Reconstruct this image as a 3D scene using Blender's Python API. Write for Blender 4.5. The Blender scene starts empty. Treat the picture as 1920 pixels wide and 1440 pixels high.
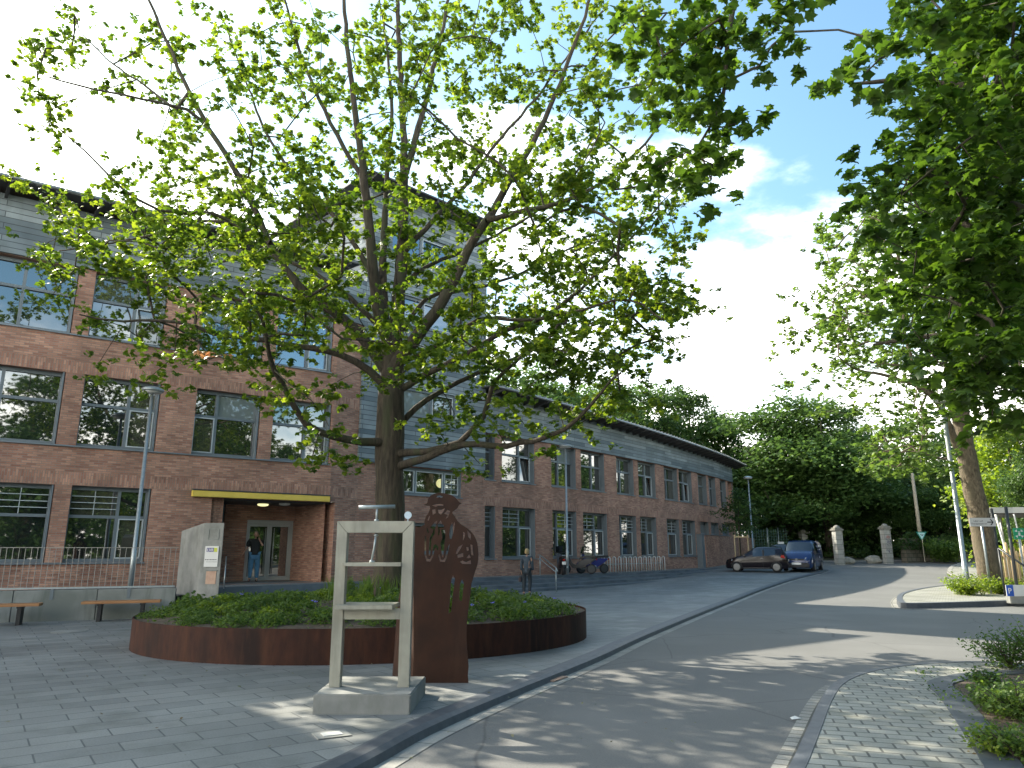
import bpy, bmesh, math, random
import numpy as np
from mathutils import Vector, Matrix

C = bpy.context.scene.collection
SC = bpy.context.scene
rad = math.radians

# ------------------------------------------------------------------ camera
FPX = 1362.0; PITCH = rad(12.94); CAMH = 1.6
cam_d = bpy.data.cameras.new("camera"); cam = bpy.data.objects.new("camera", cam_d)
C.objects.link(cam); SC.camera = cam
cam.location = (0, 0, CAMH); cam.rotation_euler = (math.pi/2 + PITCH, 0, 0)
cam_d.sensor_width = 36; cam_d.lens = FPX/1920*36
cam_d.clip_start = 0.1; cam_d.clip_end = 2000

# ------------------------------------------------------------------ world and sun
SUN_AZ = -50.0      # degrees from +Y, negative = left
SUN_EL = 36.5
W = bpy.data.worlds.new("World"); SC.world = W; W.use_nodes = True
nt = W.node_tree; nt.nodes.clear()
def wn(t, **k):
    n = nt.nodes.new(t)
    for a, b in k.items(): setattr(n, a, b)
    return n
out = wn('ShaderNodeOutputWorld'); bg = wn('ShaderNodeBackground')
sky = wn('ShaderNodeTexSky', sky_type='NISHITA', sun_disc=False)
sky.sun_elevation = rad(SUN_EL); sky.sun_rotation = rad(SUN_AZ)
sky.air_density = 1.0; sky.dust_density = 1.5; sky.ozone_density = 1.5
tc = wn('ShaderNodeTexCoord'); mp = wn('ShaderNodeMapping'); mp.inputs['Scale'].default_value = (1, 1, 2.2)
mp.inputs['Location'].default_value = (0.35, 0.1, 0.0)
nz = wn('ShaderNodeTexNoise'); nz.inputs['Scale'].default_value = 2.6; nz.inputs['Detail'].default_value = 9; nz.inputs['Roughness'].default_value = .56
sep = wn('ShaderNodeSeparateXYZ')
# cloud cover: thick towards the left and the horizon, broken up high on the right
m1 = wn('ShaderNodeMath', operation='MULTIPLY_ADD'); m1.inputs[1].default_value = -0.26; m1.inputs[2].default_value = 0.06   # -x
m2 = wn('ShaderNodeMath', operation='MULTIPLY_ADD'); m2.inputs[1].default_value = -0.80; m2.inputs[2].default_value = 0.28   # -z
m3 = wn('ShaderNodeMath', operation='ADD'); m4 = wn('ShaderNodeMath', operation='ADD')
rp = wn('ShaderNodeValToRGB'); rp.color_ramp.elements[0].position = .44; rp.color_ramp.elements[1].position = .72
rp.color_ramp.interpolation = 'EASE'
cl = wn('ShaderNodeMixRGB'); cl.inputs[2].default_value = (12.2, 11.7, 10.6, 1)
gm = wn('ShaderNodeMixRGB', blend_type='MULTIPLY'); gm.inputs[0].default_value = 1; gm.inputs[2].default_value = (.52, .65, .62, 1)
L = nt.links.new
L(tc.outputs['Generated'], mp.inputs[0]); L(mp.outputs[0], nz.inputs['Vector']); L(tc.outputs['Generated'], sep.inputs[0])
L(sep.outputs[0], m1.inputs[0]); L(sep.outputs[2], m2.inputs[0]); L(m1.outputs[0], m3.inputs[0]); L(m2.outputs[0], m3.inputs[1])
L(m3.outputs[0], m4.inputs[0]); L(nz.outputs[0], m4.inputs[1]); L(m4.outputs[0], rp.inputs[0])
L(rp.outputs[0], cl.inputs[0]); L(sky.outputs[0], gm.inputs[1]); L(gm.outputs[0], cl.inputs[1]); L(cl.outputs[0], bg.inputs[0]); L(bg.outputs[0], out.inputs[0])
bg.inputs[1].default_value = 0.15

sl = bpy.data.lights.new("sun", 'SUN'); so = bpy.data.objects.new("sun", sl); C.objects.link(so)
sl.energy = 3.5; sl.angle = rad(0.53); sl.color = (1, .92, .76)
_a, _e = rad(SUN_AZ), rad(SUN_EL)
sdir = Vector((math.sin(_a)*math.cos(_e), math.cos(_a)*math.cos(_e), math.sin(_e)))
so.rotation_euler = sdir.to_track_quat('Z', 'Y').to_euler(); so.location = sdir*60
SC.view_settings.view_transform = 'Standard'; SC.view_settings.look = 'None'
SC.view_settings.exposure = 1.8; SC.view_settings.gamma = 1
SC.cycles.max_bounces = 8; SC.cycles.diffuse_bounces = 4; SC.cycles.transmission_bounces = 4
SC.cycles.use_denoising = True
SC.cycles.sample_clamp_indirect = 6

# ------------------------------------------------------------------ measuring from the photograph (1920 px wide frame)
CPT, SPT = math.cos(PITCH), math.sin(PITCH)
def g(y):
    y = min(max(y, 25.0), 62.0)
    return .0008*(y-25)**2
def ray(x, y):
    u = (x-960)/FPX; v = (720-y)/FPX
    return u, CPT - v*SPT, SPT + v*CPT
def onz(x, y, z=0.0):
    r = ray(x, y); t = (z-CAMH)/r[2]
    return Vector((r[0]*t, r[1]*t, z))
def onY(x, y, Y):
    r = ray(x, y); t = Y/r[1]
    return Vector((r[0]*t, Y, CAMH + r[2]*t))
def gnd(x, y, dz=0.0):
    r = ray(x, y); Y = 20.0
    for i in range(200):
        t = (g(Y)+dz-CAMH)/r[2]; Yn = r[1]*t
        if Yn < 0: Yn = 90
        Y = .8*Y + .2*Yn
    return Vector((r[0]/r[1]*Y, Y, g(Y)+dz))

# ------------------------------------------------------------------ materials
def mat(name, col=(.5, .5, .5), rough=.6, metal=0.0, spec=None, emit=None, estr=1):
    m = bpy.data.materials.new(name); m.use_nodes = True
    b = m.node_tree.nodes['Principled BSDF']
    b.inputs['Base Color'].default_value = (*col, 1); b.inputs['Roughness'].default_value = rough
    b.inputs['Metallic'].default_value = metal
    if spec is not None: b.inputs['Specular IOR Level'].default_value = spec
    if emit: b.inputs['Emission Color'].default_value = (*emit, 1); b.inputs['Emission Strength'].default_value = estr
    return m
def nodes(m):
    t = m.node_tree
    def n(ty, **k):
        x = t.nodes.new(ty)
        for a, b in k.items(): setattr(x, a, b)
        return x
    return t, n, t.links.new, t.nodes['Principled BSDF']
def noisy(name, c1, c2, scale=5.0, rough=.7, metal=0.0, bump=0.0, detail=6, c3=None, scale2=None, stretch=(1, 1, 1), spec=None):
    m = mat(name, c1, rough, metal, spec); t, n, l, b = nodes(m)
    tc = n('ShaderNodeTexCoord'); mp = n('ShaderNodeMapping'); mp.inputs['Scale'].default_value = stretch
    nz = n('ShaderNodeTexNoise'); nz.inputs['Scale'].default_value = scale; nz.inputs['Detail'].default_value = detail; nz.inputs['Roughness'].default_value = .6
    rp = n('ShaderNodeValToRGB'); e = rp.color_ramp.elements; e[0].position = .32; e[1].position = .68
    e[0].color = (*c1, 1); e[1].color = (*c2, 1)
    l(tc.outputs['Object'], mp.inputs[0]); l(mp.outputs[0], nz.inputs['Vector']); l(nz.outputs[0], rp.inputs[0])
    o = rp.outputs[0]
    if c3 is not None:
        nb = n('ShaderNodeTexNoise'); nb.inputs['Scale'].default_value = scale2; nb.inputs['Detail'].default_value = 4
        l(mp.outputs[0], nb.inputs['Vector'])
        r2 = n('ShaderNodeValToRGB'); r2.color_ramp.elements[0].position = .48; r2.color_ramp.elements[1].position = .66
        l(nb.outputs[0], r2.inputs[0]); mx = n('ShaderNodeMixRGB'); mx.inputs[2].default_value = (*c3, 1)
        l(r2.outputs[0], mx.inputs[0]); l(o, mx.inputs[1]); o = mx.outputs[0]
    l(o, b.inputs['Base Color'])
    if bump:
        bp = n('ShaderNodeBump'); bp.inputs['Strength'].default_value = bump; bp.inputs['Distance'].default_value = .02
        l(nz.outputs[0], bp.inputs['Height']); l(bp.outputs[0], b.inputs['Normal'])
    return m
def bricky(name, c1, c2, cm, bw, rh, mort, coord='UV', rot=0.0, rough=.85, off=.5, scale_noise=1.3, namt=.35, bump=.3, freq=2, bias=0.0, fine=0.0):
    m = mat(name, c1, rough); t, n, l, b = nodes(m)
    tc = n('ShaderNodeTexCoord'); mp = n('ShaderNodeMapping'); mp.inputs['Rotation'].default_value = (0, 0, rot)
    bt = n('ShaderNodeTexBrick', offset=off, offset_frequency=freq)
    for k, v in (('Scale', 1.0), ('Mortar Size', mort), ('Brick Width', bw), ('Row Height', rh), ('Bias', bias), ('Mortar Smooth', .2)):
        bt.inputs[k].default_value = v
    bt.inputs['Color1'].default_value = (*c1, 1); bt.inputs['Color2'].default_value = (*c2, 1); bt.inputs['Mortar'].default_value = (*cm, 1)
    nz = n('ShaderNodeTexNoise'); nz.inputs['Scale'].default_value = scale_noise; nz.inputs['Detail'].default_value = 5
    rp = n('ShaderNodeMapRange'); rp.inputs['From Min'].default_value = .3; rp.inputs['From Max'].default_value = .7
    rp.inputs['To Min'].default_value = 1-namt; rp.inputs['To Max'].default_value = 1+namt*.6
    mx = n('ShaderNodeMixRGB', blend_type='MULTIPLY'); mx.inputs[0].default_value = 1
    l(tc.outputs[coord], mp.inputs[0]); l(mp.outputs[0], bt.inputs['Vector']); l(tc.outputs[coord], nz.inputs['Vector'])
    l(nz.outputs[0], rp.inputs[0]); l(bt.outputs['Color'], mx.inputs[1]); l(rp.outputs[0], mx.inputs[2])
    o = mx.outputs[0]
    if fine:
        nf = n('ShaderNodeTexNoise'); nf.inputs['Scale'].default_value = 60; nf.inputs['Detail'].default_value = 3
        l(tc.outputs[coord], nf.inputs['Vector'])
        rf = n('ShaderNodeMapRange'); rf.inputs['From Min'].default_value = .3; rf.inputs['From Max'].default_value = .7
        rf.inputs['To Min'].default_value = 1-fine; rf.inputs['To Max'].default_value = 1+fine
        m2_ = n('ShaderNodeMixRGB', blend_type='MULTIPLY'); m2_.inputs[0].default_value = 1
        l(nf.outputs[0], rf.inputs[0]); l(o, m2_.inputs[1]); l(rf.outputs[0], m2_.inputs[2]); o = m2_.outputs[0]
    l(o, b.inputs['Base Color'])
    bp = n('ShaderNodeBump', invert=True); bp.inputs['Strength'].default_value = bump; bp.inputs['Distance'].default_value = .01
    l(bt.outputs['Fac'], bp.inputs['Height']); l(bp.outputs[0], b.inputs['Normal'])
    return m
def stain(m, coord, sc, stretch, lo, amt=.35):
    t, n, l, b = nodes(m); src = b.inputs['Base Color'].links[0].from_socket
    tcx = n('ShaderNodeTexCoord'); mp = n('ShaderNodeMapping'); mp.inputs['Scale'].default_value = stretch; nz_ = n('ShaderNodeTexNoise'); nz_.inputs['Scale'].default_value = sc; nz_.inputs['Detail'].default_value = 7; nz_.inputs['Roughness'].default_value = .65
    l(tcx.outputs[coord], mp.inputs[0]); l(mp.outputs[0], nz_.inputs['Vector']); r_ = n('ShaderNodeMapRange'); r_.inputs['From Min'].default_value = .5; r_.inputs['From Max'].default_value = .68; r_.inputs['To Max'].default_value = amt; l(nz_.outputs[0], r_.inputs[0])
    mx = n('ShaderNodeMixRGB'); mx.inputs[2].default_value = (*lo, 1); l(r_.outputs[0], mx.inputs[0]); l(src, mx.inputs[1]); l(mx.outputs[0], b.inputs['Base Color'])
def leafmat(name, cols, trans=.5, gloss=.5):
    m = bpy.data.materials.new(name); m.use_nodes = True; t = m.node_tree; t.nodes.clear()
    n = t.nodes.new; l = t.links.new
    o = n('ShaderNodeOutputMaterial'); ge = n('ShaderNodeNewGeometry'); rp = n('ShaderNodeValToRGB')
    e = rp.color_ramp.elements
    while len(e) < len(cols): e.new(.5)
    for i, c in enumerate(cols): e[i].position = i/(len(cols)-1); e[i].color = (*c, 1)
    tcc = n('ShaderNodeTexCoord'); nzz = n('ShaderNodeTexNoise'); nzz.inputs['Scale'].default_value = .9; nzz.inputs['Detail'].default_value = 2
    ad = n('ShaderNodeMath'); ad.operation = 'MULTIPLY_ADD'; ad.inputs[1].default_value = 1.8; ad.inputs[2].default_value = -.9
    a2 = n('ShaderNodeMath'); a2.operation = 'ADD'; a2.use_clamp = True
    l(tcc.outputs['Object'], nzz.inputs['Vector']); l(nzz.outputs[0], ad.inputs[0]); l(ad.outputs[0], a2.inputs[0]); l(ge.outputs['Random Per Island'], a2.inputs[1]); l(a2.outputs[0], rp.inputs[0])
    d = n('ShaderNodeBsdfPrincipled'); d.inputs['Roughness'].default_value = .45; d.inputs['Specular IOR Level'].default_value = gloss
    l(rp.outputs[0], d.inputs['Base Color'])
    tr = n('ShaderNodeBsdfTranslucent'); hs = n('ShaderNodeHueSaturation'); hs.inputs['Hue'].default_value = .486; hs.inputs['Saturation'].default_value = 1.12; hs.inputs['Value'].default_value = 2.4
    l(rp.outputs[0], hs.inputs['Color']); l(hs.outputs[0], tr.inputs[0])
    mx = n('ShaderNodeMixShader'); mx.inputs[0].default_value = trans
    l(d.outputs[0], mx.inputs[1]); l(tr.outputs[0], mx.inputs[2]); l(mx.outputs[0], o.inputs[0])
    return m

M = {}
M['brick'] = bricky('brick_wall', (.50, .272, .185), (.275, .122, .085), (.26, .20, .16), .25, .067, .010, namt=.34, scale_noise=.8, bump=.35, fine=.2)
M['clad'] = bricky('board_cladding', (.080, .112, .132), (.27, .315, .33), (.04, .05, .06), 2.6, .19, .012, namt=.22, off=.37, bump=.5, rough=.6)
M['paver'] = bricky('plaza_paver', (.176, .184, .180), (.236, .242, .232), (.078, .088, .092), .62, .31, .008, 'Object', rot=rad(-36), off=.4, namt=.28, scale_noise=.45, bump=.25, rough=.62, fine=.14)
M['paverlight'] = bricky('pavement_paver', (.27, .27, .235), (.33, .325, .285), (.09, .09, .08), .25, .17, .011, 'Object', rot=rad(17), off=.5, namt=.2, scale_noise=.9, bump=.3, rough=.75, fine=.12)
M['cobble'] = bricky('gutter_sett', (.25, .245, .22), (.33, .32, .29), (.09, .09, .08), .16, .16, .012, 'UV', off=0, namt=.25, bump=.4, fine=.15)
M['asphalt'] = noisy('asphalt', (.115, .115, .111), (.158, .158, .152), 60, .82, bump=.25, c3=(.165, .164, .158), scale2=.35)
def asphalt_detail(m):
    t, n, l, b = nodes(m); src = b.inputs['Base Color'].links[0].from_socket
    tcx = n('ShaderNodeTexCoord'); nz_ = n('ShaderNodeTexNoise'); nz_.inputs['Scale'].default_value = 1.4; nz_.inputs['Detail'].default_value = 5
    ad = n('ShaderNodeMixRGB'); ad.inputs[0].default_value = .12; l(tcx.outputs['Object'], ad.inputs[1]); l(tcx.outputs['Object'], nz_.inputs['Vector']); l(nz_.outputs['Color'], ad.inputs[2])
    vo = n('ShaderNodeTexVoronoi', feature='DISTANCE_TO_EDGE'); vo.inputs['Scale'].default_value = .34; l(ad.outputs[0], vo.inputs['Vector'])
    rr_ = n('ShaderNodeMapRange'); rr_.inputs['From Max'].default_value = .006; rr_.inputs['To Min'].default_value = .62; l(vo.outputs[0], rr_.inputs[0])
    gr = n('ShaderNodeTexVoronoi'); gr.inputs['Scale'].default_value = 9; l(tcx.outputs['Object'], gr.inputs['Vector'])
    g2_ = n('ShaderNodeMapRange'); g2_.inputs['From Min'].default_value = .03; g2_.inputs['From Max'].default_value = .06; g2_.inputs['To Min'].default_value = 1.5; l(gr.outputs['Distance'], g2_.inputs[0])
    m1_ = n('ShaderNodeMixRGB', blend_type='MULTIPLY'); m1_.inputs[0].default_value = 1; l(src, m1_.inputs[1]); l(rr_.outputs[0], m1_.inputs[2])
    m2_ = n('ShaderNodeMixRGB', blend_type='MULTIPLY'); m2_.inputs[0].default_value = 1; l(m1_.outputs[0], m2_.inputs[1]); l(g2_.outputs[0], m2_.inputs[2]); l(m2_.outputs[0], b.inputs['Base Color'])
asphalt_detail(M['asphalt'])
M['kerb'] = noisy('kerb_stone', (.05, .058, .07), (.08, .09, .105), 9, .55, bump=.1)
M['gutter'] = bricky('gutter_strip', (.26, .255, .235), (.31, .305, .28), (.11, .11, .10), .5, .6, .01, 'UV', off=0, namt=.25, bump=.2, fine=.1)
M['concrete'] = noisy('concrete', (.21, .215, .205), (.29, .292, .272), 3.0, .8, bump=.1, c3=(.165, .17, .16), scale2=1.1)
M['concrete_wall'] = noisy('concrete_wall', (.20, .215, .205), (.26, .275, .26), 2.0, .85, bump=.12, c3=(.155, .17, .155), scale2=.8)
M['step'] = noisy('step_stone', (.095, .118, .138), (.138, .162, .18), 2.5, .7, bump=.1, c3=(.075, .09, .105), scale2=.9)
M['frame'] = noisy('window_frame', (.125, .155, .175), (.15, .18, .20), 4, .45)
M['framelight'] = mat('window_sash', (.42, .47, .49), .4)
M['sill'] = mat('sill_metal', (.18, .21, .235), .4, .3)
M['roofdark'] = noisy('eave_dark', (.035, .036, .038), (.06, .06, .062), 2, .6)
M['roofmetal'] = noisy('roof_metal', (.22, .235, .24), (.30, .31, .32), 2, .35, .6)
M['yellow'] = noisy('canopy_yellow', (.62, .46, .075), (.70, .53, .10), 2, .5)
M['galv'] = noisy('galvanised_steel', (.30, .34, .35), (.40, .44, .45), 14, .4, .6)
M['railpaint'] = mat('railing_steel', (.30, .285, .26), .45, .5)
M['corten'] = noisy('corten_rust', (.028, .0115, .008), (.055, .020, .011), 7, .8, bump=.15, c3=(.018, .009, .007), scale2=1.2, stretch=(1.5, 1.5, .6), spec=.25)
M['cortenplate'] = noisy('corten_plate', (.030, .0125, .007), (.046, .0175, .009), 4.5, .75, bump=.08, c3=(.020, .009, .006), scale2=1.6, spec=.3)
M['steelpaint'] = noisy('sculpture_steel', (.31, .30, .245), (.37, .36, .30), 5, .42, .05, c3=(.26, .255, .215), scale2=2.2)
M['soil'] = noisy('soil', (.05, .036, .025), (.12, .09, .063), 14, .95, bump=.6)
M['wood'] = noisy('bench_wood', (.30, .135, .05), (.42, .21, .09), 4, .6, stretch=(1, 12, 12))
M['paleWood'] = noisy('stake_wood', (.42, .31, .17), (.56, .43, .26), 6, .7, stretch=(6, 6, 1))
M['greyWood'] = noisy('pole_wood', (.28, .25, .19), (.40, .36, .28), 5, .8, stretch=(6, 6, 1))
M['black'] = mat('black_plastic', (.015, .015, .016), .5)
M['darkmetal'] = mat('dark_metal', (.05, .055, .06), .45, .4)
M['bark'] = noisy('bark', (.022, .018, .013), (.075, .060, .042), 11, .92, bump=1.0, c3=(.040, .044, .022), scale2=2.2, stretch=(1.6, 1.6, .22))
M['barkpale'] = noisy('bark_pale', (.045, .034, .022), (.20, .16, .105), 13, .92, bump=1.0, c3=(.12, .10, .065), scale2=3, stretch=(1.2, 1.2, .5))
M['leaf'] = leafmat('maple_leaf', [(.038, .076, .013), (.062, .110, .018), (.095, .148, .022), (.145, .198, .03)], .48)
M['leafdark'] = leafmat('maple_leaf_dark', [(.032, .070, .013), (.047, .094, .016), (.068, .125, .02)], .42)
M['leafmid'] = leafmat('wood_leaf', [(.052, .098, .022), (.080, .136, .030), (.115, .18, .038)], .38, .3)
M['leafwood'] = leafmat('wood_tree_leaf', [(.036, .074, .022), (.056, .104, .030), (.082, .142, .038)], .3, .3)
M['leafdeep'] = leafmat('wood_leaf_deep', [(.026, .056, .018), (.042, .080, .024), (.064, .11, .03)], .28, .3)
M['leaflight'] = leafmat('fresh_leaf', [(.085, .14, .022), (.135, .20, .03), (.20, .26, .045)], .45)
M['leafred'] = leafmat('red_leaf', [(.20, .10, .05), (.26, .16, .07)], .4)
M['grassblade'] = leafmat('bed_grass', [(.07, .13, .025), (.11, .17, .03)], .35)
M['white'] = mat('white_paint', (.62, .62, .60), .5)
M['purple'] = mat('sign_purple', (.13, .12, .25), .5)
M['green'] = mat('sign_green', (.015, .26, .13), .5)
M['lime'] = mat('sign_lime', (.48, .52, .05), .5)
M['blue'] = mat('sign_blue', (.02, .09, .42), .45)
M['signgrey'] = mat('sign_grey', (.50, .50, .50), .5)
M['tan'] = noisy('tan_stone', (.42, .27, .20), (.50, .34, .25), 8, .8)
M['flower'] = leafmat('iris_petal', [(.20, .17, .55), (.35, .32, .75)], .3)
M['rock'] = noisy('rock', (.22, .21, .18), (.36, .34, .29), 4, .9, bump=.5)
M['pillar'] = bricky('pillar_stone', (.30, .30, .28), (.37, .37, .34), (.17, .17, .155), .9, .34, .02, 'UV', off=.5, namt=.25, scale_noise=2)
M['cap'] = noisy('cap_stone', (.17, .165, .145), (.26, .25, .22), 6, .9)

stain(M['paver'], 'Object', 1.1, (1, 1, 1), (.085, .095, .085), .5); stain(M['paverlight'], 'Object', 1.6, (1, 1, 1), (.14, .14, .10), .5)
stain(M['brick'], 'UV', 1.0, (1.6, .35, 1), (.20, .13, .10), .35); stain(M['clad'], 'UV', 1.2, (1.5, .25, 1), (.10, .12, .115), .4)
stain(M['steelpaint'], 'Object', 2.2, (3, 3, .35), (.17, .165, .13), .5); stain(M['concrete'], 'Object', 2.6, (1.5, 1.5, .6), (.12, .125, .10), .5)
stain(M['concrete_wall'], 'Object', 2.0, (2, 2, .3), (.10, .115, .10), .6); stain(M['corten'], 'Object', 3.0, (2, 2, .25), (.085, .034, .016), .5); stain(M['cortenplate'], 'Object', 3.0, (2.5, 2.5, .3), (.055, .026, .014), .4)
def glassmat(name, col=(.012, .018, .018), ior=2.7):
    m = mat(name, col, .02); b = m.node_tree.nodes['Principled BSDF']; b.inputs['IOR'].default_value = ior
    t, n, l, b = nodes(m)
    tcx = n('ShaderNodeTexCoord'); nz_ = n('ShaderNodeTexNoise'); nz_.inputs['Scale'].default_value = .9; nz_.inputs['Detail'].default_value = 1
    bp = n('ShaderNodeBump'); bp.inputs['Strength'].default_value = .05; bp.inputs['Distance'].default_value = .05
    l(tcx.outputs['Object'], nz_.inputs['Vector']); l(nz_.outputs[0], bp.inputs['Height']); l(bp.outputs[0], b.inputs['Normal'])
    return m
M['glass'] = glassmat('window_glass'); M['glassblind'] = glassmat('window_glass_blind', (.16, .19, .20), 1.9)
M['glass_skytint'] = glassmat('window_glass_skytint', (.03, .08, .15), 2.9)  # blue sky reflection painted into the pane's base colour
M['glasswarm'] = glassmat('window_glass_room', (.055, .058, .045), 2.3)
M['carglass'] = glassmat('car_glass', (.01, .013, .015), 1.9)

# ------------------------------------------------------------------ object helpers
def tag(o, label=None, cat=None, group=None, kind=None):
    if label: o['label'] = label
    if cat: o['category'] = cat
    if group: o['group'] = group
    if kind: o['kind'] = kind
    return o
def empty(name, loc=(0, 0, 0), rz=0.0):
    o = bpy.data.objects.new(name, None); C.objects.link(o); o.location = loc; o.rotation_euler = (0, 0, rz); o.empty_display_size = .3
    return o
def link(name, me, m, parent=None, smooth=False):
    o = bpy.data.objects.new(name, me); C.objects.link(o)
    for k in (m if isinstance(m, (list, tuple)) else [m]): me.materials.append(k)
    if smooth: me.polygons.foreach_set('use_smooth', [True]*len(me.polygons))
    if parent: o.parent = parent
    return o
def copy_tree(o, parent=None):
    c = o.copy(); C.objects.link(c); c.parent = parent
    for ch in o.children: copy_tree(ch, c)
    return c
class MB:
    """collects simple solids into one mesh"""
    def __init__(s): s.v = []; s.f = []; s.uv = None
    def add(s, vs, fs):
        b = len(s.v); s.v += [tuple(v) for v in vs]; s.f += [tuple(i+b for i in f) for f in fs]; return s
    def box(s, x0, y0, z0, x1, y1, z1, M_=None):
        vs = [Vector((x, y, z)) for z in (z0, z1) for x, y in ((x0, y0), (x1, y0), (x1, y1), (x0, y1))]
        if M_ is not None: vs = [M_ @ v for v in vs]
        return s.add(vs, [(3, 2, 1, 0), (4, 5, 6, 7), (0, 1, 5, 4), (1, 2, 6, 5), (2, 3, 7, 6), (3, 0, 4, 7)])
    def tube(s, pts, r, n=8, caps=True):
        pts = [Vector(p) for p in pts]; rs = r if isinstance(r, (list, tuple)) else [r]*len(pts)
        b = len(s.v); prev = None
        for i, p in enumerate(pts):
            d = (pts[min(i+1, len(pts)-1)]-pts[max(i-1, 0)]).normalized()
            if prev is None: a = d.orthogonal().normalized()
            else: a = (prev-d*prev.dot(d)).normalized()
            prev = a; c = d.cross(a)
            for k in range(n):
                t = 2*math.pi*k/n; s.v.append(tuple(p+(a*math.cos(t)+c*math.sin(t))*rs[i]))
        for i in range(len(pts)-1):
            for k in range(n):
                k2 = (k+1) % n; s.f.append((b+i*n+k, b+i*n+k2, b+(i+1)*n+k2, b+(i+1)*n+k))
        if caps:
            s.f.append(tuple(b+k for k in reversed(range(n)))); e = b+(len(pts)-1)*n; s.f.append(tuple(e+k for k in range(n)))
        return s
    def prism(s, poly, z0, z1, top=None):
        """poly: (x,y) list ccw; top: optional list of z per vertex"""
        n = len(poly)
        vs = [(p[0], p[1], z0) for p in poly]+[(p[0], p[1], (top[i] if top else z1)) for i, p in enumerate(poly)]
        return s.add(vs, [tuple(reversed(range(n))), tuple(range(n, 2*n))]+[(i, (i+1) % n, n+(i+1) % n, n+i) for i in range(n)])
    def lathe(s, prof, c=(0, 0, 0), n=20, axis='Z'):
        b = len(s.v)
        for r, z in prof:
            for k in range(n):
                t = 2*math.pi*k/n; p = (r*math.cos(t), r*math.sin(t), z)
                if axis == 'Y': p = (p[0], p[2], p[1])
                if axis == 'X': p = (p[2], p[0], p[1])
                s.v.append((c[0]+p[0], c[1]+p[1], c[2]+p[2]))
        for i in range(len(prof)-1):
            for k in range(n):
                k2 = (k+1) % n; s.f.append((b+i*n+k, b+i*n+k2, b+(i+1)*n+k2, b+(i+1)*n+k))
        s.f.append(tuple(b+k for k in reversed(range(n)))); e = b+(len(prof)-1)*n; s.f.append(tuple(e+k for k in range(n)))
        return s
    def build(s, name, m, parent=None, smooth=False, bevel=0.0, fix=True):
        me = bpy.data.meshes.new(name); me.from_pydata(s.v, [], s.f)
        if s.uv:
            ul = me.uv_layers.new(name='UVMap'); ul.data.foreach_set('uv', np.array(s.uv, 'f').ravel())
        if fix or bevel:
            bm = bmesh.new(); bm.from_mesh(me)
            if fix: bmesh.ops.recalc_face_normals(bm, faces=bm.faces)
            if bevel: bmesh.ops.bevel(bm, geom=[e for e in bm.edges if e.calc_face_angle(0) > .5], offset=bevel, segments=2, affect='EDGES')
            bm.to_mesh(me); bm.free()
        me.update()
        o = link(name, me, m, parent, smooth)
        return o
def npmesh(name, v, tri, m, parent=None, smooth=False, matidx=None):
    """v (N,3), tri (K,3 or 4) arrays"""
    me = bpy.data.meshes.new(name); k = tri.shape[1]
    me.vertices.add(len(v)); me.vertices.foreach_set('co', np.ascontiguousarray(v, 'f').ravel())
    me.loops.add(tri.size); me.loops.foreach_set('vertex_index', np.ascontiguousarray(tri, 'i').ravel())
    me.polygons.add(len(tri)); me.polygons.foreach_set('loop_start', np.arange(0, tri.size, k, dtype='i'))
    me.polygons.foreach_set('loop_total', np.full(len(tri), k, 'i'))
    me.update(calc_edges=True)
    return link(name, me, m, parent, smooth)
def evalmesh(o):
    dg = bpy.context.evaluated_depsgraph_get(); dg.update()
    return bpy.data.meshes.new_from_object(o.evaluated_get(dg))
def textmesh(name, txt, size, m, parent, loc, rot, ext=.002, bold=.0, align='LEFT'):
    cu = bpy.data.curves.new(name, 'FONT'); cu.body = txt; cu.size = size; cu.extrude = ext; cu.offset = bold; cu.align_x = align
    t = bpy.data.objects.new(name, cu); C.objects.link(t); me = evalmesh(t)
    bpy.data.objects.remove(t); o = link(name, me, m, parent); o.location = loc; o.rotation_euler = rot
    return o
def skin(name, vs, es, rs, m, parent=None, sub=2, root=0):
    """a smooth limb surface grown round a skeleton"""
    me = bpy.data.meshes.new(name); me.from_pydata([tuple(v) for v in vs], es, [])
    t = bpy.data.objects.new(name, me); C.objects.link(t)
    md = t.modifiers.new('s', 'SKIN'); me.skin_vertices[0].data  # layer made by the modifier
    for i, r in enumerate(rs):
        rr = r if isinstance(r, tuple) else (r, r)
        me.skin_vertices[0].data[i].radius = rr; me.skin_vertices[0].data[i].use_root = (i == root)
    md.use_smooth_shade = True
    sb = t.modifiers.new('u', 'SUBSURF'); sb.levels = sub; sb.render_levels = sub
    me2 = evalmesh(t); bpy.data.objects.remove(t)
    return link(name, me2, m, parent, True)
# ================================================================== ground, road, plaza
def sheet(name, poly, dz, m, kind='structure', dx=1.0, follow=True, label=None):
    """flat polygon filled, cut in strips along y so that it follows the rising ground"""
    bm = bmesh.new(); vs = [bm.verts.new((p[0], p[1], 0)) for p in poly]; bm.faces.new(vs)
    bmesh.ops.triangulate(bm, faces=bm.faces[:])
    ys = [p[1] for p in poly]
    for k in range(26, 63, 3):
        if min(ys) < k < max(ys):
            bmesh.ops.bisect_plane(bm, geom=bm.verts[:]+bm.edges[:]+bm.faces[:], plane_co=(0, k, 0), plane_no=(0, 1, 0))
    for v in bm.verts: v.co.z = g(v.co.y)+dz
    bmesh.ops.recalc_face_normals(bm, faces=bm.faces)
    if sum(f.normal.z for f in bm.faces) < 0: bmesh.ops.reverse_faces(bm, faces=bm.faces)
    me = bpy.data.meshes.new(name); bm.to_mesh(me); bm.free()
    o = link(name, me, m); tag(o, kind=kind)
    return o
M['groundbase'] = noisy('ground_earth', (.035, .045, .02), (.07, .075, .035), .8, .95, bump=.3)
sheet('ground', [(-260, -60), (260, -60), (260, 400), (-260, 400)], -.16, M['groundbase'])
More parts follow.
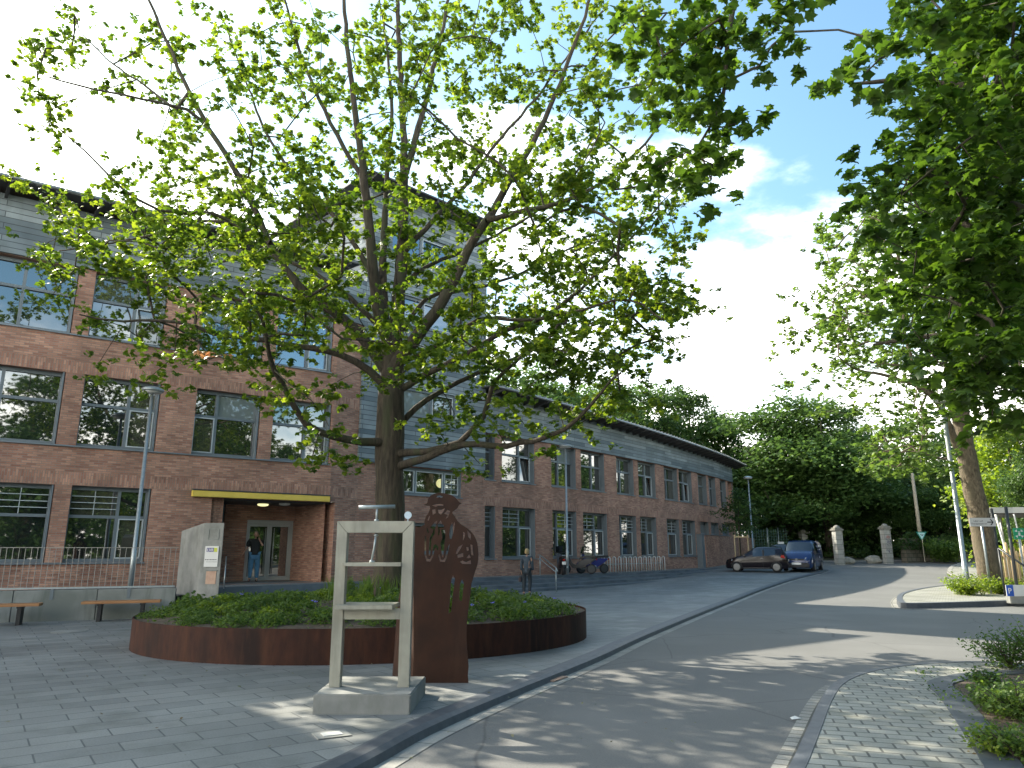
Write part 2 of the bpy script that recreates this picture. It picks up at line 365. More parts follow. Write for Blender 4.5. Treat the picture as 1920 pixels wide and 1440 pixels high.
KERB = [(-2.9, 2.0), (-2.3, 4.2)] + [gnd(*p)[:2] for p in ((600, 1436), (767, 1355), (933, 1289), (1093, 1229), (1200, 1184), (1340, 1131.5), (1420, 1103), (1480, 1084.5), (1530, 1073))]
def smooth_line(P, n=4):
    P = [Vector((p[0], p[1])) for p in P]; o = []
    for i in range(len(P)-1):
        a, b, c, d = P[max(i-1, 0)], P[i], P[i+1], P[min(i+2, len(P)-1)]
        for k in range(n):
            t = k/n; o.append(.5*((2*b)+(c-a)*t+(2*a-5*b+4*c-d)*t*t+(3*b-a-3*c+d)*t**3))
    o.append(P[-1]); return o
KL = smooth_line(KERB, 5)
_e = KL[-1]
KL += [Vector((_e.x+1.0, _e.y+1.6)), Vector((_e.x+1.6, _e.y+2.6)), Vector((_e.x+1.5, _e.y+3.6)), Vector((_e.x+.4, _e.y+5.5))]
def offs(P, d):
    """polyline moved to its right by d"""
    r = []
    for i, p in enumerate(P):
        t = (P[min(i+1, len(P)-1)]-P[max(i-1, 0)]).normalized(); r.append(Vector((p.x+t.y*d, p.y-t.x*d)))
    return r
def strip(name, P, o0, o1, prof, m, uvw=1.0, closed_end=True):
    """sweep profile [(offset,z)] along P; offset to the right"""
    mb = MB(); mb.uv = []
    n = len(prof); lines = [offs(P, a) for a, z in prof]; s = 0
    ss = [0]
    for i in range(1, len(P)): ss.append(ss[-1]+(P[i]-P[i-1]).length)
    for i in range(len(P)):
        for k in range(n): mb.v.append((lines[k][i].x, lines[k][i].y, g(P[i].y)+prof[k][1]))
    for i in range(len(P)-1):
        for k in range(n-1):
            mb.f.append((i*n+k, (i+1)*n+k, (i+1)*n+k+1, i*n+k+1))
            a, b = prof[k][0], prof[k+1][0]
            if abs(a-b) < 1e-4: b = a+.15
            mb.uv += [(ss[i], a), (ss[i+1], a), (ss[i+1], b), (ss[i], b)]
    o = mb.build(name, m, fix=False, smooth=False); tag(o, kind='structure'); return o
# plaza surface: everything left of the kerb line, up to the far wing
far = [(_e.x+.4, _e.y+5.5), (19.5, 60), (-45, 60), (-45, 2.0)]
sheet('plaza', [(p.x, p.y) for p in KL] + far, 0.0, M['paver'])
road_r = [(60, -8), (60, 61.2), (16, 61.2)]
sheet('road', [(-8, -8)]+[(60, -8), (60, 61.3), (14, 61.3), (-8, 40)], -.085, M['asphalt'])
strip('kerb', KL, 0, 0, [(-.02, -.1), (-.02, .004), (.03, .012), (.16, .008), (.22, -.02), (.245, -.09)], M['kerb'])
strip('gutter', KL, 0, 0, [(.25, -.081), (.42, -.079)], M['gutter'])
# far kerb by the old gate
FK = [Vector(p) for p in ((12, 58.5), (20, 57.8), (27, 58.3), (36, 60), (48, 62))]
strip('far_kerb', FK, 0, 0, [(-.3, -.12), (-.3, .02), (.0, .02), (.02, -.09)], M['gutter'])
sheet('wood_floor', [(p.x, p.y+.25) for p in FK]+[(60, 120), (-30, 120), (-30, 58)], -.03, M['groundbase'])

# right-hand pavement in the foreground
P_out = [(1410, 1520), (1465, 1440), (1500, 1372), (1530, 1312), (1556, 1281), (1600, 1262), (1660, 1250), (1740, 1243), (1830, 1241), (1960, 1247)]
PO = smooth_line([gnd(*p)[:2] for p in P_out], 4)
PI_ = smooth_line([gnd(*p)[:2] for p in ((1875, 1500), (1850, 1440), (1800, 1360), (1765, 1310), (1742, 1285), (1760, 1275), (1820, 1264), (1960, 1256))], 4)
strip('gutter_setts', [Vector((p.x, p.y)) for p in PO[:18]], 0, 0, [(-.12, -.083), (-.12, -.072), (.05, -.070), (.05, -.083)], M['cobble'])
strip('pavement_kerb', PO, 0, 0, [(.05, -.1), (.055, .018), (.17, .02), (.175, -.06)], M['kerb'])
_in = offs(PO, .172)
sheet('pavement', [(p.x, p.y) for p in _in]+[(p.x, p.y) for p in reversed(PI_)], .015, M['paverlight'])
strip('pavement_edging', PI_, 0, 0, [(-.02, -.05), (-.02, .022), (.25, .022), (.25, -.05)], M['kerb'])
_s = offs(PI_, .24)
sheet('soil_bed', [(p.x, p.y) for p in _s]+[(14, _s[-1].y+.3), (14, 2), (5, 1.5)], .008, M['soil'])

# island with kerb on the right (big maple stands on it)
ISL = [gnd(*p)[:2] for p in ((1975, 1132), (1900, 1131), (1800, 1134), (1700, 1136), (1684, 1130), (1683, 1122), (1695, 1114), (1735, 1105), (1800, 1099), (1980, 1092))]
IL = smooth_line([Vector(p) for p in ISL], 4)
strip('island_kerb', list(reversed(IL)), 0, 0, [(.0, -.1), (.0, .085), (-.16, .085), (-.17, 0)][::-1] if False else [(-.17, -.02), (-.16, .085), (.0, .08), (.02, -.1)], M['kerb'])
sheet('island_pavement', [(p.x, p.y) for p in IL]+[(22, 33.4)], .07, M['paverlight'])
strip('island_gutter', list(reversed(IL))[:30][8:], 0, 0, [(.02, -.083), (.02, -.076), (.2, -.074), (.2, -.083)], M['cobble'])
SW2 = smooth_line([gnd(*p)[:2] for p in ((1960, 1092), (1860, 1092), (1820, 1088), (1790, 1078), (1776, 1069), (1790, 1058), (1830, 1052), (1960, 1049))], 4)
sheet('side_pavement', [(p.x, p.y) for p in SW2], .0, M['paverlight'])
strip('side_pavement_kerb', list(reversed(SW2)), 0, 0, [(-.25, .006), (0, .012), (.02, -.1)], M['gutter'])

# ================================================================== building
class Path:
    def __init__(s, P):
        s.P = [Vector(p) for p in P]; s.S = [0]
        for i in range(1, len(P)): s.S.append(s.S[-1]+(s.P[i]-s.P[i-1]).length)
        s.N = []
        seg = [Vector(((b-a).normalized().y, -(b-a).normalized().x)) for a, b in zip(s.P, s.P[1:])]
        for i in range(len(P)):
            a = seg[max(i-1, 0)]; b = seg[min(i, len(seg)-1)]; m = (a+b).normalized(); s.N.append(m/max(.5, m.dot(b)))
    def pos(s, t, off=0.0):
        for i in range(len(s.S)-1):
            if t <= s.S[i+1] or i == len(s.S)-2:
                k = (t-s.S[i])/(s.S[i+1]-s.S[i]); return (s.P[i]+s.N[i]*off).lerp(s.P[i+1]+s.N[i+1]*off, k)
    def at_px(s, px, z, off=0.0, lo=None, hi=None):
        lo = 0.0 if lo is None else lo; hi = s.S[-1]+8 if hi is None else hi
        def X(t):
            p = s.pos(t, off); d = p.y*CPT+(z-CAMH)*_sn; return 960+FPX*p.x/d
        for i in range(60):
            m = (lo+hi)/2
            if X(m) < px: lo = m
            else: hi = m
        return lo
_sn = math.sin(PITCH)
NB = (-6.75, 27.15); NC = (-5.95, 28.2); ND = (-1.3, 32.86)
LW = Path([(NB[0]-.806*24, NB[1]-.592*24), NB, NC])
TW = Path([NC, ND])
RW = Path([ND, (1.94, 36.45), (5.5, 40.8), (9.0, 45.25), (12.5, 50.1), (14.9, 53.6), (17.3, 57.6)])
def zat(px, py, P):
    r = ray(px, py); return CAMH+r[2]/r[1]*P.y

B = empty('brick_building', (ND[0], ND[1], 0))
tag(B, 'long bent brick building with blue-grey board cladding, stair tower and yellow entrance canopy', 'building')
BI = Matrix.Translation(-Vector(B.location))
def bld(o): o.data.transform(BI); o.parent = B; return o

def wall(name, path, s0, s1, z0, ztop, ops, m, depth=.3, off=0.0, bands=(), edge=(False, False), step=2.0, closetop=False):
    zt = ztop if callable(ztop) else (lambda s_: ztop)
    sb = {s0, s1}; [sb.add(x) for x in path.S if s0 < x < s1]
    zb = {z0}
    for a, b, c, d in ops: sb |= {a, b}; zb |= {c, d}
    for a, b in bands: zb |= {a, b}
    sb = sorted(sb); q = [sb[0]]
    for x in sb[1:]:
        k = int((x-q[-1])//step); q0 = q[-1]
        for i in range(k): q.append(q0+(x-q0)*(i+1)/(k+1))
        if x-q[-1] > 1e-4: q.append(x)
    sb = q
    lowtop = min(zt(s0), zt(s1)); zb = sorted(z for z in zb if z < lowtop-.01)
    mb = MB(); mb.uv = []
    def V(s_, z, o=0.0): p = path.pos(s_, off+o); return (p.x, p.y, z)
    def quad(a, b, c, d, ua, ub, uc, ud):
        i = len(mb.v); mb.v += [a, b, c, d]; mb.f.append((i, i+1, i+2, i+3)); mb.uv += [ua, ub, uc, ud]
    for sa, sc in zip(sb, sb[1:]):
        for k in range(len(zb)):
            za = zb[k]; last = k == len(zb)-1; zc = None if last else zb[k+1]
            sm, zm = (sa+sc)/2, (za+(zc if zc else za+.01))/2
            if any(a-1e-4 < sm < b+1e-4 and c < zm < d for a, b, c, d in ops): continue
            t1, t2 = (zt(sa), zt(sc)) if last else (zc, zc)
            sw = any(a <= zm <= b for a, b in bands)
            U = (lambda s_, z: (z, s_)) if sw else (lambda s_, z: (s_, z))
            quad(V(sa, za), V(sc, za), V(sc, t2), V(sa, t1), U(sa, za), U(sc, za), U(sc, t2), U(sa, t1))
    for a, b, c, d in ops:   # reveals
        quad(V(a, c), V(a, c, -depth), V(a, d, -depth), V(a, d), (0, c), (depth, c), (depth, d), (0, d))
        quad(V(b, c, -depth), V(b, c), V(b, d), V(b, d, -depth), (0, c), (depth, c), (depth, d), (0, d))
        quad(V(a, d), V(a, d, -depth), V(b, d, -depth), V(b, d), (a, 0), (a, depth), (b, depth), (b, 0))
        quad(V(a, c, -depth), V(a, c), V(b, c), V(b, c, -depth), (a, depth), (a, 0), (b, 0), (b, depth))
    th = .28
    if edge[0]: quad(V(s0, z0, -th), V(s0, z0), V(s0, zt(s0)), V(s0, zt(s0), -th), (0, z0), (th, z0), (th, zt(s0)), (0, zt(s0)))
    if edge[1]: quad(V(s1, z0), V(s1, z0, -th), V(s1, zt(s1), -th), V(s1, zt(s1)), (0, z0), (th, z0), (th, zt(s1)), (0, zt(s1)))
    if closetop:
        for sa, sc in zip(sb, sb[1:]):
            quad(V(sa, z0, -th), V(sc, z0, -th), V(sc, z0), V(sa, z0), (sa, 0), (sc, 0), (sc, th), (sa, th))
    return bld(mb.build(name, m, fix=False))

rng = random.Random(11)
def window(path, sa, sb, za, zb, cols, transom=.60, depth=.3, off=0.0, louvre=None, sash=None, sill=True, jamb=True, blinds=(), glass='glass', silld=.07, ext=0.0, tilt=None, clear=False, name='window'):
    a = path.pos(sa, off-depth); b = path.pos(sb, off-depth); d = (b-a); w = d.length; d = d/w; n = Vector((d.y, -d.x))
    # local: x along, y INTO the building, z up
    T = Matrix(((d.x, -n.x, 0, a.x), (d.y, -n.y, 0, a.y), (0, 0, 1, za), (0, 0, 0, 1))); h = zb-za
    F = MB(); fw = .075; g_ = .002
    F.box(g_, -.06, g_, fw, .06, h-g_, T); F.box(w-fw, -.06, g_, w-g_, .06, h-g_, T)
    F.box(fw, -.06, g_, w-fw, .06, fw+.03, T); F.box(fw, -.06, h-fw-.04, w-fw, .06, h-g_, T)
    xs = [fw]+[c*w for c in cols]+[w-fw]
    for c in cols: F.box(c*w-.045, -.055, fw+.03, c*w+.045, .055, h-fw-.04, T)
    zt_ = h*transom if transom else None
    if zt_:
        for x0, x1 in zip(xs, xs[1:]):
            l_ = x0+(.045 if x0 > fw else 0); r_ = x1-(.045 if x1 < w-fw-.001 else 0)
            F.box(l_, -.05, zt_-.045, r_, .05, zt_+.045, T)
    if jamb: F.box(w-.05, -depth+.03, g_, w-.004, -.061, h-.004, T)
    fr = bld(F.build(name, M['frame']))
    # panes
    G = MB(); mats = []
    rows = [(fw+.03, zt_-.045), (zt_+.045, h-fw-.04)] if zt_ else [(fw+.03, h-fw-.04)]
    for ci, (x0, x1) in enumerate(zip(xs, xs[1:])):
        l_ = x0+(.045 if x0 > fw else 0); r_ = x1-(.045 if x1 < w-fw-.001 else 0)
        for ri, (z0, z1) in enumerate(rows):
            t1, t2 = rng.uniform(-.006, .006), rng.uniform(-.006, .006)
            if tilt == (ci, ri):
                G.add([T @ Vector(v) for v in ((l_, .03, z0), (r_, .03, z0), (r_, -.0+.16, z1), (l_, .16, z1))], [(0, 1, 2, 3)])
            else:
                G.add([T @ Vector(v) for v in ((l_, .02+t1, z0), (r_, .02-t1, z0), (r_, .02-t1+t2, z1), (l_, .02+t1+t2, z1))], [(0, 1, 2, 3)])
            mats.append(1 if (ci, ri) in blinds else (2 if rng.random() < .3 and glass == 'glass' else 0))
    p = G.build('pane', [M[glass], M['glassblind'], M['glasswarm']], fix=False)
    for i, k in enumerate(mats): p.data.polygons[i].material_index = k
    p.data.transform(BI); p.parent = fr
    if sash:
        for (ci, ri) in sash:
            x0, x1 = xs[ci], xs[ci+1]; l_ = x0+(.045 if ci else 0); r_ = x1-(.045 if x1 < w-fw-.001 else 0); z0, z1 = rows[ri]
            S = MB(); t = .035
            S.box(l_, -.075, z0, l_+t, -.02, z1, T); S.box(r_-t, -.075, z0, r_, -.02, z1, T)
            S.box(l_+t, -.075, z0, r_-t, -.02, z0+t, T); S.box(l_+t, -.075, z1-t, r_-t, -.02, z1, T)
            q = S.build('sash', M['framelight']); q.data.transform(BI); q.parent = fr
    if louvre is not None:
        ci, ri = louvre; x0, x1 = xs[ci], xs[ci+1]; l_ = x0+(.045 if ci else 0); r_ = x1-(.045 if x1 < w-fw-.001 else 0); z0, z1 = rows[ri]
        S = MB()
        nb = 4
        for k in range(1, nb): z = z0+(z1-z0)*k/nb; S.box(l_, -.1, z-.011, r_, -.07, z+.011, T)
        if r_-l_ > .7: S.box((l_+r_)/2-.01, -.07, z0, (l_+r_)/2+.01, -.045, z1, T)
        q = S.build('guard_bars', M['framelight']); q.data.transform(BI); q.parent = fr
    if sill:
        S = MB(); S.box(-.03, -depth-silld, -.045, w+.03, -.062, -.002, T)
        if ext: S.box(w+.03, -depth-silld, -.045, w+ext-.032, -depth-.003, -.002, T)
        q = S.build('sill', M['sill']); q.data.transform(BI); q.parent = fr
    return fr

# --- openings, measured at sill height
def span_(path, xa, xb, z, off=0.0): return path.at_px(xa, z, off), path.at_px(xb, z, off)
Z0, Z1, Z2 = 1.26, 4.76, 8.26; H0, H1, H2 = 3.55, 7.02, 10.45
left_ops = []
def lw(xa, xb, z, h, **k):
    a, b = span_(LW, xa, xb, z); left_ops.append((a, b, z, h, k))
s_105 = LW.at_px(105, Z1)
lw(-75, 105, Z1, H1, cols=(.34,), sash=None, blinds=())
lw(142, 290, Z1, H1, cols=(.62,), sash=[(1, 0)])
lw(358, 482, Z1, H1, cols=(.36,), sash=[(0, 0)], blinds=((1, 1),))
lw(506, 617, Z1, H1, cols=(.60,), sash=[(1, 0)])
lw(-70, 133, Z2, H2, cols=(.50,))
lw(165, 304, Z2, H2, cols=(.60,), sash=[(1, 0)])
lw(373, 492, Z2, H2, cols=(.42,), glass='glass_skytint', blinds=((0, 1),))
lw(515, 622, Z2, H2, cols=(.60,), glass='glass_skytint', sash=[(1, 0)])
lw(-95, 83, Z0, H0, cols=(.30,), louvre=(1, 1))
lw(116, 270, Z0, H0, cols=(.62,), louvre=(0, 1), sash=[(1, 0)])
for z, h, k in ((Z0, H0, 0), (Z1, H1, 1), (Z2, H2, 2)):      # part that only the side view shows
    left_ops.append((1.2, 3.6, z, h, dict(cols=(.4,))))
sr0, sr1 = span_(LW, 383, 620, .5)
ops = [(a, b, c, d) for a, b, c, d, k in left_ops] + [(sr0, sr1, .5, 3.36)]
wall('wall', LW, 0, LW.S[-1], 0.0, 10.62, ops, M['brick'], .3, bands=((3.56, 3.95), (7.03, 7.4)), edge=(True, False))
def gaps(L_):
    for o_ in L_:
        nx = [q[0]-o_[1] for q in L_ if abs(q[2]-o_[2]) < .01 and q[0] > o_[1]]
        if nx and min(nx) < 1.35: o_[4]['ext'] = min(nx)
gaps(left_ops)
for a, b, c, d, k in left_ops: window(LW, a, b, c, d, **k)
# entrance recess: back wall, side walls, ceiling
DR = 2.5
da, db = LW.at_px(455, .5, -DR), LW.at_px(545, .5, -DR); wa, wb_ = LW.at_px(384, 2.7, -DR), LW.at_px(421, 2.7, -DR)
e0 = wa-.25
rb = wall('recess_wall', LW, e0, sr1, .5, 3.42, [(da, db, .5, 2.75), (wa, wb_, Z0, 3.3)], M['brick'], .18, off=-DR)
for s_ in (e0, sr1):
    mb = MB(); mb.uv = []
    p, q = LW.pos(s_, -.3), LW.pos(s_, -DR-.01); i = len(mb.v)
    mb.v += [(p.x, p.y, .5), (q.x, q.y, .5), (q.x, q.y, 3.42), (p.x, p.y, 3.42)]; mb.f.append((i, i+1, i+2, i+3)); mb.uv += [(0, 0), (2.2, 0), (2.2, 3), (0, 3)]
    bld(mb.build('recess_side', M['brick'], fix=False))
mb = MB(); mb.uv = []
p, q = LW.pos(e0, -.29), LW.pos(sr0, -.29); i = len(mb.v)
mb.v += [(p.x, p.y, .5), (q.x, q.y, .5), (q.x, q.y, 3.42), (p.x, p.y, 3.42)]; mb.f.append((i, i+1, i+2, i+3)); mb.uv += [(0, 0), (2, 0), (2, 3), (0, 3)]
bld(mb.build('recess_return', M['brick'], fix=False))
mb = MB(); a, b, c, d = LW.pos(e0-.1, -.302), LW.pos(sr1+.02, -.302), LW.pos(sr1+.02, -DR-.3), LW.pos(e0-.1, -DR-.3)
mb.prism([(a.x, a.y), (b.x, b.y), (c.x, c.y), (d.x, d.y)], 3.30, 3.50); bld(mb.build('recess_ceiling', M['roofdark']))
window(LW, wa, wb_, Z0, 3.3, cols=(), transom=.6, off=-DR, depth=.18, louvre=(0, 1), sill=False)
# ceiling lamps
M['lamp_on'] = mat('lamp_glow', (.8, .8, .5), .4, emit=(1, .93, .45), estr=.35); M['lamp_off'] = mat('lamp_glass', (.55, .56, .54), .3)
for px, py, mm in ((493, 948, 'lamp_on'), (534, 939, 'lamp_off')):
    P = onY(px, py, 27.3 if px < 500 else 26.9); lb = MB(); lb.lathe([(.19, .065), (.2, .03), (.17, 0), (.09, -.02)], (P.x, P.y, 3.235), 20)
    bld(lb.build('ceiling_lamp', M[mm], smooth=True))
# door
a = LW.pos(da, -DR-.12); b = LW.pos(db, -DR-.12); d = (b-a); w = d.length; d /= w; n = Vector((d.y, -d.x))
T = Matrix(((d.x, -n.x, 0, a.x), (d.y, -n.y, 0, a.y), (0, 0, 1, .5), (0, 0, 0, 1)))
F = MB(); h = 2.25
M['doorframe'] = mat('door_frame', (.36, .38, .37), .45, .2)
F.box(.002, -.05, 0, .07, .05, h-.14, T); F.box(w-.07, -.05, 0, w-.002, .05, h-.14, T); F.box(.002, -.05, h-.14, w-.002, .05, h, T)
dr = bld(F.build('door', M['doorframe']))
for k in (0, 1):
    x0 = .075+k*(w-.15)/2; x1 = x0+(w-.15)/2-.006; F = MB()
    F.box(x0, -.03, .01, x0+.09, .03, h-.145, T); F.box(x1-.09, -.03, .01, x1, .03, h-.145, T); F.box(x0+.09, -.03, .01, x1-.09, .03, .16, T); F.box(x0+.09, -.03, h-.24, x1-.09, .03, h-.145, T)
    q = F.build('door_leaf', M['doorframe']); q.data.transform(BI); q.parent = dr
    F = MB(); F.add([T @ Vector(v) for v in ((x0+.09, .0, .16), (x1-.09, .0, .16), (x1-.09, .0, h-.24), (x0+.09, 0, h-.24))], [(0, 1, 2, 3)])
    q = F.build('door_glass', M['glass'], fix=False); q.data.transform(BI); q.parent = dr
    F = MB(); hx = x1-.16 if k == 0 else x0+.16
    F.tube([T @ Vector((hx, -.09, .25)), T @ Vector((hx, -.09, h-.3))], .02, 8); F.tube([T @ Vector((hx, -.09, .4)), T @ Vector((hx, -.02, .4))], .012, 6); F.tube([T @ Vector((hx, -.09, h-.5)), T @ Vector((hx, -.02, h-.5))], .012, 6)
    q = F.build('handle', M['galv'], smooth=True); q.data.transform(BI); q.parent = dr
F = MB(); F.box(.002, -.03, h+.002, w-.002, .04, 2.62-.5+.12, T) if False else F.box(.002, -.02, h+.003, w-.002, .02, 2.248+.0, T) if False else F
# intercom beside the door
P = LW.pos(LW.at_px(595, 1.7, -DR), -DR+.0); F = MB(); T2 = Matrix(((d.x, -n.x, 0, P.x), (d.y, -n.y, 0, P.y), (0, 0, 1, 1.62), (0, 0, 0, 1)))
F.box(-.05, -.04, 0, .05, -.002, .2, T2); bld(F.build('intercom', M['white'], bevel=.008))
# canopy
F = MB(); ca, cb = LW.at_px(362, 3.5, .15), LW.at_px(619, 3.5, .15); a = LW.pos(ca, .16); b = LW.pos(cb, .16); a2 = LW.pos(ca, .003); b2 = LW.pos(cb, .003)
F.prism([(a.x, a.y), (b.x, b.y), (b2.x, b2.y), (a2.x, a2.y)], 3.36, 3.56); bld(F.build('canopy', M['yellow'], bevel=.01))
a3 = LW.pos(ca, .175); b3 = LW.pos(cb, .175); F = MB()
F.prism([(a3.x, a3.y), (b3.x, b3.y), (b2.x, b2.y), (a2.x, a2.y)], 3.563, 3.60); bld(F.build('canopy_flashing', M['darkmetal']))

# tower base
w1a, w1b = TW.at_px(742, 3.85), TW.at_px(865, 3.85)
w0a, w0b = TW.at_px(774, 2.4), TW.at_px(850, 2.4)
wall('wall', TW, 0, TW.S[-1], 0.0, 5.0, [(w1a, w1b, 3.85, 4.97), (w0a, w0b, 1.5, 2.72)], M['brick'], .25)
# clear pane window with a lit globe lamp behind it
M['clear'] = bpy.data.materials.new('clear_glass'); M['clear'].use_nodes = True
_t = M['clear'].node_tree; _t.nodes.clear(); _o = _t.nodes.new('ShaderNodeOutputMaterial'); _m = _t.nodes.new('ShaderNodeMixShader'); _g = _t.nodes.new('ShaderNodeBsdfGlossy'); _r = _t.nodes.new('ShaderNodeBsdfTransparent')
_g.inputs['Roughness'].default_value = .02; _g.inputs['Color'].default_value = (.8, .9, .9, 1); _m.inputs[0].default_value = .16; _t.links.new(_r.outputs[0], _m.inputs[1]); _t.links.new(_g.outputs[0], _m.inputs[2]); _t.links.new(_m.outputs[0], _o.inputs[0])
window(TW, w1a, w1b, 3.85, 4.97, cols=(.30, .74,), transom=None, depth=.2, glass='clear', louvre=(2, 0), sash=[(0, 0), (1, 0), (2, 0)])
window(TW, w0a, w0b, 1.5, 2.72, cols=(.3,), transom=.0, depth=.2)
F = MB(); a = TW.pos(w1a-.3, -.26); b = TW.pos(w1b+.3, -.26); c = TW.pos(w1b+.3, -2.6); d_ = TW.pos(w1a-.3, -2.6)
F.prism([(a.x, a.y), (b.x, b.y), (c.x, c.y), (d_.x, d_.y)], 3.4, 5.2); F.f.pop(2)   # open towards the window
M['room'] = mat('room_wall', (.06, .09, .06), .9); bld(F.build('stair_room', M['room'], fix=False))
P = TW.pos(TW.at_px(826, 4.5, -1.0), -1.0); F = MB(); F.lathe([(.2*math.sin(math.pi*k/12), -.2*math.cos(math.pi*k/12)) for k in range(1, 12)], (P.x, P.y, 4.52), 20)
bld(F.build('globe_lamp', mat('globe_glow', (.9, .88, .5), .4, emit=(1, .97, .45), estr=.22), smooth=True))
# tower cladding
OFF = .13
mid = TW.pos(4.0, OFF)
tz = lambda y, px=800: zat(px, y, TW.pos(TW.at_px(px, 8, OFF), OFF))
tops = []
for (xa, xb, yt, yb, cc, gl) in ((735, 853, 732, 783, (.62,), 'glass'), (735, 850, 566, 618, (.5,), 'glass_skytint'), (735, 845, 448, 497, (.5,), 'glass_skytint')):
    zs, zh = tz(yb), tz(yt); a, b = TW.at_px(xa, zs, OFF), TW.at_px(xb, zs, OFF); tops.append((a, b, zs, zh, cc, gl))
ZT = 16.6
wall('cladding', TW, -.10, TW.S[-1]+.0, 5.0, ZT, [t[:4] for t in tops], M['clad'], .16, off=OFF, edge=(True, True), closetop=True)
for a, b, c, d_, cc, gl in tops: window(TW, a, b, c, d_, cc, transom=None, depth=.14, off=OFF, glass=gl, blinds=((0, 0),) if gl == 'glass' else (), sash=[(1, 0)])
TD = 7.0
def tw_box(name, s0, s1, o0, o1, z0, z1, m):
    a, b, c, d_ = TW.pos(s0, o0), TW.pos(s1, o0), TW.pos(s1, -o1), TW.pos(s0, -o1)
    mb = MB(); mb.uv = []
    P4 = [a, b, c, d_]; per = 0
    for i in range(4):
        p, q = P4[i], P4[(i+1) % 4]; L_ = (q-p).length; k = len(mb.v)
        mb.v += [(p.x, p.y, z0), (q.x, q.y, z0), (q.x, q.y, z1), (p.x, p.y, z1)]; mb.f.append((k, k+1, k+2, k+3)); mb.uv += [(per, z0), (per+L_, z0), (per+L_, z1), (per, z1)]; per += L_+.7
    return bld(mb.build(name, m, fix=False))
tw_box('tower_wall', .0, TW.S[-1]-.02, -.09, TD, 5.02, ZT, M['clad'])
# right wing
right_ops = []
def rw(xa, xb, z, h, **k): a, b = span_(RW, xa, xb, z); right_ops.append((a, b, z, h, k))
HU, HL = 6.86, 3.58
for i, (xa, xb) in enumerate(((941, 1003), (1034, 1081), (1090, 1135), (1157, 1190), (1198, 1231), (1247, 1272.5), (1275, 1299.5), (1310.5, 1327.5), (1331, 1344.5), (1352.5, 1364), (1367.5, 1377))):
    odd = i % 2
    rw(xa, xb, Z1, HU, cols=((.42,) if odd else (.60,)) if i else (.62,), sash=[(1, 0)] if i in (0, 4, 6) else None, tilt=(1, 0) if i in (0, 4, 6) else None, blinds=((1, 1),) if i in (1,) else ((0, 1),) if i in (3, 5) else ())
rw(908.5, 928, Z1, HU, cols=())
for i, (xa, xb) in enumerate(((942, 1005), (1037, 1083), (1095, 1141), (1163, 1196), (1203, 1234), (1253, 1277), (1282, 1307))):
    odd = i % 2
    rw(xa, xb, Z0, HL, cols=(.6,) if i in (0, 2, 4, 6) else (.32,), louvre=(0, 1) if i in (0, 2, 4, 6) else (1, 1), sash=[(1, 0)])
rw(908.5, 929, Z0, HL, cols=(), louvre=(0, 1))
for xa, xb in ((1314, 1330.5), (1334, 1349), (1355, 1368)): rw(xa, xb, 2.72, HL, cols=(), transom=None, blinds=((0, 0),))
rtop = lambda s_: HU+.02
wall('wall', RW, 0, RW.S[-1], 0.0, rtop, [o_[:4] for o_ in right_ops], M['brick'], .32, bands=((3.6, 3.98),), edge=(False, True))
for q_ in right_ops: q_[4].pop('ext', None)
gaps([q_ for i_, q_ in enumerate(right_ops) if i_ not in (2, 4, 6, 8, 10, 14, 16, 18, 0, 12)])
for a, b, c, d_, k in right_ops: window(RW, a, b, c, d_, depth=.32, silld=.06, **k) if 'transom' in k else window(RW, a, b, c, d_, depth=.32, silld=.06, transom=.62, **k)
RE = lambda s_: 8.72-.0205*s_       # underside of the eave
wall('cladding', RW, .02, RW.S[-1]+.1, HU+.022, RE, [], M['clad'], .1, off=.10, edge=(True, True), closetop=True)
# left wing cladding
LE = 12.35
wall('cladding', LW, 24-13.08, LW.S[-1]-.05, 10.47, LE, [], M['clad'], .1, off=.10, edge=(True, True), closetop=True)
# back and end walls
def back(name, path, s0, s1, dep, z1, m=M['brick']):
    mb = MB(); mb.uv = []
    sb = [s0]+[x for x in path.S if s0 < x < s1]+[s1]; pts = [path.pos(s0, -.28)]+[path.pos(x, -dep) for x in sb]+[path.pos(s1, -.28)]; per = 0
    for p, q in zip(pts, pts[1:]):
        L_ = (q-p).length; k = len(mb.v); mb.v += [(p.x, p.y, 0), (q.x, q.y, 0), (q.x, q.y, z1), (p.x, p.y, z1)]; mb.f.append((k, k+1, k+2, k+3)); mb.uv += [(per, 0), (per+L_, 0), (per+L_, z1), (per, z1)]; per += L_
    bld(mb.build(name, m, fix=False))
back('rear_wall', LW, 0, LW.S[1], 12, 12.3); back('rear_wall', RW, 0, RW.S[-1], 9.5, 8.0)
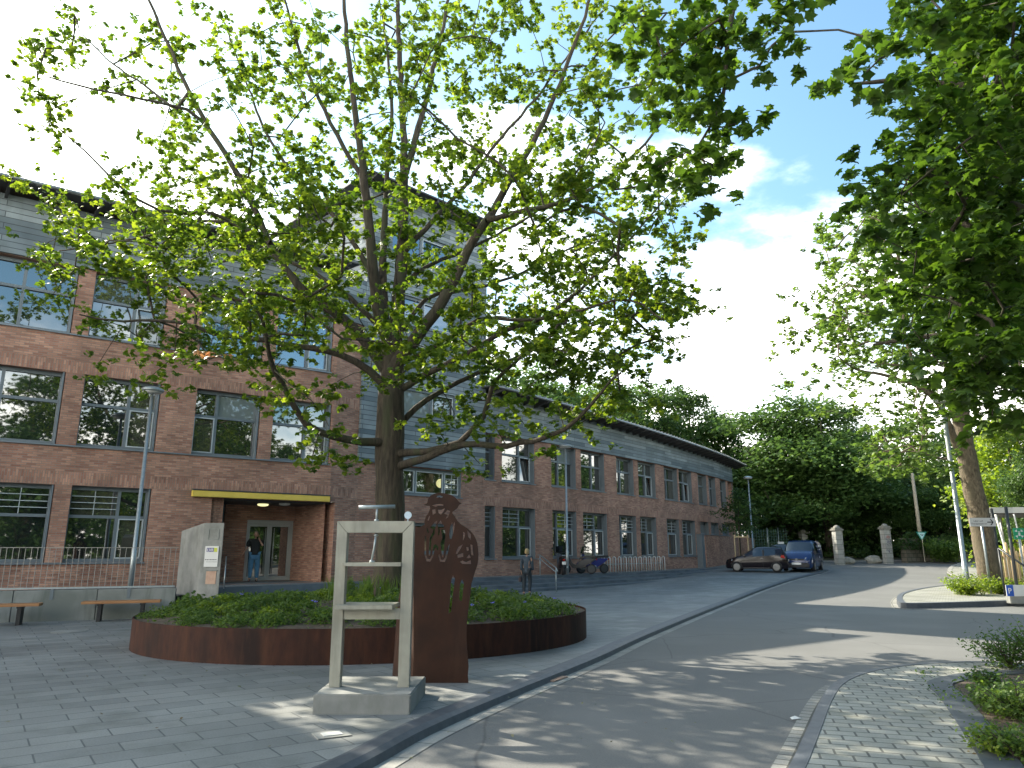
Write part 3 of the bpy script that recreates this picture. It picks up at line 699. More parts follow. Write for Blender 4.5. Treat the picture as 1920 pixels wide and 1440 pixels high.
# inner darkness so that nothing shows through: the reveals close on panes, the floors close the rest
# roofs
def roof(name, path, s0, s1, o_out, o_in, zf, th, m, drop=0.0, extra=None):
    mb = MB(); n = max(2, int((s1-s0)/1.5)); pts = sorted(set([s0+(s1-s0)*i/n for i in range(n+1)]+[x for x in path.S if s0 < x < s1]))
    for s_ in pts:
        a, b = path.pos(s_, o_out), path.pos(s_, o_in); z = zf(s_)
        mb.v += [(a.x, a.y, z+.14), (a.x, a.y, z+th+.14), (b.x, b.y, z+th-drop), (b.x, b.y, z-drop)]
    for i in range(len(pts)-1):
        for k in range(4): mb.f.append((i*4+k, (i+1)*4+k, (i+1)*4+(k+1) % 4, i*4+(k+1) % 4))
    e = (len(pts)-1)*4; mb.f += [(3, 2, 1, 0), (e, e+1, e+2, e+3)]
    return bld(mb.build(name, m))
def soffit(path, s0, s1, o_out, o_in, zf, spacing=.75):
    mb = MB(); s_ = s0+.2
    while s_ < s1-.1:
        a, b = path.pos(s_, o_out), path.pos(s_, o_in); t = path.pos(s_+.09, o_out); t2 = path.pos(s_+.09, o_in); z = zf(s_)
        vs = [(a.x, a.y, z+.01), (t.x, t.y, z+.01), (t2.x, t2.y, z-.17), (b.x, b.y, z-.17), (a.x, a.y, z+.13), (t.x, t.y, z+.13), (t2.x, t2.y, z+.02), (b.x, b.y, z+.02)]
        mb.add(vs, [(3, 2, 1, 0), (4, 5, 6, 7), (0, 1, 5, 4), (1, 2, 6, 5), (2, 3, 7, 6), (3, 0, 4, 7)]); s_ += spacing
    return bld(mb.build('rafter_tails', M['roofdark']))
roof('roof', RW, -.3, RW.S[-1]+.9, 1.05, -9.8, lambda s_: RE(s_), .05, M['roofdark'], drop=-.5)
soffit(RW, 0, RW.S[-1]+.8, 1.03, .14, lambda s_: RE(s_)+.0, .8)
# standing seams that show along the eave edge
mb = MB(); s_ = -.2
while s_ < RW.S[-1]+.9:
    a, b = RW.pos(s_, 1.10), RW.pos(s_, -3.0); t = RW.pos(s_+.05, 1.10); t2 = RW.pos(s_+.05, -3.0); z = RE(s_)+.192
    mb.add([(a.x, a.y, z), (t.x, t.y, z), (t2.x, t2.y, z+.10), (b.x, b.y, z+.10), (a.x, a.y, z+.05), (t.x, t.y, z+.05), (t2.x, t2.y, z+.15), (b.x, b.y, z+.15)], [(3, 2, 1, 0), (4, 5, 6, 7), (0, 1, 5, 4), (1, 2, 6, 5), (2, 3, 7, 6), (3, 0, 4, 7)]); s_ += .42
bld(mb.build('roof_seams', M['roofmetal']))
mb = MB(); pts = [RW.pos(x, 1.08) for x in np.linspace(-.3, RW.S[-1]+.9, 24)]; zz = [RE(x)+.12 for x in np.linspace(-.3, RW.S[-1]+.9, 24)]
mb.tube([(p.x, p.y, z) for p, z in zip(pts, zz)], .06, 8); bld(mb.build('gutter_pipe', M['roofmetal'], smooth=True))
for px, py in ((1214, 800), (1278, 818), (1324, 838)):
    s_ = RW.at_px(px, 9, -2); p = RW.pos(s_, -2.0); mb = MB(); mb.tube([(p.x, p.y, RE(s_)+.25), (p.x, p.y, RE(s_)+1.35)], .035, 6); bld(mb.build('lightning_rod', M['galv']))
SHADEBLOCK_END = 24-13.1  # unseen tower block added on the left wing so its shadow covers the plaza
wall('cladding', LW, 0, SHADEBLOCK_END, 10.47, 16.3, [], M['clad'], .1, off=.13, edge=(True, True))
bk = [LW.pos(x, o) for x, o in ((0, -.2), (SHADEBLOCK_END, -.2), (SHADEBLOCK_END, -6.8), (0, -6.8))]; mb = MB(); mb.uv = []
for i in range(4):
    p, q = bk[i], bk[(i+1) % 4]; k = len(mb.v); L_ = (q-p).length; mb.v += [(p.x, p.y, 10.5), (q.x, q.y, 10.5), (q.x, q.y, 16.3), (p.x, p.y, 16.3)]; mb.f.append((k, k+1, k+2, k+3)); mb.uv += [(0, 10.5), (L_, 10.5), (L_, 16.3), (0, 16.3)]
bld(mb.build('tower_wall', M['brick'], fix=False))  # walls of the added shadow-casting block, out of view
roof('roof', LW, -.6, SHADEBLOCK_END+.15, .9, -7.0, lambda s_: 16.3, .07, M['roofdark'])  # roof of the added shadow-casting block
roof('roof', LW, -.8, LW.S[1]+.2, 1.1, -12.2, lambda s_: LE, .06, M['roofdark'], drop=-.5)
soffit(LW, -.5, LW.S[1]+.1, 1.05, .14, lambda s_: LE, 1.2)
mb = MB(); pts = [LW.pos(x, 1.13) for x in (-.8, LW.S[1]+.2)]; mb.tube([(p.x, p.y, LE+.14) for p in pts], .055, 8); bld(mb.build('gutter_pipe', M['roofmetal'], smooth=True))
roof('roof', TW, -.75, TW.S[-1]+.18, 1.0, -TD-.4, lambda s_: ZT, .07, M['roofdark'], drop=.0)
soffit(TW, -.7, TW.S[-1]+.15, .98, .14, lambda s_: ZT, 1.1)
# ================================================================== terrace and steps
top_e = [Vector(onz(*p, .5)[:2]) for p in ((405, 1101.5), (650, 1092), (885, 1084), (1000, 1080), (1177, 1073.5), (1360, 1064.5))]
bot_e = [Vector(gnd(*p)[:2]) for p in ((405, 1124), (650, 1121), (885, 1115.5), (1000, 1110), (1177, 1096), (1372, 1074))]
mb = MB(); NS = 4
def res(P, n=9):
    o = []
    for i in range(len(P)-1):
        for k in range(n): o.append(P[i].lerp(P[i+1], k/n))
    return o+[P[-1]]
TE, BE = res(top_e), res(bot_e)
for j in range(NS):
    zt_ = .5-j*.125
    A = [t.lerp(b, j/(NS-1)) for t, b in zip(TE, BE)]
    Bk = [t.lerp(b, (j-1)/(NS-1)) for t, b in zip(TE, BE)] if j else None
    n = len(A); base = len(mb.v)
    for i in range(n):
        zz = max(zt_, g(A[i].y)*(1-(j/(NS)))+.004 if j else zt_)
        mb.v += [(A[i].x, A[i].y, -.05), (A[i].x, A[i].y, zz)]
        q = Bk[i] if j else None
        if j: mb.v.append((q.x, q.y, zz))
        else: mb.v.append((A[i].x-.01, A[i].y+.01, zz))
    for i in range(n-1):
        a = base+i*3; b = a+3; mb.f += [(a, b, b+1, a+1), (a+1, b+1, b+2, a+2)]
    mb.f.append((base, base+1, base+2))
o = mb.build('entrance_steps', M['step'], fix=False); tag(o, 'long low grey stone steps along the foot of the brick building', 'steps')
# terrace top between the steps and the facade
mb = MB(); fac = [LW.pos(LW.at_px(x, .5), -DR-.2) for x in (300, 400, 520, 618)]+[NC]+[TW.pos(3)]+[RW.pos(x, -.1) for x in (0, 3, 8, 14, 20, 24)]
poly = [(p.x, p.y) for p in TE]+[(fac[-1][0]+.4, fac[-1][1]+1)]+[(p[0], p[1]) for p in reversed(fac)]
bm = bmesh.new(); bm.faces.new([bm.verts.new((p[0], p[1], .498)) for p in poly]); bmesh.ops.triangulate(bm, faces=bm.faces[:]); me = bpy.data.meshes.new('terrace'); bm.to_mesh(me); bm.free()
o = link('terrace', me, M['paver']); tag(o, kind='structure')
if me.polygons[0].normal.z < 0: me.flip_normals()
# left terrace with concrete retaining wall
wl = [Vector(p) for p in ((-18.6, 9.8), (-11.76, 17.5), (-8.45, 18.8))]
a0, a1 = Vector((-18.0, 14.95)), Vector((-8.35, 18.75))
d = (a1-a0).normalized(); nn = Vector((d.y, -d.x))
a0 = a1-d*14
RWZ = .70
def wallT(x0): return Matrix(((d.x, -nn.x, 0, a0.x), (d.y, -nn.y, 0, a0.y), (0, 0, 1, 0), (0, 0, 0, 1)))
T = wallT(0); Lw = 14.0
RWALL = empty('retaining_wall', (a0.x, a0.y, 0)); tag(RWALL, 'low pale concrete retaining wall of panels under the steel railing', 'wall')
ri = Matrix.Translation((-a0.x, -a0.y, 0))
xs = [0]+[Lw-1.72*k for k in range(8, 0, -1)]+[Lw]
xs = [x for x in xs if x >= 0]
for x0, x1 in zip(xs, xs[1:]):
    if x1-x0 < .1: continue
    mb = MB(); mb.box(x0+.008, 0, -.1, x1-.008, .25, RWZ, T); o = mb.build('wall_panel', M['concrete_wall'], bevel=.006); o.data.transform(ri); o.parent = RWALL
mb = MB(); mb.box(0, .03, -.1, Lw, .2, RWZ-.03, T); o = mb.build('joint_backing', M['darkmetal']); o.data.transform(ri); o.parent = RWALL
mb = MB()
q = [a1+nn*-.26, a0+nn*-.26, Vector((a0.x-1.0, a0.y+7.5)), LW.pos(LW.at_px(300, .5), -.2), Vector(TE[0])+Vector((-.2, .2)), Vector((-8.4, 20.6))]
bm = bmesh.new(); bm.faces.new([bm.verts.new((p.x, p.y, .502)) for p in q]); bmesh.ops.triangulate(bm, faces=bm.faces[:]); me = bpy.data.meshes.new('side_terrace'); bm.to_mesh(me); bm.free()
o = link('side_terrace', me, M['paver']); tag(o, kind='structure')
if me.polygons[0].normal.z < 0: me.flip_normals()
# railing on top of the wall
RL = empty('steel_railing', (a0.x, a0.y, RWZ)); tag(RL, 'long thin-barred steel railing standing on the concrete wall', 'railing')
def rp(o): o.data.transform(Matrix.Translation((-a0.x, -a0.y, -RWZ))); o.parent = RL
mb = MB(); mb.box(.1, .10, RWZ+.97, Lw-.05, .135, RWZ+.985, T); rp(mb.build('handrail', M['railpaint']))
mb = MB(); mb.box(.1, .095, RWZ+.02, Lw-.05, .14, RWZ+.06, T); rp(mb.build('bottom_rail', M['galv']))
mb = MB(); x = .15
while x < Lw-.06: mb.box(x-.006, .112, RWZ+.06, x+.006, .124, RWZ+.97, T); x += .125
rp(mb.build('railing_bars', M['railpaint']))
x = Lw-1.05
while x > 0:
    mb = MB(); mb.box(x-.035, -.012, RWZ-.22, x+.035, -.002, RWZ+.01, T); mb.box(x-.02, -.002, RWZ+.003, x+.02, .11, RWZ+.018, T); rp(mb.build('bracket', M['frame'])); x -= 1.62

# benches
def bench(px0, px1, y0, y1, lab):
    P, Q = gnd(px0, y0), gnd(px1, y1)
    dd = (Q-P).normalized(); L_ = (Q-P).length; rz = math.atan2(dd.y, dd.x); c = (P+Q)/2; c.z = 0
    t = empty('wooden_bench', c, rz); tag(t, lab, 'bench', 'wooden benches by the retaining wall')
    mb = MB()
    for k in range(3): mb.box(-L_/2, -.22+k*.15, .40, L_/2, -.085+k*.15, .455)
    mb.build('seat', M['wood'], t, bevel=.006)
    for x in (-L_/2+.38, L_/2-.38):
        mb = MB(); mb.box(x-.04, -.16, 0, x+.04, .16, .36); mb.box(x-.05, -.2, .36, x+.05, .2, .398); mb.build('leg', M['black'], t, bevel=.004)
    return t
bench(150, 298, 1166, 1161.5, 'slatted wooden bench with dark legs, the whole one nearer the steel planter')
bench(-100, 72, 1176, 1170.5, 'slatted wooden bench with dark legs, cut off by the left edge of the photo')

# information stele
S0 = Vector((-7.95, 18.9)); sw = .62
poly = [(-7.89, 18.95), (-7.37, 18.95), (-7.74, 19.9), (-8.2, 20.5), (-8.85, 19.85)]
tz_ = [2.3, 2.3, 2.3, 2.2, 2.12]
ST = empty('concrete_stele', (-7.8, 19.3, 0)); tag(ST, 'pale concrete information stele with slanted top and white sign by the wall end', 'stele')
mb = MB(); mb.prism([(p[0]+7.8, p[1]-19.3) for p in poly], -.05, 2.3, tz_); mb.build('stele_body', M['concrete'], ST, bevel=.012)
fy = 18.95-19.3
def sp(px, py): P = onY(px, py, 18.95); return P.x+7.8, P.z
x0, z0 = sp(382.5, 1063); x1, z1 = sp(411.5, 1024)
mb = MB(); mb.box(x0, fy-.03, z0, x1, fy-.003, z1); sgn = mb.build('sign_plate', M['white'], ST, bevel=.003)
wS = x1-x0; hS = z1-z0
mb = MB(); mb.box(x0+.12*wS, fy-.034, z1-.28*hS, x1-.35*wS, fy-.031, z1-.08*hS); o = mb.build('logo_field', M['purple']); o.parent = sgn
mb = MB(); mb.box(x1-.345*wS, fy-.034, z1-.28*hS, x1-.10*wS, fy-.031, z1-.08*hS); o = mb.build('logo_green', M['lime']); o.parent = sgn
textmesh('lettering', 'LVR', .19*hS, M['white'], sgn, (x0+.15*wS, fy-.035, z1-.25*hS), (math.pi/2, 0, 0), .001, .001)
mb = MB(); rr = random.Random(2); x = x0+.06*wS
while x < x1-.08*wS:
    w_ = rr.uniform(.012, .035); mb.box(x, fy-.033, z0+.33*hS, x+w_, fy-.031, z0+.365*hS); x += w_+.008
x = x0+.16*wS
while x < x1-.08*wS:
    w_ = rr.uniform(.012, .03); mb.box(x, fy-.033, z0+.235*hS, x+w_, fy-.031, z0+.25*hS); x += w_+.008
o = mb.build('fine_print', M['darkmetal']); o.parent = sgn
x0, z0 = sp(385, 1095); x1, z1 = sp(406, 1071)
mb = MB(); mb.box(x0, fy-.012, z0, x1, fy-.003, z1); mb.build('stone_inlay', M['tan'], ST)
mb = MB(); mb.box(x0-.02, fy-.03, z1+.005, x1+.02, fy-.003, z1+.03); mb.build('inlay_lip', M['concrete_wall'], ST)
x0, z0 = sp(390, 1012); x1, z1 = sp(412, 991)
mb = MB(); t_ = .02
mb.box(x0, fy-.012, z0, x0+t_, fy-.002, z1); mb.box(x1-t_, fy-.012, z0, x1, fy-.002, z1); mb.box(x0+t_, fy-.012, z0, x1-t_, fy-.002, z0+t_); mb.box(x0+t_, fy-.012, z1-t_, x1-t_, fy-.002, z1)
mb.build('relief_frame', M['concrete_wall'], ST)
# thin handrail behind the stele
HRb = onz(418, 1108, .12)

# ------------------------------------------------------------------ street lamps
def make_lamp(name, H_, m='galv', rb=.075, rt=.045):
    t = empty(name, (0, 0, 0))
    mb = MB(); mb.tube([(0, 0, 0), (0, 0, 1.1), (0, 0, 1.12), (0, 0, H_-.12)], [rb, rb, rb*.8, rt], 14); mb.build('pole', M[m], t, True)
    mb = MB(); mb.lathe([(rt+.005, -.02), (.09, .02), (.30, .05), (.33, .09), (.31, .13), (.2, .19), (.07, .215)], (0, 0, H_-.12), 22); mb.build('lamp_head', M['galv'], t, True)
    mb = MB(); mb.lathe([(.10, .0), (.275, .03), (.27, .045)], (0, 0, H_-.125), 20); mb.build('lamp_glass', M['lamp_off'], t, True)
    return t
G4 = 'mushroom-headed street lamps'
P = Vector((-10.82, 21.35, .502)); o = make_lamp('street_lamp', 5.83); o.location = P
lampA = o; tag(o, 'slim grey street lamp behind the steel railing on the left terrace', 'street lamp', G4)
def cp(src, loc, lab, rz=None, grp=None):
    c = copy_tree(src); c.location = loc; c['label'] = lab
    if rz is not None: c.rotation_euler.z = rz
    if grp: c['group'] = grp
    return c
P = onz(1064, 1075, .5); k = 35.9/P.y; P = Vector((P.x*k, 35.9, .5)); lm = make_lamp('street_lamp', 6.2); lm.location = P; tag(lm, 'slim grey street lamp on the steps next to the parked scooters', 'street lamp', G4)
cp(lm, Vector((17.25, 53.3, g(53.3))), 'slim grey street lamp beyond the end of the brick building, above the dark red car')
lb = make_lamp('street_lamp', 7.2, rb=.10, rt=.075); P = onY(1813, 1093, 27.2); lb.location = (P.x, 27.2, .05); tag(lb, 'tall grey lamp post beside the big maple trunk on the right, head hidden in leaves', 'street lamp', G4)

# ------------------------------------------------------------------ planter
PC = Vector((-2.648, 14.60)); PAa, PBb, PT = 4.164, 3.481, .332
def ell(t, f=0.0):
    x, y = (PAa+f)*math.cos(t), (PBb+f)*math.sin(t); return Vector((PC.x+x*math.cos(PT)-y*math.sin(PT), PC.y+x*math.sin(PT)+y*math.cos(PT)))
PL = empty('planter', (PC.x, PC.y, 0)); tag(PL, 'big oval flower bed rimmed with rusty steel round the maple', 'planter')
mb = MB(); n = 140
for i in range(n):
    t = 2*math.pi*i/n
    for f, z in ((0, -.1), (0, .50), (-.012, .50), (-.012, -.1)): p = ell(t, f); mb.v.append((p.x-PC.x, p.y-PC.y, z))
for i in range(n):
    j = (i+1) % n
    for k in range(3): mb.f.append((i*4+k, j*4+k, j*4+k+1, i*4+k+1))
o = mb.build('steel_rim', M['corten'], PL, smooth=False)
def soilz(x, y):
    dx, dy = x-PC.x, y-PC.y; u = (dx*math.cos(PT)+dy*math.sin(PT))/PAa; v = (-dx*math.sin(PT)+dy*math.cos(PT))/PBb
    r = min(1, math.hypot(u, v)); return .465+.20*(1-r*r), r
mb = MB(); rings = 14
for j in range(rings+1):
    for i in range(72):
        t = 2*math.pi*i/72; f = j/rings; p = PC+(ell(t, -.02)-PC)*f; z = soilz(p.x, p.y)[0]+rng.uniform(-.02, .02)*(j < rings); mb.v.append((p.x-PC.x, p.y-PC.y, z))
for j in range(rings):
    for i in range(72):
        k = (i+1) % 72; mb.f.append((j*72+i, j*72+k, (j+1)*72+k, (j+1)*72+i))
mb.build('planting_soil', M['soil'], PL, fix=False)

# ------------------------------------------------------------------ chair sculpture
SCU = empty('frame_sculpture', (-1.5, 8.25, .2)); tag(SCU, 'tall chair-shaped steel frame sculpture on a square concrete plinth', 'sculpture')
PLI = empty('plinth', (-1.5, 8.2, 0)); bpy.data.objects.remove(PLI)
mb = MB(); f1 = gnd(585.5, 1340); f2 = gnd(768.5, 1340); zt_ = .19
b1 = onz(640, 1268, zt_); b2 = onz(793.5, 1268, zt_); t1 = onz(585, 1303, zt_); t2 = onz(768, 1303, zt_)
mb.prism([(f1.x, f1.y), (f2.x, f2.y), (b2.x+.03, b2.y), (b1.x-.06, b1.y)], -.06, zt_)
o = mb.build('concrete_plinth', M['concrete'], None, bevel=.01); tag(o, 'square pale concrete plinth under the chair-shaped steel frame', 'plinth')
YF = 8.22; th = .115
def fx(px, py, Y=YF): P = onY(px, py, Y); return P.x, P.z
xl, zt2 = fx(632.5, 977); xr, _ = fx(776, 977); xl2, zi = fx(651, 999); xr2, _ = fx(755, 999)
ZB = zt_
def part(name, boxes, m='steelpaint', bev=.004, yy=(0, th)):
    mb = MB()
    for bx in boxes: mb.box(*bx)
    o = mb.build(name, M[m], None, bevel=bev); o.data.transform(Matrix.Translation((1.5, -8.25, -.2))); o.parent = SCU; return o
jw = xl2-xl
def leg(xa, xb, xin_t, nm='leg'):
    mb = MB()
    mb.add([(xa, YF, ZB), (xb, YF, ZB), (xb, YF+th, ZB), (xa, YF+th, ZB), (xa if nm == 'l' else xa, YF, zi), (xb, YF, zi), (xb, YF+th, zi), (xa, YF+th, zi)], [(3, 2, 1, 0), (4, 5, 6, 7), (0, 1, 5, 4), (1, 2, 6, 5), (2, 3, 7, 6), (3, 0, 4, 7)])
    return mb
def post(side):
    xo, xi = (xl, xl2) if side < 0 else (xr, xr2)
    a = [(xo, ZB), (xi, ZB), (xi, zi-.001), (xo, zt2)]
    mb = MB(); vs = [(x, YF, z) for x, z in a]+[(x, YF+th, z) for x, z in a]
    mb.add(vs, [(0, 1, 2, 3), (7, 6, 5, 4), (0, 4, 5, 1), (1, 5, 6, 2), (2, 6, 7, 3), (3, 7, 4, 0)])
    o = mb.build('leg', M['steelpaint'], None, bevel=.004); o.data.transform(Matrix.Translation((1.5, -8.25, -.2))); o.parent = SCU
post(-1); post(1)
a = [(xl+.004, zt2), (xl2+.001, zi), (xr2-.001, zi), (xr-.004, zt2)]
mb = MB(); vs = [(x, YF, z) for x, z in a]+[(x, YF+th, z) for x, z in a]
mb.add(vs, [(0, 1, 2, 3), (7, 6, 5, 4), (0, 4, 5, 1), (1, 5, 6, 2), (2, 6, 7, 3), (3, 7, 4, 0)])
o = mb.build('top_beam', M['steelpaint'], None, bevel=.004); o.data.transform(Matrix.Translation((1.5, -8.25, -.2))); o.parent = SCU
_, zc0 = fx(700, 1062, YF-.1); _, zc1 = fx(700, 1055, YF-.1)
part('crossbar', [(xl2-.03, YF-.05, zc0, xr2-.002, YF+.09, zc1)])
_, zs0 = fx(700, 1143, YF-.16); _, zs1 = fx(700, 1135, YF-.16)
part('seat', [(xl2-.06, YF-.16, zs0, xr2-.06, YF+.35, zs1)])
part('apron', [(xl2+.002, YF+.01, zs0-.115, xr2-.002, YF+.06, zs0-.002)])
mb = MB(); xm = onY(706, 975, YF+.05).x
mb.tube([(xm, YF+.05, zt2), (xm, YF+.05, zt2+.155)], .012, 8); mb.tube([(xm, YF+.05, zt2-.005), (xm, YF+.05, zt2+.02)], .025, 10)
mb.tube([(xm, YF+.05, zi-.004), (xm-.012, YF+.05, (zi+zc1)/2), (xm-.04, YF+.05, zc1)], .013, 8); mb.tube([(xm-.03, YF+.05, zc1), (xm-.03, YF+.05, zc1+.02)], .03, 10)
mb.lathe([(.01, -.02), (.028, 0), (.01, .02)], (xm, YF+.05, zi-.025), 10)
o = mb.build('rod', M['galv'], None, smooth=True); o.data.transform(Matrix.Translation((1.5, -8.25, -.2))); o.parent = SCU
mb = MB(); zb_ = zt2+.155; mb.tube([(xm-.19, YF-.02, zb_-.005), (xm+.19, YF+.12, zb_+.012)], .021, 10)
o = mb.build('swing_bar', M['galv'], None, smooth=True); o.data.transform(Matrix.Translation((1.5, -8.25, -.2))); o.parent = SCU
M['discblue'] = mat('disc_blue', (.52, .62, .70), .35)
P = onY(765, 966, YF+.06); mb = MB(); mb.lathe([(.04, -.006), (.042, 0), (.04, .006)], (P.x, P.y, P.z), 24, 'Y')
mb.tube([(P.x, P.y+.01, P.z-.04), (P.x, P.y+.01, zt2-.0)], .006, 6)
o = mb.build('disc', M['discblue'], None); o.data.transform(Matrix.Translation((1.5, -8.25, -.2))); o.parent = SCU

# ------------------------------------------------------------------ cut-steel figure
FY = 9.64; XF = onY(776, 1281, FY).x
FG = empty('steel_figure', (-.9, FY, 0)); tag(FG, 'rusty cut-steel silhouette of a bearded man in a cap beside the chair frame', 'sculpture')
def flat(name, outline, holes, fn, thick, m, base):
    cu = bpy.data.curves.new(name, 'CURVE'); cu.dimensions = '2D'; cu.fill_mode = 'BOTH'; cu.extrude = thick/2
    for poly in [outline]+holes:
        s_ = cu.splines.new('POLY'); s_.points.add(len(poly)-1); s_.use_cyclic_u = True
        for i, p in enumerate(poly): x, z = fn(*p); s_.points[i].co = (x, z, 0, 1)
    t = bpy.data.objects.new(name, cu); C.objects.link(t); me = evalmesh(t); bpy.data.objects.remove(t)
    me.transform(base); return me
A_ = lambda L_: [(760+x/7.2, 900+y/7.2) for x, y in L_]
B_ = lambda L_: [(560+x/3.0, 880+y/3.0) for x, y in L_]
outl = A_([(112, 640), (150, 625), (190, 640), (222, 622), (262, 600), (258, 560), (270, 520), (285, 480), (305, 462), (322, 420), (335, 385), (330, 350), (300, 348), (245, 336), (285, 322), (300, 300), (305, 262), (318, 235), (345, 210), (390, 186), (450, 172), (510, 176), (560, 186), (620, 203), (660, 225), (690, 252), (712, 280), (735, 306), (760, 315), (730, 332), (716, 352), (705, 378), (672, 405), (634, 432), (636, 452), (668, 492), (700, 545), (735, 585), (780, 615), (835, 650), (880, 690), (920, 735), (950, 790), (972, 850), (983, 930), (988, 1010), (984, 1080), (972, 1150), (952, 1210), (935, 1260), (915, 1330), (893, 1400)])
outl += B_([(965, 715), (955, 790), (947, 860), (944, 930), (946, 1000), (952, 1060), (956, 1110), (952, 1160), (955, 1203), (800, 1205)]) + [(775.5, 1281)]
holes = [A_(h) for h in (
 [(415, 243), (432, 214), (468, 208), (512, 228), (488, 241), (455, 230), (440, 244)],
 [(362, 345), (400, 330), (470, 325), (520, 336), (508, 346), (445, 347), (412, 362)],
 [(362, 402), (405, 395), (412, 450), (370, 472)],
 [(440, 402), (488, 402), (535, 382), (513, 430), (480, 468), (450, 448)],
 [(525, 455), (568, 402), (606, 420), (580, 500), (545, 525), (570, 470)],
 [(300, 545), (318, 490), (336, 480), (318, 546)],
 [(335, 642), (395, 570), (430, 553), (418, 620), (398, 655), (396, 722), (352, 800), (335, 1022), (315, 1020), (328, 780), (374, 700), (380, 662)],
 [(432, 600), (478, 545), (500, 600), (522, 610), (518, 645), (462, 645), (466, 690), (456, 745), (442, 735), (448, 680)],
 [(485, 670), (535, 665), (542, 760), (528, 860), (514, 1040), (498, 1040), (474, 850), (500, 780)],
 [(592, 740), (606, 640), (632, 560), (640, 640), (660, 560), (668, 600), (655, 690), (622, 800), (600, 790)],
 [(262, 770), (276, 740), (284, 770), (280, 1005), (300, 1062), (330, 1070), (362, 1010), (382, 885), (402, 865), (446, 895), (438, 960), (418, 905), (396, 925), (376, 1030), (336, 1104), (288, 1098), (258, 1010)],
 [(443, 1010), (465, 1000), (480, 1070), (510, 1080), (538, 1045), (560, 930), (600, 858), (582, 950), (555, 1060), (532, 1107), (470, 1100)],
 [(778, 820), (782, 700), (808, 720), (802, 770)], [(835, 680), (884, 732), (884, 812), (848, 765)],
 [(680, 992), (716, 905), (778, 868), (735, 945), (700, 1000)], [(702, 1012), (782, 985), (782, 1035), (708, 1052)], [(878, 868), (905, 880), (918, 1018), (890, 1010)],
 [(822, 905), (852, 908), (858, 950), (832, 958)], [(826, 1052), (862, 1003), (882, 1045), (855, 1056)], [(738, 1105), (770, 1088), (820, 1108), (882, 1082), (888, 1134), (770, 1132)],
 [(286, 640), (300, 655), (318, 710), (302, 715)])]
holes += [B_(h) for h in ([(843, 812), (850, 745), (858, 625), (868, 594), (879, 615), (868, 700), (857, 800)], [(904, 735), (907, 645), (919, 618), (930, 640), (918, 742)])]
fn = lambda px, py: ((lambda P: (P.x+.9, P.z))(onY(px, py, FY)))
me = flat('figure_plate', outl, holes, fn, .016, None, Matrix.Rotation(math.pi/2, 4, 'X')); link('figure_plate', me, M['cortenplate'], FG)
# side wing of the plate, folded back
mb = MB(); pA = onY(776, 1281, FY); pB = gnd(737.5, 1266.5)
zz = [onY(776, y, FY).z for y in (1281, 990)]
mb.add([(pA.x, pA.y, 0), (pB.x, pB.y, 0), (pB.x+.04, pB.y-.02, .9), (pB.x+.14, pB.y-.07, 1.5), (pA.x-.02, pA.y+.01, 1.86), (pA.x, pA.y, 1.86)], [(0, 1, 2, 3, 4, 5)])
bm = bmesh.new()
o = mb.build('side_plate', M['cortenplate'], None, fix=False); o.data.transform(Matrix.Translation((.9, -FY, 0))); o.parent = FG
md = o.modifiers.new('t', 'SOLIDIFY'); md.thickness = .014; bm.free()

# ------------------------------------------------------------------ small things in the paving
P = gnd(130, 1184); mb = MB(); mb.lathe([(.33, 0), (.33, .006), (.30, .008), (.02, .009)], (P.x, P.y, .001), 28)
o = mb.build('manhole_cover', M['concrete'], None); tag(o, 'round pale manhole cover in the grey plaza paving', 'manhole cover')
P = gnd(622, 1378.5); t = empty('floor_light', P, rad(28)); tag(t, 'small square light let into the paving in front of the plinth', 'floor light')
mb = MB(); mb.box(-.15, -.12, .002, .15, .12, .010); mb.build('frame', M['concrete'], t); mb = MB(); mb.box(-.085, -.065, .0105, .085, .065, .016); mb.build('light_glass', M['lamp_off'], t)
P = gnd(1032, 1272, -.075); mb = MB(); t = empty('drain_grate', P, rad(60)); tag(t, 'rusty drain grate in the pale gutter strip by the kerb', 'drain')
for k in range(9): mb.box(-.2+k*.048, -.14, 0, -.2+k*.048+.028, .14, .012)
mb.box(-.2, -.16, 0, .215, -.141, .013); mb.box(-.2, .141, 0, .215, .16, .013)
mb.build('grate', M['tan'], t)
P = gnd(1492, 1350, -.08); mb = MB(); mb.add([(P.x-.05, P.y-.03, P.z+.012), (P.x+.05, P.y-.02, P.z+.02), (P.x+.055, P.y+.035, P.z+.012), (P.x+.005, P.y+.03, P.z+.035), (P.x-.045, P.y+.035, P.z+.016)], [(0, 1, 3), (1, 2, 3), (0, 3, 4)])
o = mb.build('paper_scrap', M['white'], None, fix=False); tag(o, 'crumpled white scrap of paper at the gutter of the right pavement', 'litter')

# ------------------------------------------------------------------ handrail on the steps
def tubeobj(name, pts, r, m, par): mb = MB(); mb.tube(pts, r, 8); return mb.build(name, M[m], par, True)
Pb = gnd(1043, 1110); Pt = Vector((1.28, 34.2, .5))
HD = empty('steps_handrail', (Pb.x, Pb.y, 0)); tag(HD, 'sloping double steel handrail on the stone steps right of the walking woman', 'handrail')
q = Vector((Pt.x-Pb.x, Pt.y-Pb.y, 0))
sl_ = [(0.06, -.12, .80), (0, 0, .95), (q.x, q.y, 1.42), (q.x-.08, q.y+.25, 1.42)]
tubeobj('rail', sl_, .022, 'galv', HD); tubeobj('rail', [(0, 0, .78), (q.x, q.y, 1.24), (q.x-.08, q.y+.2, 1.24)], .018, 'galv', HD)
tubeobj('post', [(0, 0, 0), (0, 0, .95)], .024, 'galv', HD); tubeobj('post', [(q.x, q.y, .5), (q.x, q.y, 1.42)], .024, 'galv', HD)
Pb = onz(419, 1110, .0); k = 22.6/Pb.y; Pb = Vector((Pb.x*k, 22.6, 0))
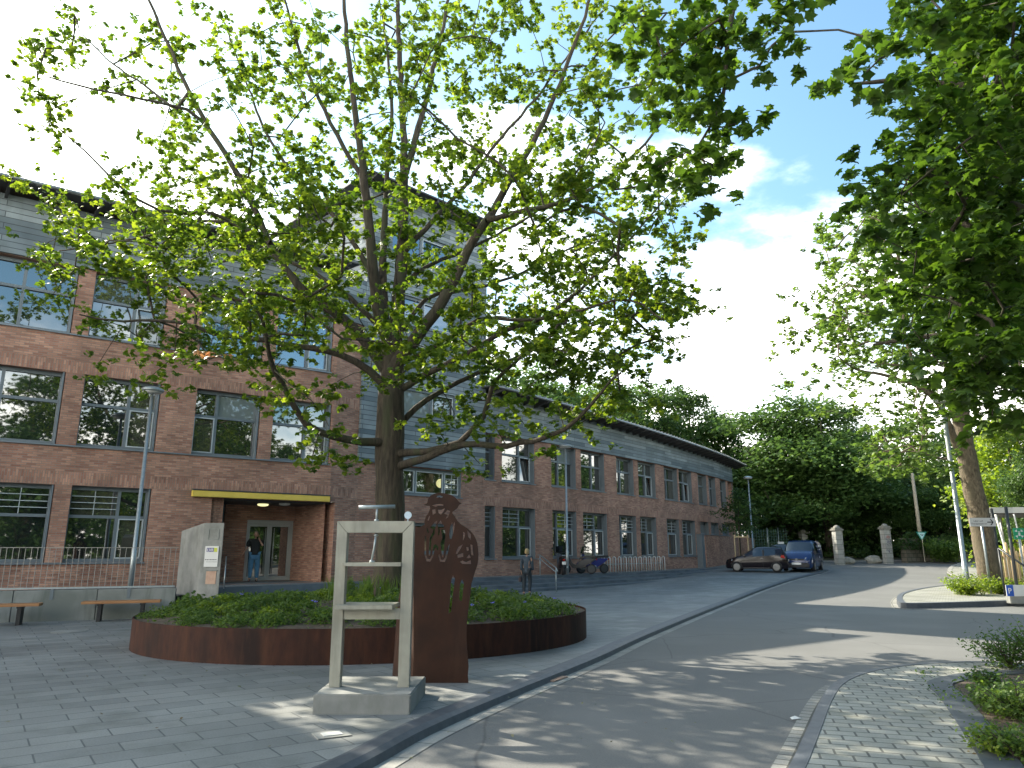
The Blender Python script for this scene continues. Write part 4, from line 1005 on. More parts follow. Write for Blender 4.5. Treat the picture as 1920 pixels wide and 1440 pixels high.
HD2 = empty('steps_handrail', Pb); tag(HD2, 'short steel handrail just behind the concrete stele', 'handrail')
tubeobj('rail', [(0, 0, .5), (0, 0, .98), (-.35, .9, 1.42)], .02, 'galv', HD2); tubeobj('post', [(-.35, .9, .4), (-.35, .9, 1.42)], .02, 'galv', HD2)

# ------------------------------------------------------------------ bicycle stands
def onplat(px, py): P = onz(px, py, .5); return P
R0, R1 = [Vector((*RW.pos(RW.at_px(px, .5, .95), .95), .5)) for px in (1134, 1247)]
ddr = (R1-R0).normalized(); nr = Vector((-ddr.y, ddr.x, 0)); bx = [1134, 1145, 1156, 1166.5, 1176.5, 1186.5, 1196, 1205, 1214, 1223, 1231, 1239, 1247]
BR = empty('bicycle_rack', R0); tag(BR, 'row of thirteen slim steel bicycle stands in front of the lower windows', 'bicycle rack')
Ltot = (R1-R0).length
for i in range(13):
    f = i/12; c = ddr*(Ltot*f)
    mb = MB(); h_ = .74
    mb.tube([c+Vector((0, 0, 0)), c+Vector((0, 0, h_)), c+nr*.06+Vector((0, 0, h_+.05)), c+nr*.11+Vector((0, 0, h_+.05)), c+nr*.16+Vector((0, 0, h_)), c+nr*.16], .03, 7)
    mb.build('stand', M['signgrey'], BR, True)
mb = MB(); mb.tube([nr*.18+Vector((0, 0, .42)), ddr*Ltot+nr*.18+Vector((0, 0, .42))], .018, 6); mb.build('tie_bar', M['galv'], BR, True)
# ================================================================== scooters
M['tyre'] = mat('tyre_rubber', (.018, .018, .019), .8); M['rim'] = mat('alloy_rim', (.17, .175, .18), .4, .7)
def scooter(col, lab, loc, rz, seat=(.02, .02, .02), extra=None):
    t = empty('motor_scooter', loc, rz); tag(t, lab, 'motor scooter', 'scooters parked by the lamp post')
    pm = mat('scooter_paint', col, .4)
    for x, r in ((-.62, .235), (.62, .24)):
        mb = MB(); pr = [(r-.05, -.05), (r-.01, -.055), (r, -.02), (r, .02), (r-.01, .055), (r-.05, .05)]; mb.lathe(pr, (x, 0, r), 22, 'Y'); w_ = mb.build('wheel', M['tyre'], t, True)
        mb = MB(); mb.lathe([(r-.06, -.057), (.05, -.06), (.05, .06), (r-.06, .057)], (x, 0, r), 14, 'Y'); q_ = mb.build('rim', M['darkmetal']); q_.parent = w_
    def slab(name, pts, hw, m, bev=.03):
        mb = MB(); n = len(pts); mb.add([(x, -hw, z) for x, z in pts]+[(x, hw, z) for x, z in pts], [tuple(range(n)), tuple(reversed(range(n, 2*n)))]+[(i, n+i, n+(i+1) % n, (i+1) % n) for i in range(n)])
        return mb.build(name, m, t, bevel=bev)
    slab('body', [(-.85, .72), (-.55, .50), (-.2, .30), (.25, .26), (.42, .42), (.56, .92), (.50, .98), (.30, .52), (.1, .42), (-.05, .60), (-.35, .74)], .13, pm)
    slab('seat', [(-.85, .76), (-.3, .76), (-.02, .66), (0, .74), (-.3, .86), (-.86, .88)], .12, M['black'])
    slab('front_fender', [(.42, .48), (.62, .54), (.86, .40), (.80, .52), (.62, .60), (.45, .56)], .07, pm, .015)
    mb = MB(); mb.tube([(.62, 0, .24), (.50, 0, .98)], .03, 8); mb.tube([(.46, -.32, 1.03), (.5, 0, .99), (.46, .32, 1.03)], .02, 8); mb.build('handlebar', M['black'], t, True)
    for s_ in (-1, 1): mb = MB(); mb.tube([(.47, s_*.26, 1.03), (.48, s_*.3, 1.2)], .008, 6); mb.lathe([(.02, -.01), (.05, 0), (.02, .01)], (.48, s_*.33, 1.22), 12, 'X'); mb.build('mirror', M['black'], t, True)
    mb = MB(); mb.tube([(-.1, -.16, .24), (-.45, -.17, .27), (-.85, -.17, .36)], [.03, .05, .055], 10); mb.build('exhaust', M['galv'], t, True)
    mb = MB(); mb.add([(.58, -.16, .98), (.58, .16, .98), (.46, .18, 1.32), (.46, -.18, 1.32)], [(0, 1, 2, 3)]); o = mb.build('windscreen', M['carglass'], t, fix=False); md = o.modifiers.new('s', 'SOLIDIFY'); md.thickness = .006
    mb = MB(); mb.lathe([(.03, -.02), (.06, 0), (.05, .03)], (.585, 0, .86), 14, 'X'); mb.build('headlight', M['lamp_off'], t, True)
    mb = MB(); mb.box(-.9, -.06, .66, -.86, .06, .73); mb.build('rear_light', M['redlight'], t, bevel=.008)
    if extra == 'box':
        mb = MB(); mb.box(-1.08, -.2, .9, -.72, .2, 1.2); mb.build('top_box', M['black'], t, bevel=.04)
    if extra == 'plate':
        mb = MB(); mb.box(-.93, -.09, .48, -.92, .09, .62); mb.build('number_plate', M['white'], t)
    return t
M['redlight'] = mat('red_lens', (.45, .02, .015), .25); 
def pl(px, py): s_ = RW.at_px(px, .7, 1.0); p = RW.pos(s_, 1.0); return Vector((p.x, p.y, .502))
scooter((.03, .03, .035), 'black scooter left of the lamp post, rear with red light to the street', pl(1052, 1075), rad(95), extra='plate')
scooter((.035, .035, .037), 'silver and black scooter in the middle, right of the lamp post', pl(1085, 1072.5), rad(170))
scooter((.012, .02, .16), 'blue and black sport scooter next to the first bicycle stand', pl(1111, 1072), rad(196), extra=None)

# ================================================================== cars
M['plastic'] = mat('bumper_plastic', (.03, .03, .033), .6); M['lens'] = mat('clear_lens', (.75, .78, .8), .12); M['plate'] = mat('number_plate', (.72, .72, .70), .5)
def carpaint(name, col):
    m = mat(name, col, .16); b = m.node_tree.nodes['Principled BSDF']; b.inputs['Coat Weight'].default_value = .0; b.inputs['Coat Roughness'].default_value = .04; return m
def loft(st, t, paint, hl):
    """st: list of (x, zbottom, halfwidth, zbelt, ztop, halfwidth_top, kind) kind: g = greenhouse from here to next"""
    V_ = []; F_body = []; F_glass = []
    for (x, zb, w, zm, zt_, wt, k) in st:
        ring = [(w*.90, zb), (w*.985, zb+.12), (w, (zb+zm)/2+.05), (w*.975, zm), (wt+(w-wt)*.12, zm+(zt_-zm)*.80) if zt_-zm > .12 else (w*.93, zm+(zt_-zm)*.6), (wt*.86, zt_-.015 if zt_-zm > .12 else zt_), (wt*.4, zt_+.012), (0, zt_+.016)]
        full = [(x, -y, z) for y, z in ring]+[(x, y, z) for y, z in reversed(ring[:-1])]
        V_.append(full)
    n = len(V_[0]); vs = [v for r_ in V_ for v in r_]
    for i in range(len(st)-1):
        k = st[i][6]
        for j in range(n-1):
            f = (i*n+j, i*n+j+1, (i+1)*n+j+1, (i+1)*n+j)
            side = j in (3, n-1-4-0) or j == n-5
            top = j in (5, 6, 7, 8)
            if (k == 'g' and j in (3, n-5)) or (k in ('w', 'r') and j in (4, 5, 6, 7, 8, 9)): F_glass.append(f)
            else: F_body.append(f)
    F_body.append(tuple(reversed(range(n)))); F_body.append(tuple((len(st)-1)*n+j for j in range(n)))
    for i in range(len(st)-1): F_body.append((i*n, (i+1)*n, (i+1)*n+n-1, i*n+n-1))
    def mk(name, fs, m, push=0.0):
        me = bpy.data.meshes.new(name); me.from_pydata(vs, [], fs); bm = bmesh.new(); bm.from_mesh(me)
        bmesh.ops.delete(bm, geom=[v for v in bm.verts if not v.link_faces], context='VERTS'); bmesh.ops.recalc_face_normals(bm, faces=bm.faces)
        bm.to_mesh(me); bm.free(); return link(name, me, m, t, True)
    b = mk('body', F_body, paint); gl = mk('windows', F_glass, M['carglass'])
    b.data.polygons.foreach_set('use_smooth', [True]*len(b.data.polygons))
    for o in (b,):
        md = o.modifiers.new('e', 'EDGE_SPLIT'); md.split_angle = rad(38)
    return b, gl
def wheels(t, xs, hw, r, spokes=5):
    for x in xs:
        for s_ in (-1, 1):
            mb = MB(); pr = [(r*.66, -.10), (r*.93, -.105), (r, -.06), (r, .06), (r*.93, .105), (r*.66, .10)]; mb.lathe(pr, (x, s_*(hw-.09), r), 26, 'Y'); w_ = mb.build('wheel', M['tyre'], t, True)
            mb = MB()
            y = s_*(hw+.012)
            for k in range(spokes):
                a = 2*math.pi*k/spokes+.3; a1_ = a+.26; a2_ = a-.26
                mb.add([(x+.05*math.cos(a1_+.6), y, r+.05*math.sin(a1_+.6)), (x+r*.64*math.cos(a1_), y-.0*s_, r+r*.64*math.sin(a1_)), (x+r*.64*math.cos(a2_), y, r+r*.64*math.sin(a2_)), (x+.05*math.cos(a2_-.6), y, r+.05*math.sin(a2_-.6))], [(0, 1, 2, 3)])
            mb.lathe([(r*.62, -.004), (r*.68, -.006), (r*.68, .004), (r*.62, .006)], (x, y, r), 26, 'Y'); mb.lathe([(.03, -.01), (.065, -.008), (.065, .008), (.03, .01)], (x, y, r), 12, 'Y')
            q_ = mb.build('rim', M['rim'], None, fix=False); q_.parent = w_; md = q_.modifiers.new('s', 'SOLIDIFY'); md.thickness = .012
            mb = MB(); mb.lathe([(r*1.14, -.03), (r*1.14, .004), (.03, .004), (.03, -.03)], (x, s_*(hw-.035), r+.01), 26, 'Y') if False else None
def arch(t, xs, hw, r, m):
    for x in xs:
        for s_ in (-1, 1):
            mb = MB(); pts = []
            for k in range(0, 13):
                a = math.pi*k/12; pts.append((x+(r*1.17)*math.cos(a), r*.98+(r*1.17)*math.sin(a)))
            y0, y1 = s_*(hw-.16), s_*(hw+.006)
            n = len(pts); mb.add([(px_, y1, z) for px_, z in pts]+[(px_, y0, z) for px_, z in pts], [tuple(range(n))]+[(i, i+1, n+i+1, n+i) for i in range(n-1)])
            mb.build('wheel_arch', m, t, fix=False)
def hatch(lab, paint, loc, rz, name='parked_car'):
    t = empty(name, loc, rz); tag(t, lab, 'car', 'cars parked on the plaza edge')
    hw = .83
    st = [(1.81, .26, .60, .52, .62, .50, ''), (1.74, .20, .70, .62, .72, .60, ''), (1.55, .18, .78, .70, .80, .66, ''), (1.1, .18, .82, .80, .92, .70, ''), (.78, .18, .83, .87, .99, .70, 'w'),
          (.18, .18, .83, .90, 1.40, .56, 'g'), (-.15, .18, .83, .92, 1.475, .58, 'g'), (-.62, .18, .83, .95, 1.485, .585, 'g'), (-1.12, .18, .82, 1.0, 1.455, .57, ''), (-1.46, .2, .80, 1.02, 1.41, .56, 'r'), (-1.72, .22, .78, .98, 1.04, .64, ''), (-1.775, .26, .74, .84, .93, .60, ''), (-1.81, .30, .68, .60, .72, .5, '')]
    loft(st, t, paint, None); arch(t, (1.15, -1.15), hw, .29, M['tyre']); wheels(t, (1.15, -1.15), hw, .29, 6)
    for s_ in (-1, 1):
        mb = MB(); mb.add([(1.70, s_*.66, .60), (1.42, s_*.79, .66), (1.40, s_*.775, .76), (1.64, s_*.62, .735)], [(0, 1, 2, 3)]); o = mb.build('headlight', M['lens'], t, fix=False); o.modifiers.new('s', 'SOLIDIFY').thickness = .03
        mb = MB(); mb.add([(-1.72, s_*.70, .78), (-1.40, s_*.805, .86), (-1.45, s_*.78, 1.0), (-1.66, s_*.70, .98)], [(0, 1, 2, 3)]); o = mb.build('tail_light', M['redlight'], t, fix=False); o.modifiers.new('s', 'SOLIDIFY').thickness = .05
        mb = MB(); mb.box(.62, s_*.84 if s_ > 0 else -.98, .93, .72, .98 if s_ > 0 else -.84, 1.05); mb.build('wing_mirror', paint, t, bevel=.02)
        mb = MB(); mb.box(-.42, s_*.835-.012, .80, -.24, s_*.835+.012, .83); mb.build('door_handle', M['rim'], t)
        mb = MB(); mb.box(-.40, s_*.83-.006, .3, -.392, s_*.83+.006, .9); mb.box(-.475, s_*.76-.05, .93, -.40, s_*.76+.05, 1.30); mb.build('door_pillar', M['plastic'], t)
        mb = MB(); mb.box(-.8, s_*.815-.01, .2, .8, s_*.815+.02, .27); mb.build('side_skirt', M['plastic'], t, bevel=.01)
    mb = MB(); mb.box(-1.86, -.60, .28, -1.74, .60, .48); mb.build('rear_bumper', M['plastic'], t, bevel=.04)
    mb = MB(); mb.box(-1.842, -.26, .64, -1.80, .26, .75); mb.build('number_plate', M['plate'], t)
    mb = MB(); mb.box(1.74, -.55, .24, 1.84, .55, .42); mb.build('front_bumper', M['plastic'], t, bevel=.04)
    return t
rw_, fw_ = gnd(1452, 1075.5), gnd(1379, 1070.8)
mid_ = (rw_+fw_)/2; hd = rad(157)
offn = Vector((math.sin(hd), -math.cos(hd), 0))   # right-hand side of the car
ctr = gnd(1415.5, 1073.2); c_ = ctr + Vector((.42, .70, 0))
hatch('dark aubergine hatchback parked sideways with red tail light, in front of the blue van', carpaint('aubergine_paint', (.008, .005, .008)), (c_.x, c_.y, g(c_.y)), hd)
c2 = gnd(1452, 1069.5); c2 = c2+Vector((.9, 4.0, 0)); hatch('dark car mostly hidden between the aubergine hatchback and the blue van', carpaint('anthracite_paint', (.02, .022, .026)), (18.25, 51.5, g(51.5)), rad(150))

# blue van
VP = carpaint('blue_paint', (.012, .032, .115)); fc = gnd(1495, 1073.5)
vh = rad(239); t = empty('delivery_van', (0, 0, 0), vh); tag(t, 'blue delivery van facing the camera with white lettering on its side', 'van')
vc = Vector((fc.x, fc.y, 0))-Vector((math.cos(vh), math.sin(vh), 0))*2.2+Vector((.0, .0, 0)); t.location = (vc.x, vc.y, g(vc.y))
hw = .90
st = [(2.18, .30, .66, .50, .62, .55, ''), (2.12, .22, .78, .66, .76, .66, ''), (1.98, .20, .86, .82, .98, .76, ''), (1.55, .20, .89, .94, 1.14, .79, ''), (1.30, .20, .90, 1.0, 1.22, .80, 'w'), (.80, .20, .90, 1.04, 1.74, .75, 'g'), (.4, .20, .90, 1.05, 1.83, .78, 'g'), (-.35, .20, .90, 1.05, 1.86, .79, ''),
      (-1.95, .20, .90, 1.05, 1.85, .79, ''), (-2.15, .24, .89, 1.05, 1.78, .78, ''), (-2.2, .3, .86, 1.0, 1.6, .76, '')]
loft(st, t, VP, None); arch(t, (1.35, -1.33), hw, .31, M['tyre']); wheels(t, (1.35, -1.33), hw, .31, 7)
mb = MB(); mb.box(2.10, -.72, .24, 2.235, .72, .50); mb.build('front_bumper', M['plastic'], t, bevel=.05)
mb = MB(); mb.box(2.236, -.27, .40, 2.245, .27, .51); mb.build('number_plate', M['plate'], t)
mb = MB(); mb.box(2.15, -.46, .66, 2.185, .46, .74); mb.build('grille', M['black'], t, bevel=.01)
mb = MB(); mb.lathe([(.02, 0), (.075, 0), (.075, .02), (.05, .025)], (2.185, 0, .70), 18, 'X'); mb.build('badge', M['rim'], t)
for s_ in (-1, 1):
    mb = MB(); mb.add([(2.165, s_*.48, .63), (2.02, s_*.80, .66), (1.98, s_*.78, .86), (2.12, s_*.50, .80)], [(0, 1, 2, 3)]); o = mb.build('headlight', M['lens'], t, fix=False); o.modifiers.new('s', 'SOLIDIFY').thickness = .035
    mb = MB(); mb.box(1.0, s_*.92-.07, 1.02, 1.1, s_*.92+.07, 1.22); mb.build('wing_mirror', M['plastic'], t, bevel=.02)
    mb = MB(); mb.box(-.40, s_*.90-.008, .3, -.385, s_*.90+.008, 1.0); mb.box(-1.2, s_*.90-.01, 1.03, 1.0, s_*.90+.012, 1.05); mb.build('door_seam', M['plastic'], t)
mb = MB(); rr = random.Random(5); x = -1.55
for (xa, n_, z, h_) in ((-.55, 8, 1.46, .12), (-.75, 6, 1.27, .06), (-.5, 7, .86, .035), (-.5, 9, .79, .035)):
    x = xa
    for k in range(n_): w_ = h_*.75; mb.box(x-w_, .878 if z > 1.1 else .905, z, x, .905 if z > 1.1 else .915, z+h_*rr.choice((.7, 1, .8))); x -= w_*1.35
mb.build('lettering', M['white'], t)

# ================================================================== people
M['skin'] = mat('skin', (.42, .25, .18), .55); M['skinface'] = M['skin']
def person(loc, rz, height, pose, cols, label, hair='short'):
    """pose: dict of joint -> (x forward, y left, z) for a 1.75 m figure"""
    k = height/1.75; t = empty('person', loc, rz); tag(t, label, 'person')
    J = dict(pelvis=(0, 0, .96), waist=(0, 0, 1.10), chest=(.01, 0, 1.32), neck=(.0, 0, 1.48), nb=(.01, 0, 1.53), shl=(0, .185, 1.43), shr=(0, -.185, 1.43), hl=(0, .10, .92), hr=(0, -.10, .92))
    J.update(pose); V_ = {a: Vector(b)*k for a, b in J.items()}
    def chain(name, names, radii, m, sub=2, edges=None, root=0):
        vs = [V_[n_] for n_ in names]; es = edges or [(i, i+1) for i in range(len(names)-1)]
        return skin(name, vs, es, [tuple(x*k for x in r) if isinstance(r, tuple) else r*k for r in radii], m, t, sub, root)
    # one continuous body
    names = ['pelvis', 'waist', 'chest', 'neck', 'nb', 'shl', 'ell', 'wrl', 'pal', 'shr', 'elr', 'wrr', 'par', 'hl', 'knl', 'anl', 'tol', 'hr', 'knr', 'anr', 'tor']
    ix = {n_: i for i, n_ in enumerate(names)}
    es = [(ix[a], ix[b]) for a, b in (('pelvis', 'waist'), ('waist', 'chest'), ('chest', 'neck'), ('neck', 'nb'), ('chest', 'shl'), ('shl', 'ell'), ('ell', 'wrl'), ('wrl', 'pal'), ('chest', 'shr'), ('shr', 'elr'), ('elr', 'wrr'), ('wrr', 'par'), ('pelvis', 'hl'), ('hl', 'knl'), ('knl', 'anl'), ('anl', 'tol'), ('pelvis', 'hr'), ('hr', 'knr'), ('knr', 'anr'), ('anr', 'tor'))]
    R_ = [.12, .11, .12, .055, .05, .045, .033, .026, .025, .045, .033, .026, .025, .085, .055, .04, .03, .085, .055, .04, .03]
    body = skin('body', [V_[n_] for n_ in names], es, [r*k for r in R_], M['skin'], t, 2, 0)
    # head
    hd_ = V_['nb']+Vector((.025, 0, .115))*k; mb = MB(); n1, n2 = 14, 18
    for i in range(1, n1):
        a = math.pi*i/n1
        for j in range(n2):
            b_ = 2*math.pi*j/n2; x, y, z = math.sin(a)*math.cos(b_), math.sin(a)*math.sin(b_), math.cos(a)
            X, Y, Z = x*.095, y*.074, z*.118
            if z < 0: X *= 1+.10*z; Y *= 1+.28*z
            if x > .75 and abs(y) < .25 and -.35 < z < .1: X += .022
            mb.v.append((hd_.x+X*k, hd_.y+Y*k, hd_.z+Z*k))
    for i in range(n1-2):
        for j in range(n2): j2 = (j+1) % n2; mb.f.append((i*n2+j, (i+1)*n2+j, (i+1)*n2+j2, i*n2+j2))
    mb.f += [tuple(reversed(range(n2))), tuple((n1-2)*n2+j for j in range(n2))]
    hq = mb.build('head', M['skin'], t, True)
    for s_ in (-1, 1):
        mb = MB(); c = hd_+Vector((.085, s_*.03, .012))*k; mb.lathe([(.004, -.01), (.011, 0), (.004, .01)], tuple(c), 8, 'X'); e_ = mb.build('eye', M['black']); e_.parent = hq
        mb = MB(); c = hd_+Vector((-.005, s_*.078, -.005))*k; mb.lathe([(.008, -.008), (.026*k, 0), (.01, .01)], tuple(c), 10, 'Y'); e_ = mb.build('ear', M['skin']); e_.parent = hq
    mb = MB(); c = hd_+Vector((.088, 0, -.052))*k; mb.box(c.x-.01, c.y-.02, c.z-.004, c.x+.006, c.y+.02, c.z+.004); e_ = mb.build('mouth', M['redlight']); e_.parent = hq
    # hair
    mb = MB(); hr_ = 1.16 if hair == 'full' else 1.07
    for i in range(0, 9):
        a = math.pi*(.02+.98*i/8*.72)
        for j in range(16):
            b_ = 2*math.pi*j/16; x, y, z = math.sin(a)*math.cos(b_), math.sin(a)*math.sin(b_), math.cos(a)
            lim = .30 if x > .3 else (-.62 if hair == 'full' else -.4); z2 = max(z, lim)
            mb.v.append((hd_.x+(x*.095*hr_-(.012))*k, hd_.y+y*.074*hr_*1.05*k, hd_.z+(z2*.118*hr_+.006)*k))
    for i in range(8):
        for j in range(16): j2 = (j+1) % 16; mb.f.append((i*16+j, (i+1)*16+j, (i+1)*16+j2, i*16+j2))
    mb.f.append(tuple(reversed(range(16))))
    mb.build('hair', cols['hair'], t, True)
    # clothes
    up = ['waist', 'chest', 'neck', 'shl', 'cel', 'shr', 'cer', 'pelvis']
    V_['cel'] = V_['shl'].lerp(V_['ell'], cols.get('sleeve', .55)) if cols.get('sleeve', 1) < 1 else V_['ell']; V_['cer'] = V_['shr'].lerp(V_['elr'], cols.get('sleeve', .55)) if cols.get('sleeve', 1) < 1 else V_['elr']
    names = ['waist', 'chest', 'neck', 'shl', 'cel', 'shr', 'cer', 'pelvis']; bk = cols.get('bulk', 1.0); R2 = [.135*bk, .15*bk, .066, .078*bk, .064*bk, .078*bk, .064*bk, (.165*bk, .13*bk)]
    E2 = [(0, 1), (1, 2), (1, 3), (3, 4), (1, 5), (5, 6), (0, 7)]
    if cols.get('sleeve', 1) >= 1:
        names += ['wrl', 'wrr']; E2 += [(4, 8), (6, 9)]; R2 += [.052, .052]
    if cols.get('long'):
        V_['hem'] = V_['pelvis']+Vector((0, 0, -.16))*k; names.append('hem'); E2.append((7, len(names)-1)); R2.append((.19, .15))
    skin('jacket' if cols.get('long') else 'shirt', [V_[n_] for n_ in names], E2, [tuple(x*k for x in r) if isinstance(r, tuple) else r*k for r in R2], cols['top'], t, 2, 0)
    names = ['pelvis', 'hl', 'knl', 'anl', 'hr', 'knr', 'anr']; V_['anl'] = V_['anl']+Vector((0, 0, .03)); V_['anr'] = V_['anr']+Vector((0, 0, .03))
    skin('trousers', [V_[n_] for n_ in names], [(0, 1), (1, 2), (2, 3), (0, 4), (4, 5), (5, 6)], [x*k*cols.get('bulk', 1)**.6 for x in (.15, .105, .082, .062, .105, .082, .062)], cols['legs'], t, 2, 0)
    for s_ in ('l', 'r'):
        a, b_ = V_['an'+s_]-Vector((0, 0, .03)), V_['to'+s_]
        skin('shoe', [a-Vector((.04, 0, .03))*k, a.lerp(b_, .5)-Vector((0, 0, .015)), b_], [(0, 1), (1, 2)], [.052*k, .05*k, .038*k], M['black'], t, 2, 0)
    # hands with five fingers
    for s_, sg in (('l', 1), ('r', -1)):
        w_, p_ = V_['wr'+s_], V_['pa'+s_]; ax = (p_-w_).normalized(); side = Vector((1, 0, 0)) if abs(ax.x) < .8 else Vector((0, 1, 0)); side = (side-ax*side.dot(ax)).normalized(); nrm = ax.cross(side)
        vs = [w_, p_]; es = [(0, 1)]; rs = [.026*k, .03*k]
        for f_ in range(4):
            o_ = (f_-1.5)*.018*k; L_ = (.065, .075, .07, .055)[f_]*k; b0 = len(vs)
            vs += [p_+side*o_+ax*.012, p_+side*o_*1.1+ax*(.012+L_*.55)+nrm*sg*.006, p_+side*o_*1.1+ax*(.01+L_)+nrm*sg*.022]; es += [(1, b0), (b0, b0+1), (b0+1, b0+2)]; rs += [.0095*k, .0085*k, .0075*k]
        b0 = len(vs); vs += [w_.lerp(p_, .5)+side*.032*k, p_+side*.05*k+ax*.02*k]; es += [(0, b0), (b0, b0+1)]; rs += [.011*k, .009*k]
        skin('hand', vs, es, rs, M['skin'], t, 1, 0)
    return t, V_
wm = dict(hair=noisy('blond_hair', (.30, .21, .10), (.42, .31, .16), 30, .8), top=noisy('dark_jacket', (.028, .045, .065), (.045, .068, .092), 8, .7), legs=mat('dark_trousers', (.02, .028, .036), .8), long=True, sleeve=1.0)
wpos = gnd(988, 1116.5)
pose = dict(ell=(-.02, .215, 1.16), wrl=(.02, .225, .93), pal=(.03, .225, .86), elr=(.02, -.21, 1.16), wrr=(.10, -.215, .94), par=(.13, -.215, .87),
            knl=(-.02, .10, .50), anl=(-.10, .10, .085), tol=(.03, .10, .03), knr=(.12, -.10, .50), anr=(.02, -.10, .10), tor=(.15, -.10, .04))
wz = rad(72)
pw, VW = person((wpos.x, wpos.y, wpos.z), wz, 1.66, pose, wm, 'woman with short blond hair in a dark jacket walking to the steps, seen from behind', 'full')
# handbag
hb = empty('handbag', (0, 0, 0)); tag(hb, 'small dark handbag carried at her side by the walking woman', 'handbag')
Rz = Matrix.Rotation(wz, 4, 'Z'); hp = Vector(wpos)+Rz.to_3x3() @ (VW['pal']+Vector((0, .035, -.05))); hb.location = (hp.x, hp.y, hp.z-.2); hb.rotation_euler = (0, 0, wz)
mb = MB(); mb.box(-.15, -.05, -.09, .15, .05, .09); mb.build('bag_body', mat('bag_leather', (.025, .012, .018), .5), hb, bevel=.03)
mb = MB(); mb.tube([(-.1, 0, .08), (-.07, 0, .2), (0, -.01, .26), (.07, 0, .2), (.1, 0, .08)], .009, 6); mb.build('strap', M['black'], hb, True)
mn = dict(hair=mat('grey_hair', (.20, .17, .14), .8), top=mat('dark_tshirt', (.016, .019, .021), .85), legs=noisy('blue_jeans', (.055, .16, .28), (.08, .21, .35), 10, .8), sleeve=.85, bulk=1.22)
k_ = LW.pos(LW.at_px(474, .6, -DR+.55), -DR+.55)
pose = dict(ell=(.13, .25, 1.24), wrl=(.16, .12, 1.46), pal=(.13, .095, 1.54), elr=(-.02, -.27, 1.17), wrr=(.04, -.40, .98), par=(.06, -.44, .91),
            knl=(.02, .11, .50), anl=(-.02, .12, .085), tol=(.12, .13, .03), knr=(.02, -.11, .50), anr=(-.02, -.12, .085), tor=(.12, -.14, .03))
pm_, VM = person((k_.x, k_.y, .5), rad(-68), 1.80, pose, mn, 'man in dark t-shirt and blue jeans at the glass door, hand at his ear')
# ================================================================== gate, walls and signs beyond the road
def gpos(px, py, dz=0): return gnd(px, py, dz)
def uvbox(name, hx, hy, z0, z1, m, par, bevel=0):
    mb = MB(); mb.uv = []
    P4 = [(-hx, -hy), (hx, -hy), (hx, hy), (-hx, hy)]; per = 0
    for i in range(4):
        p, q = P4[i], P4[(i+1) % 4]; L_ = math.dist(p, q); k = len(mb.v)
        mb.v += [(*p, z0), (*q, z0), (*q, z1), (*p, z1)]; mb.f.append((k, k+1, k+2, k+3)); mb.uv += [(per, z0), (per+L_, z0), (per+L_, z1), (per, z1)]; per += L_
    return mb.build(name, m, par, fix=False)
def gate_pillar(loc, h, lab, w=.26):
    t = empty('gate_pillar', loc, rad(8)); tag(t, lab, 'pillar', 'old stone gate pillars')
    uvbox('shaft', w, w, -.2, h-.30, M['pillar'], t)
    mb = MB(); mb.box(-w-.09, -w-.09, h-.30, w+.09, w+.09, h-.18); mb.box(-w-.02, -w-.02, h-.18, w+.02, w+.02, h-.08)
    n = 12; vs = []
    for r, z in ((w*.95, h-.08), (w*.75, h+.02), (w*.4, h+.09), (.02, h+.11)): vs += [(r*math.cos(2*math.pi*k/n), r*math.sin(2*math.pi*k/n), z) for k in range(n)]
    b = len(mb.v); mb.v += vs
    for i in range(3):
        for k in range(n): mb.f.append((b+i*n+k, b+i*n+(k+1) % n, b+(i+1)*n+(k+1) % n, b+(i+1)*n+k))
    mb.build('cap', M['cap'], t, bevel=.02)
    return t
gate_pillar(gpos(1575, 1057), 2.65, 'pale stone gate pillar with weathered cap, the clean one next to the blue van')
gp = gate_pillar(gpos(1666, 1055), 2.75, 'pale stone gate pillar with graffiti on its front, the one farther from the van')
mb = MB(); rr = random.Random(9)
for k in range(9):
    z = rr.uniform(.7, 1.9); x = rr.uniform(-.2, .1); pts = [(x, -.268, z)]
    for j in range(5): pts.append((min(.22, max(-.22, pts[-1][0]+rr.uniform(-.02, .11))), -.268, pts[-1][2]+rr.uniform(-.13, .13)))
    mb.tube(pts, .010, 5)
mb.build('graffiti', mat('graffiti_ink', (.05, .05, .13), .7), gp)
mb = MB(); mb.tube([(-.12, -.268, 1.84), (.0, -.268, 1.95), (.16, -.268, 1.86), (.05, -.268, 1.78), (-.1, -.268, 1.83)], .022, 5); mb.build('graffiti', mat('graffiti_red', (.40, .12, .12), .7), gp)
P = gpos(1547, 1058); gate_pillar(Vector((P.x+2.0, 62.5, g(62))), 2.2, 'stone gate pillar half hidden behind the blue van')
# boulders
def boulder(P, s, lab, seed):
    bm = bmesh.new(); bmesh.ops.create_icosphere(bm, subdivisions=3, radius=1); r = random.Random(seed)
    o1, o2 = Vector((r.random()*9, r.random()*9, 3)), 0
    from mathutils import noise
    for v in bm.verts: v.co *= 1+.28*noise.noise(v.co*1.2+o1)+.08*noise.noise(v.co*4+o1)
    for v in bm.verts: v.co = Vector((v.co.x*s, v.co.y*s*.8, v.co.z*s*.62+s*.25))
    me = bpy.data.meshes.new('boulder'); bm.to_mesh(me); bm.free(); o = link('boulder', me, M['rock']); o.location = P; tag(o, lab, 'boulder', 'boulders between the gate pillars')
boulder(gpos(1590, 1055.5), .5, 'low grey boulder right at the foot of the clean gate pillar', 3); boulder(gpos(1638, 1054), .6, 'pointed grey boulder midway between the two gate pillars', 4)
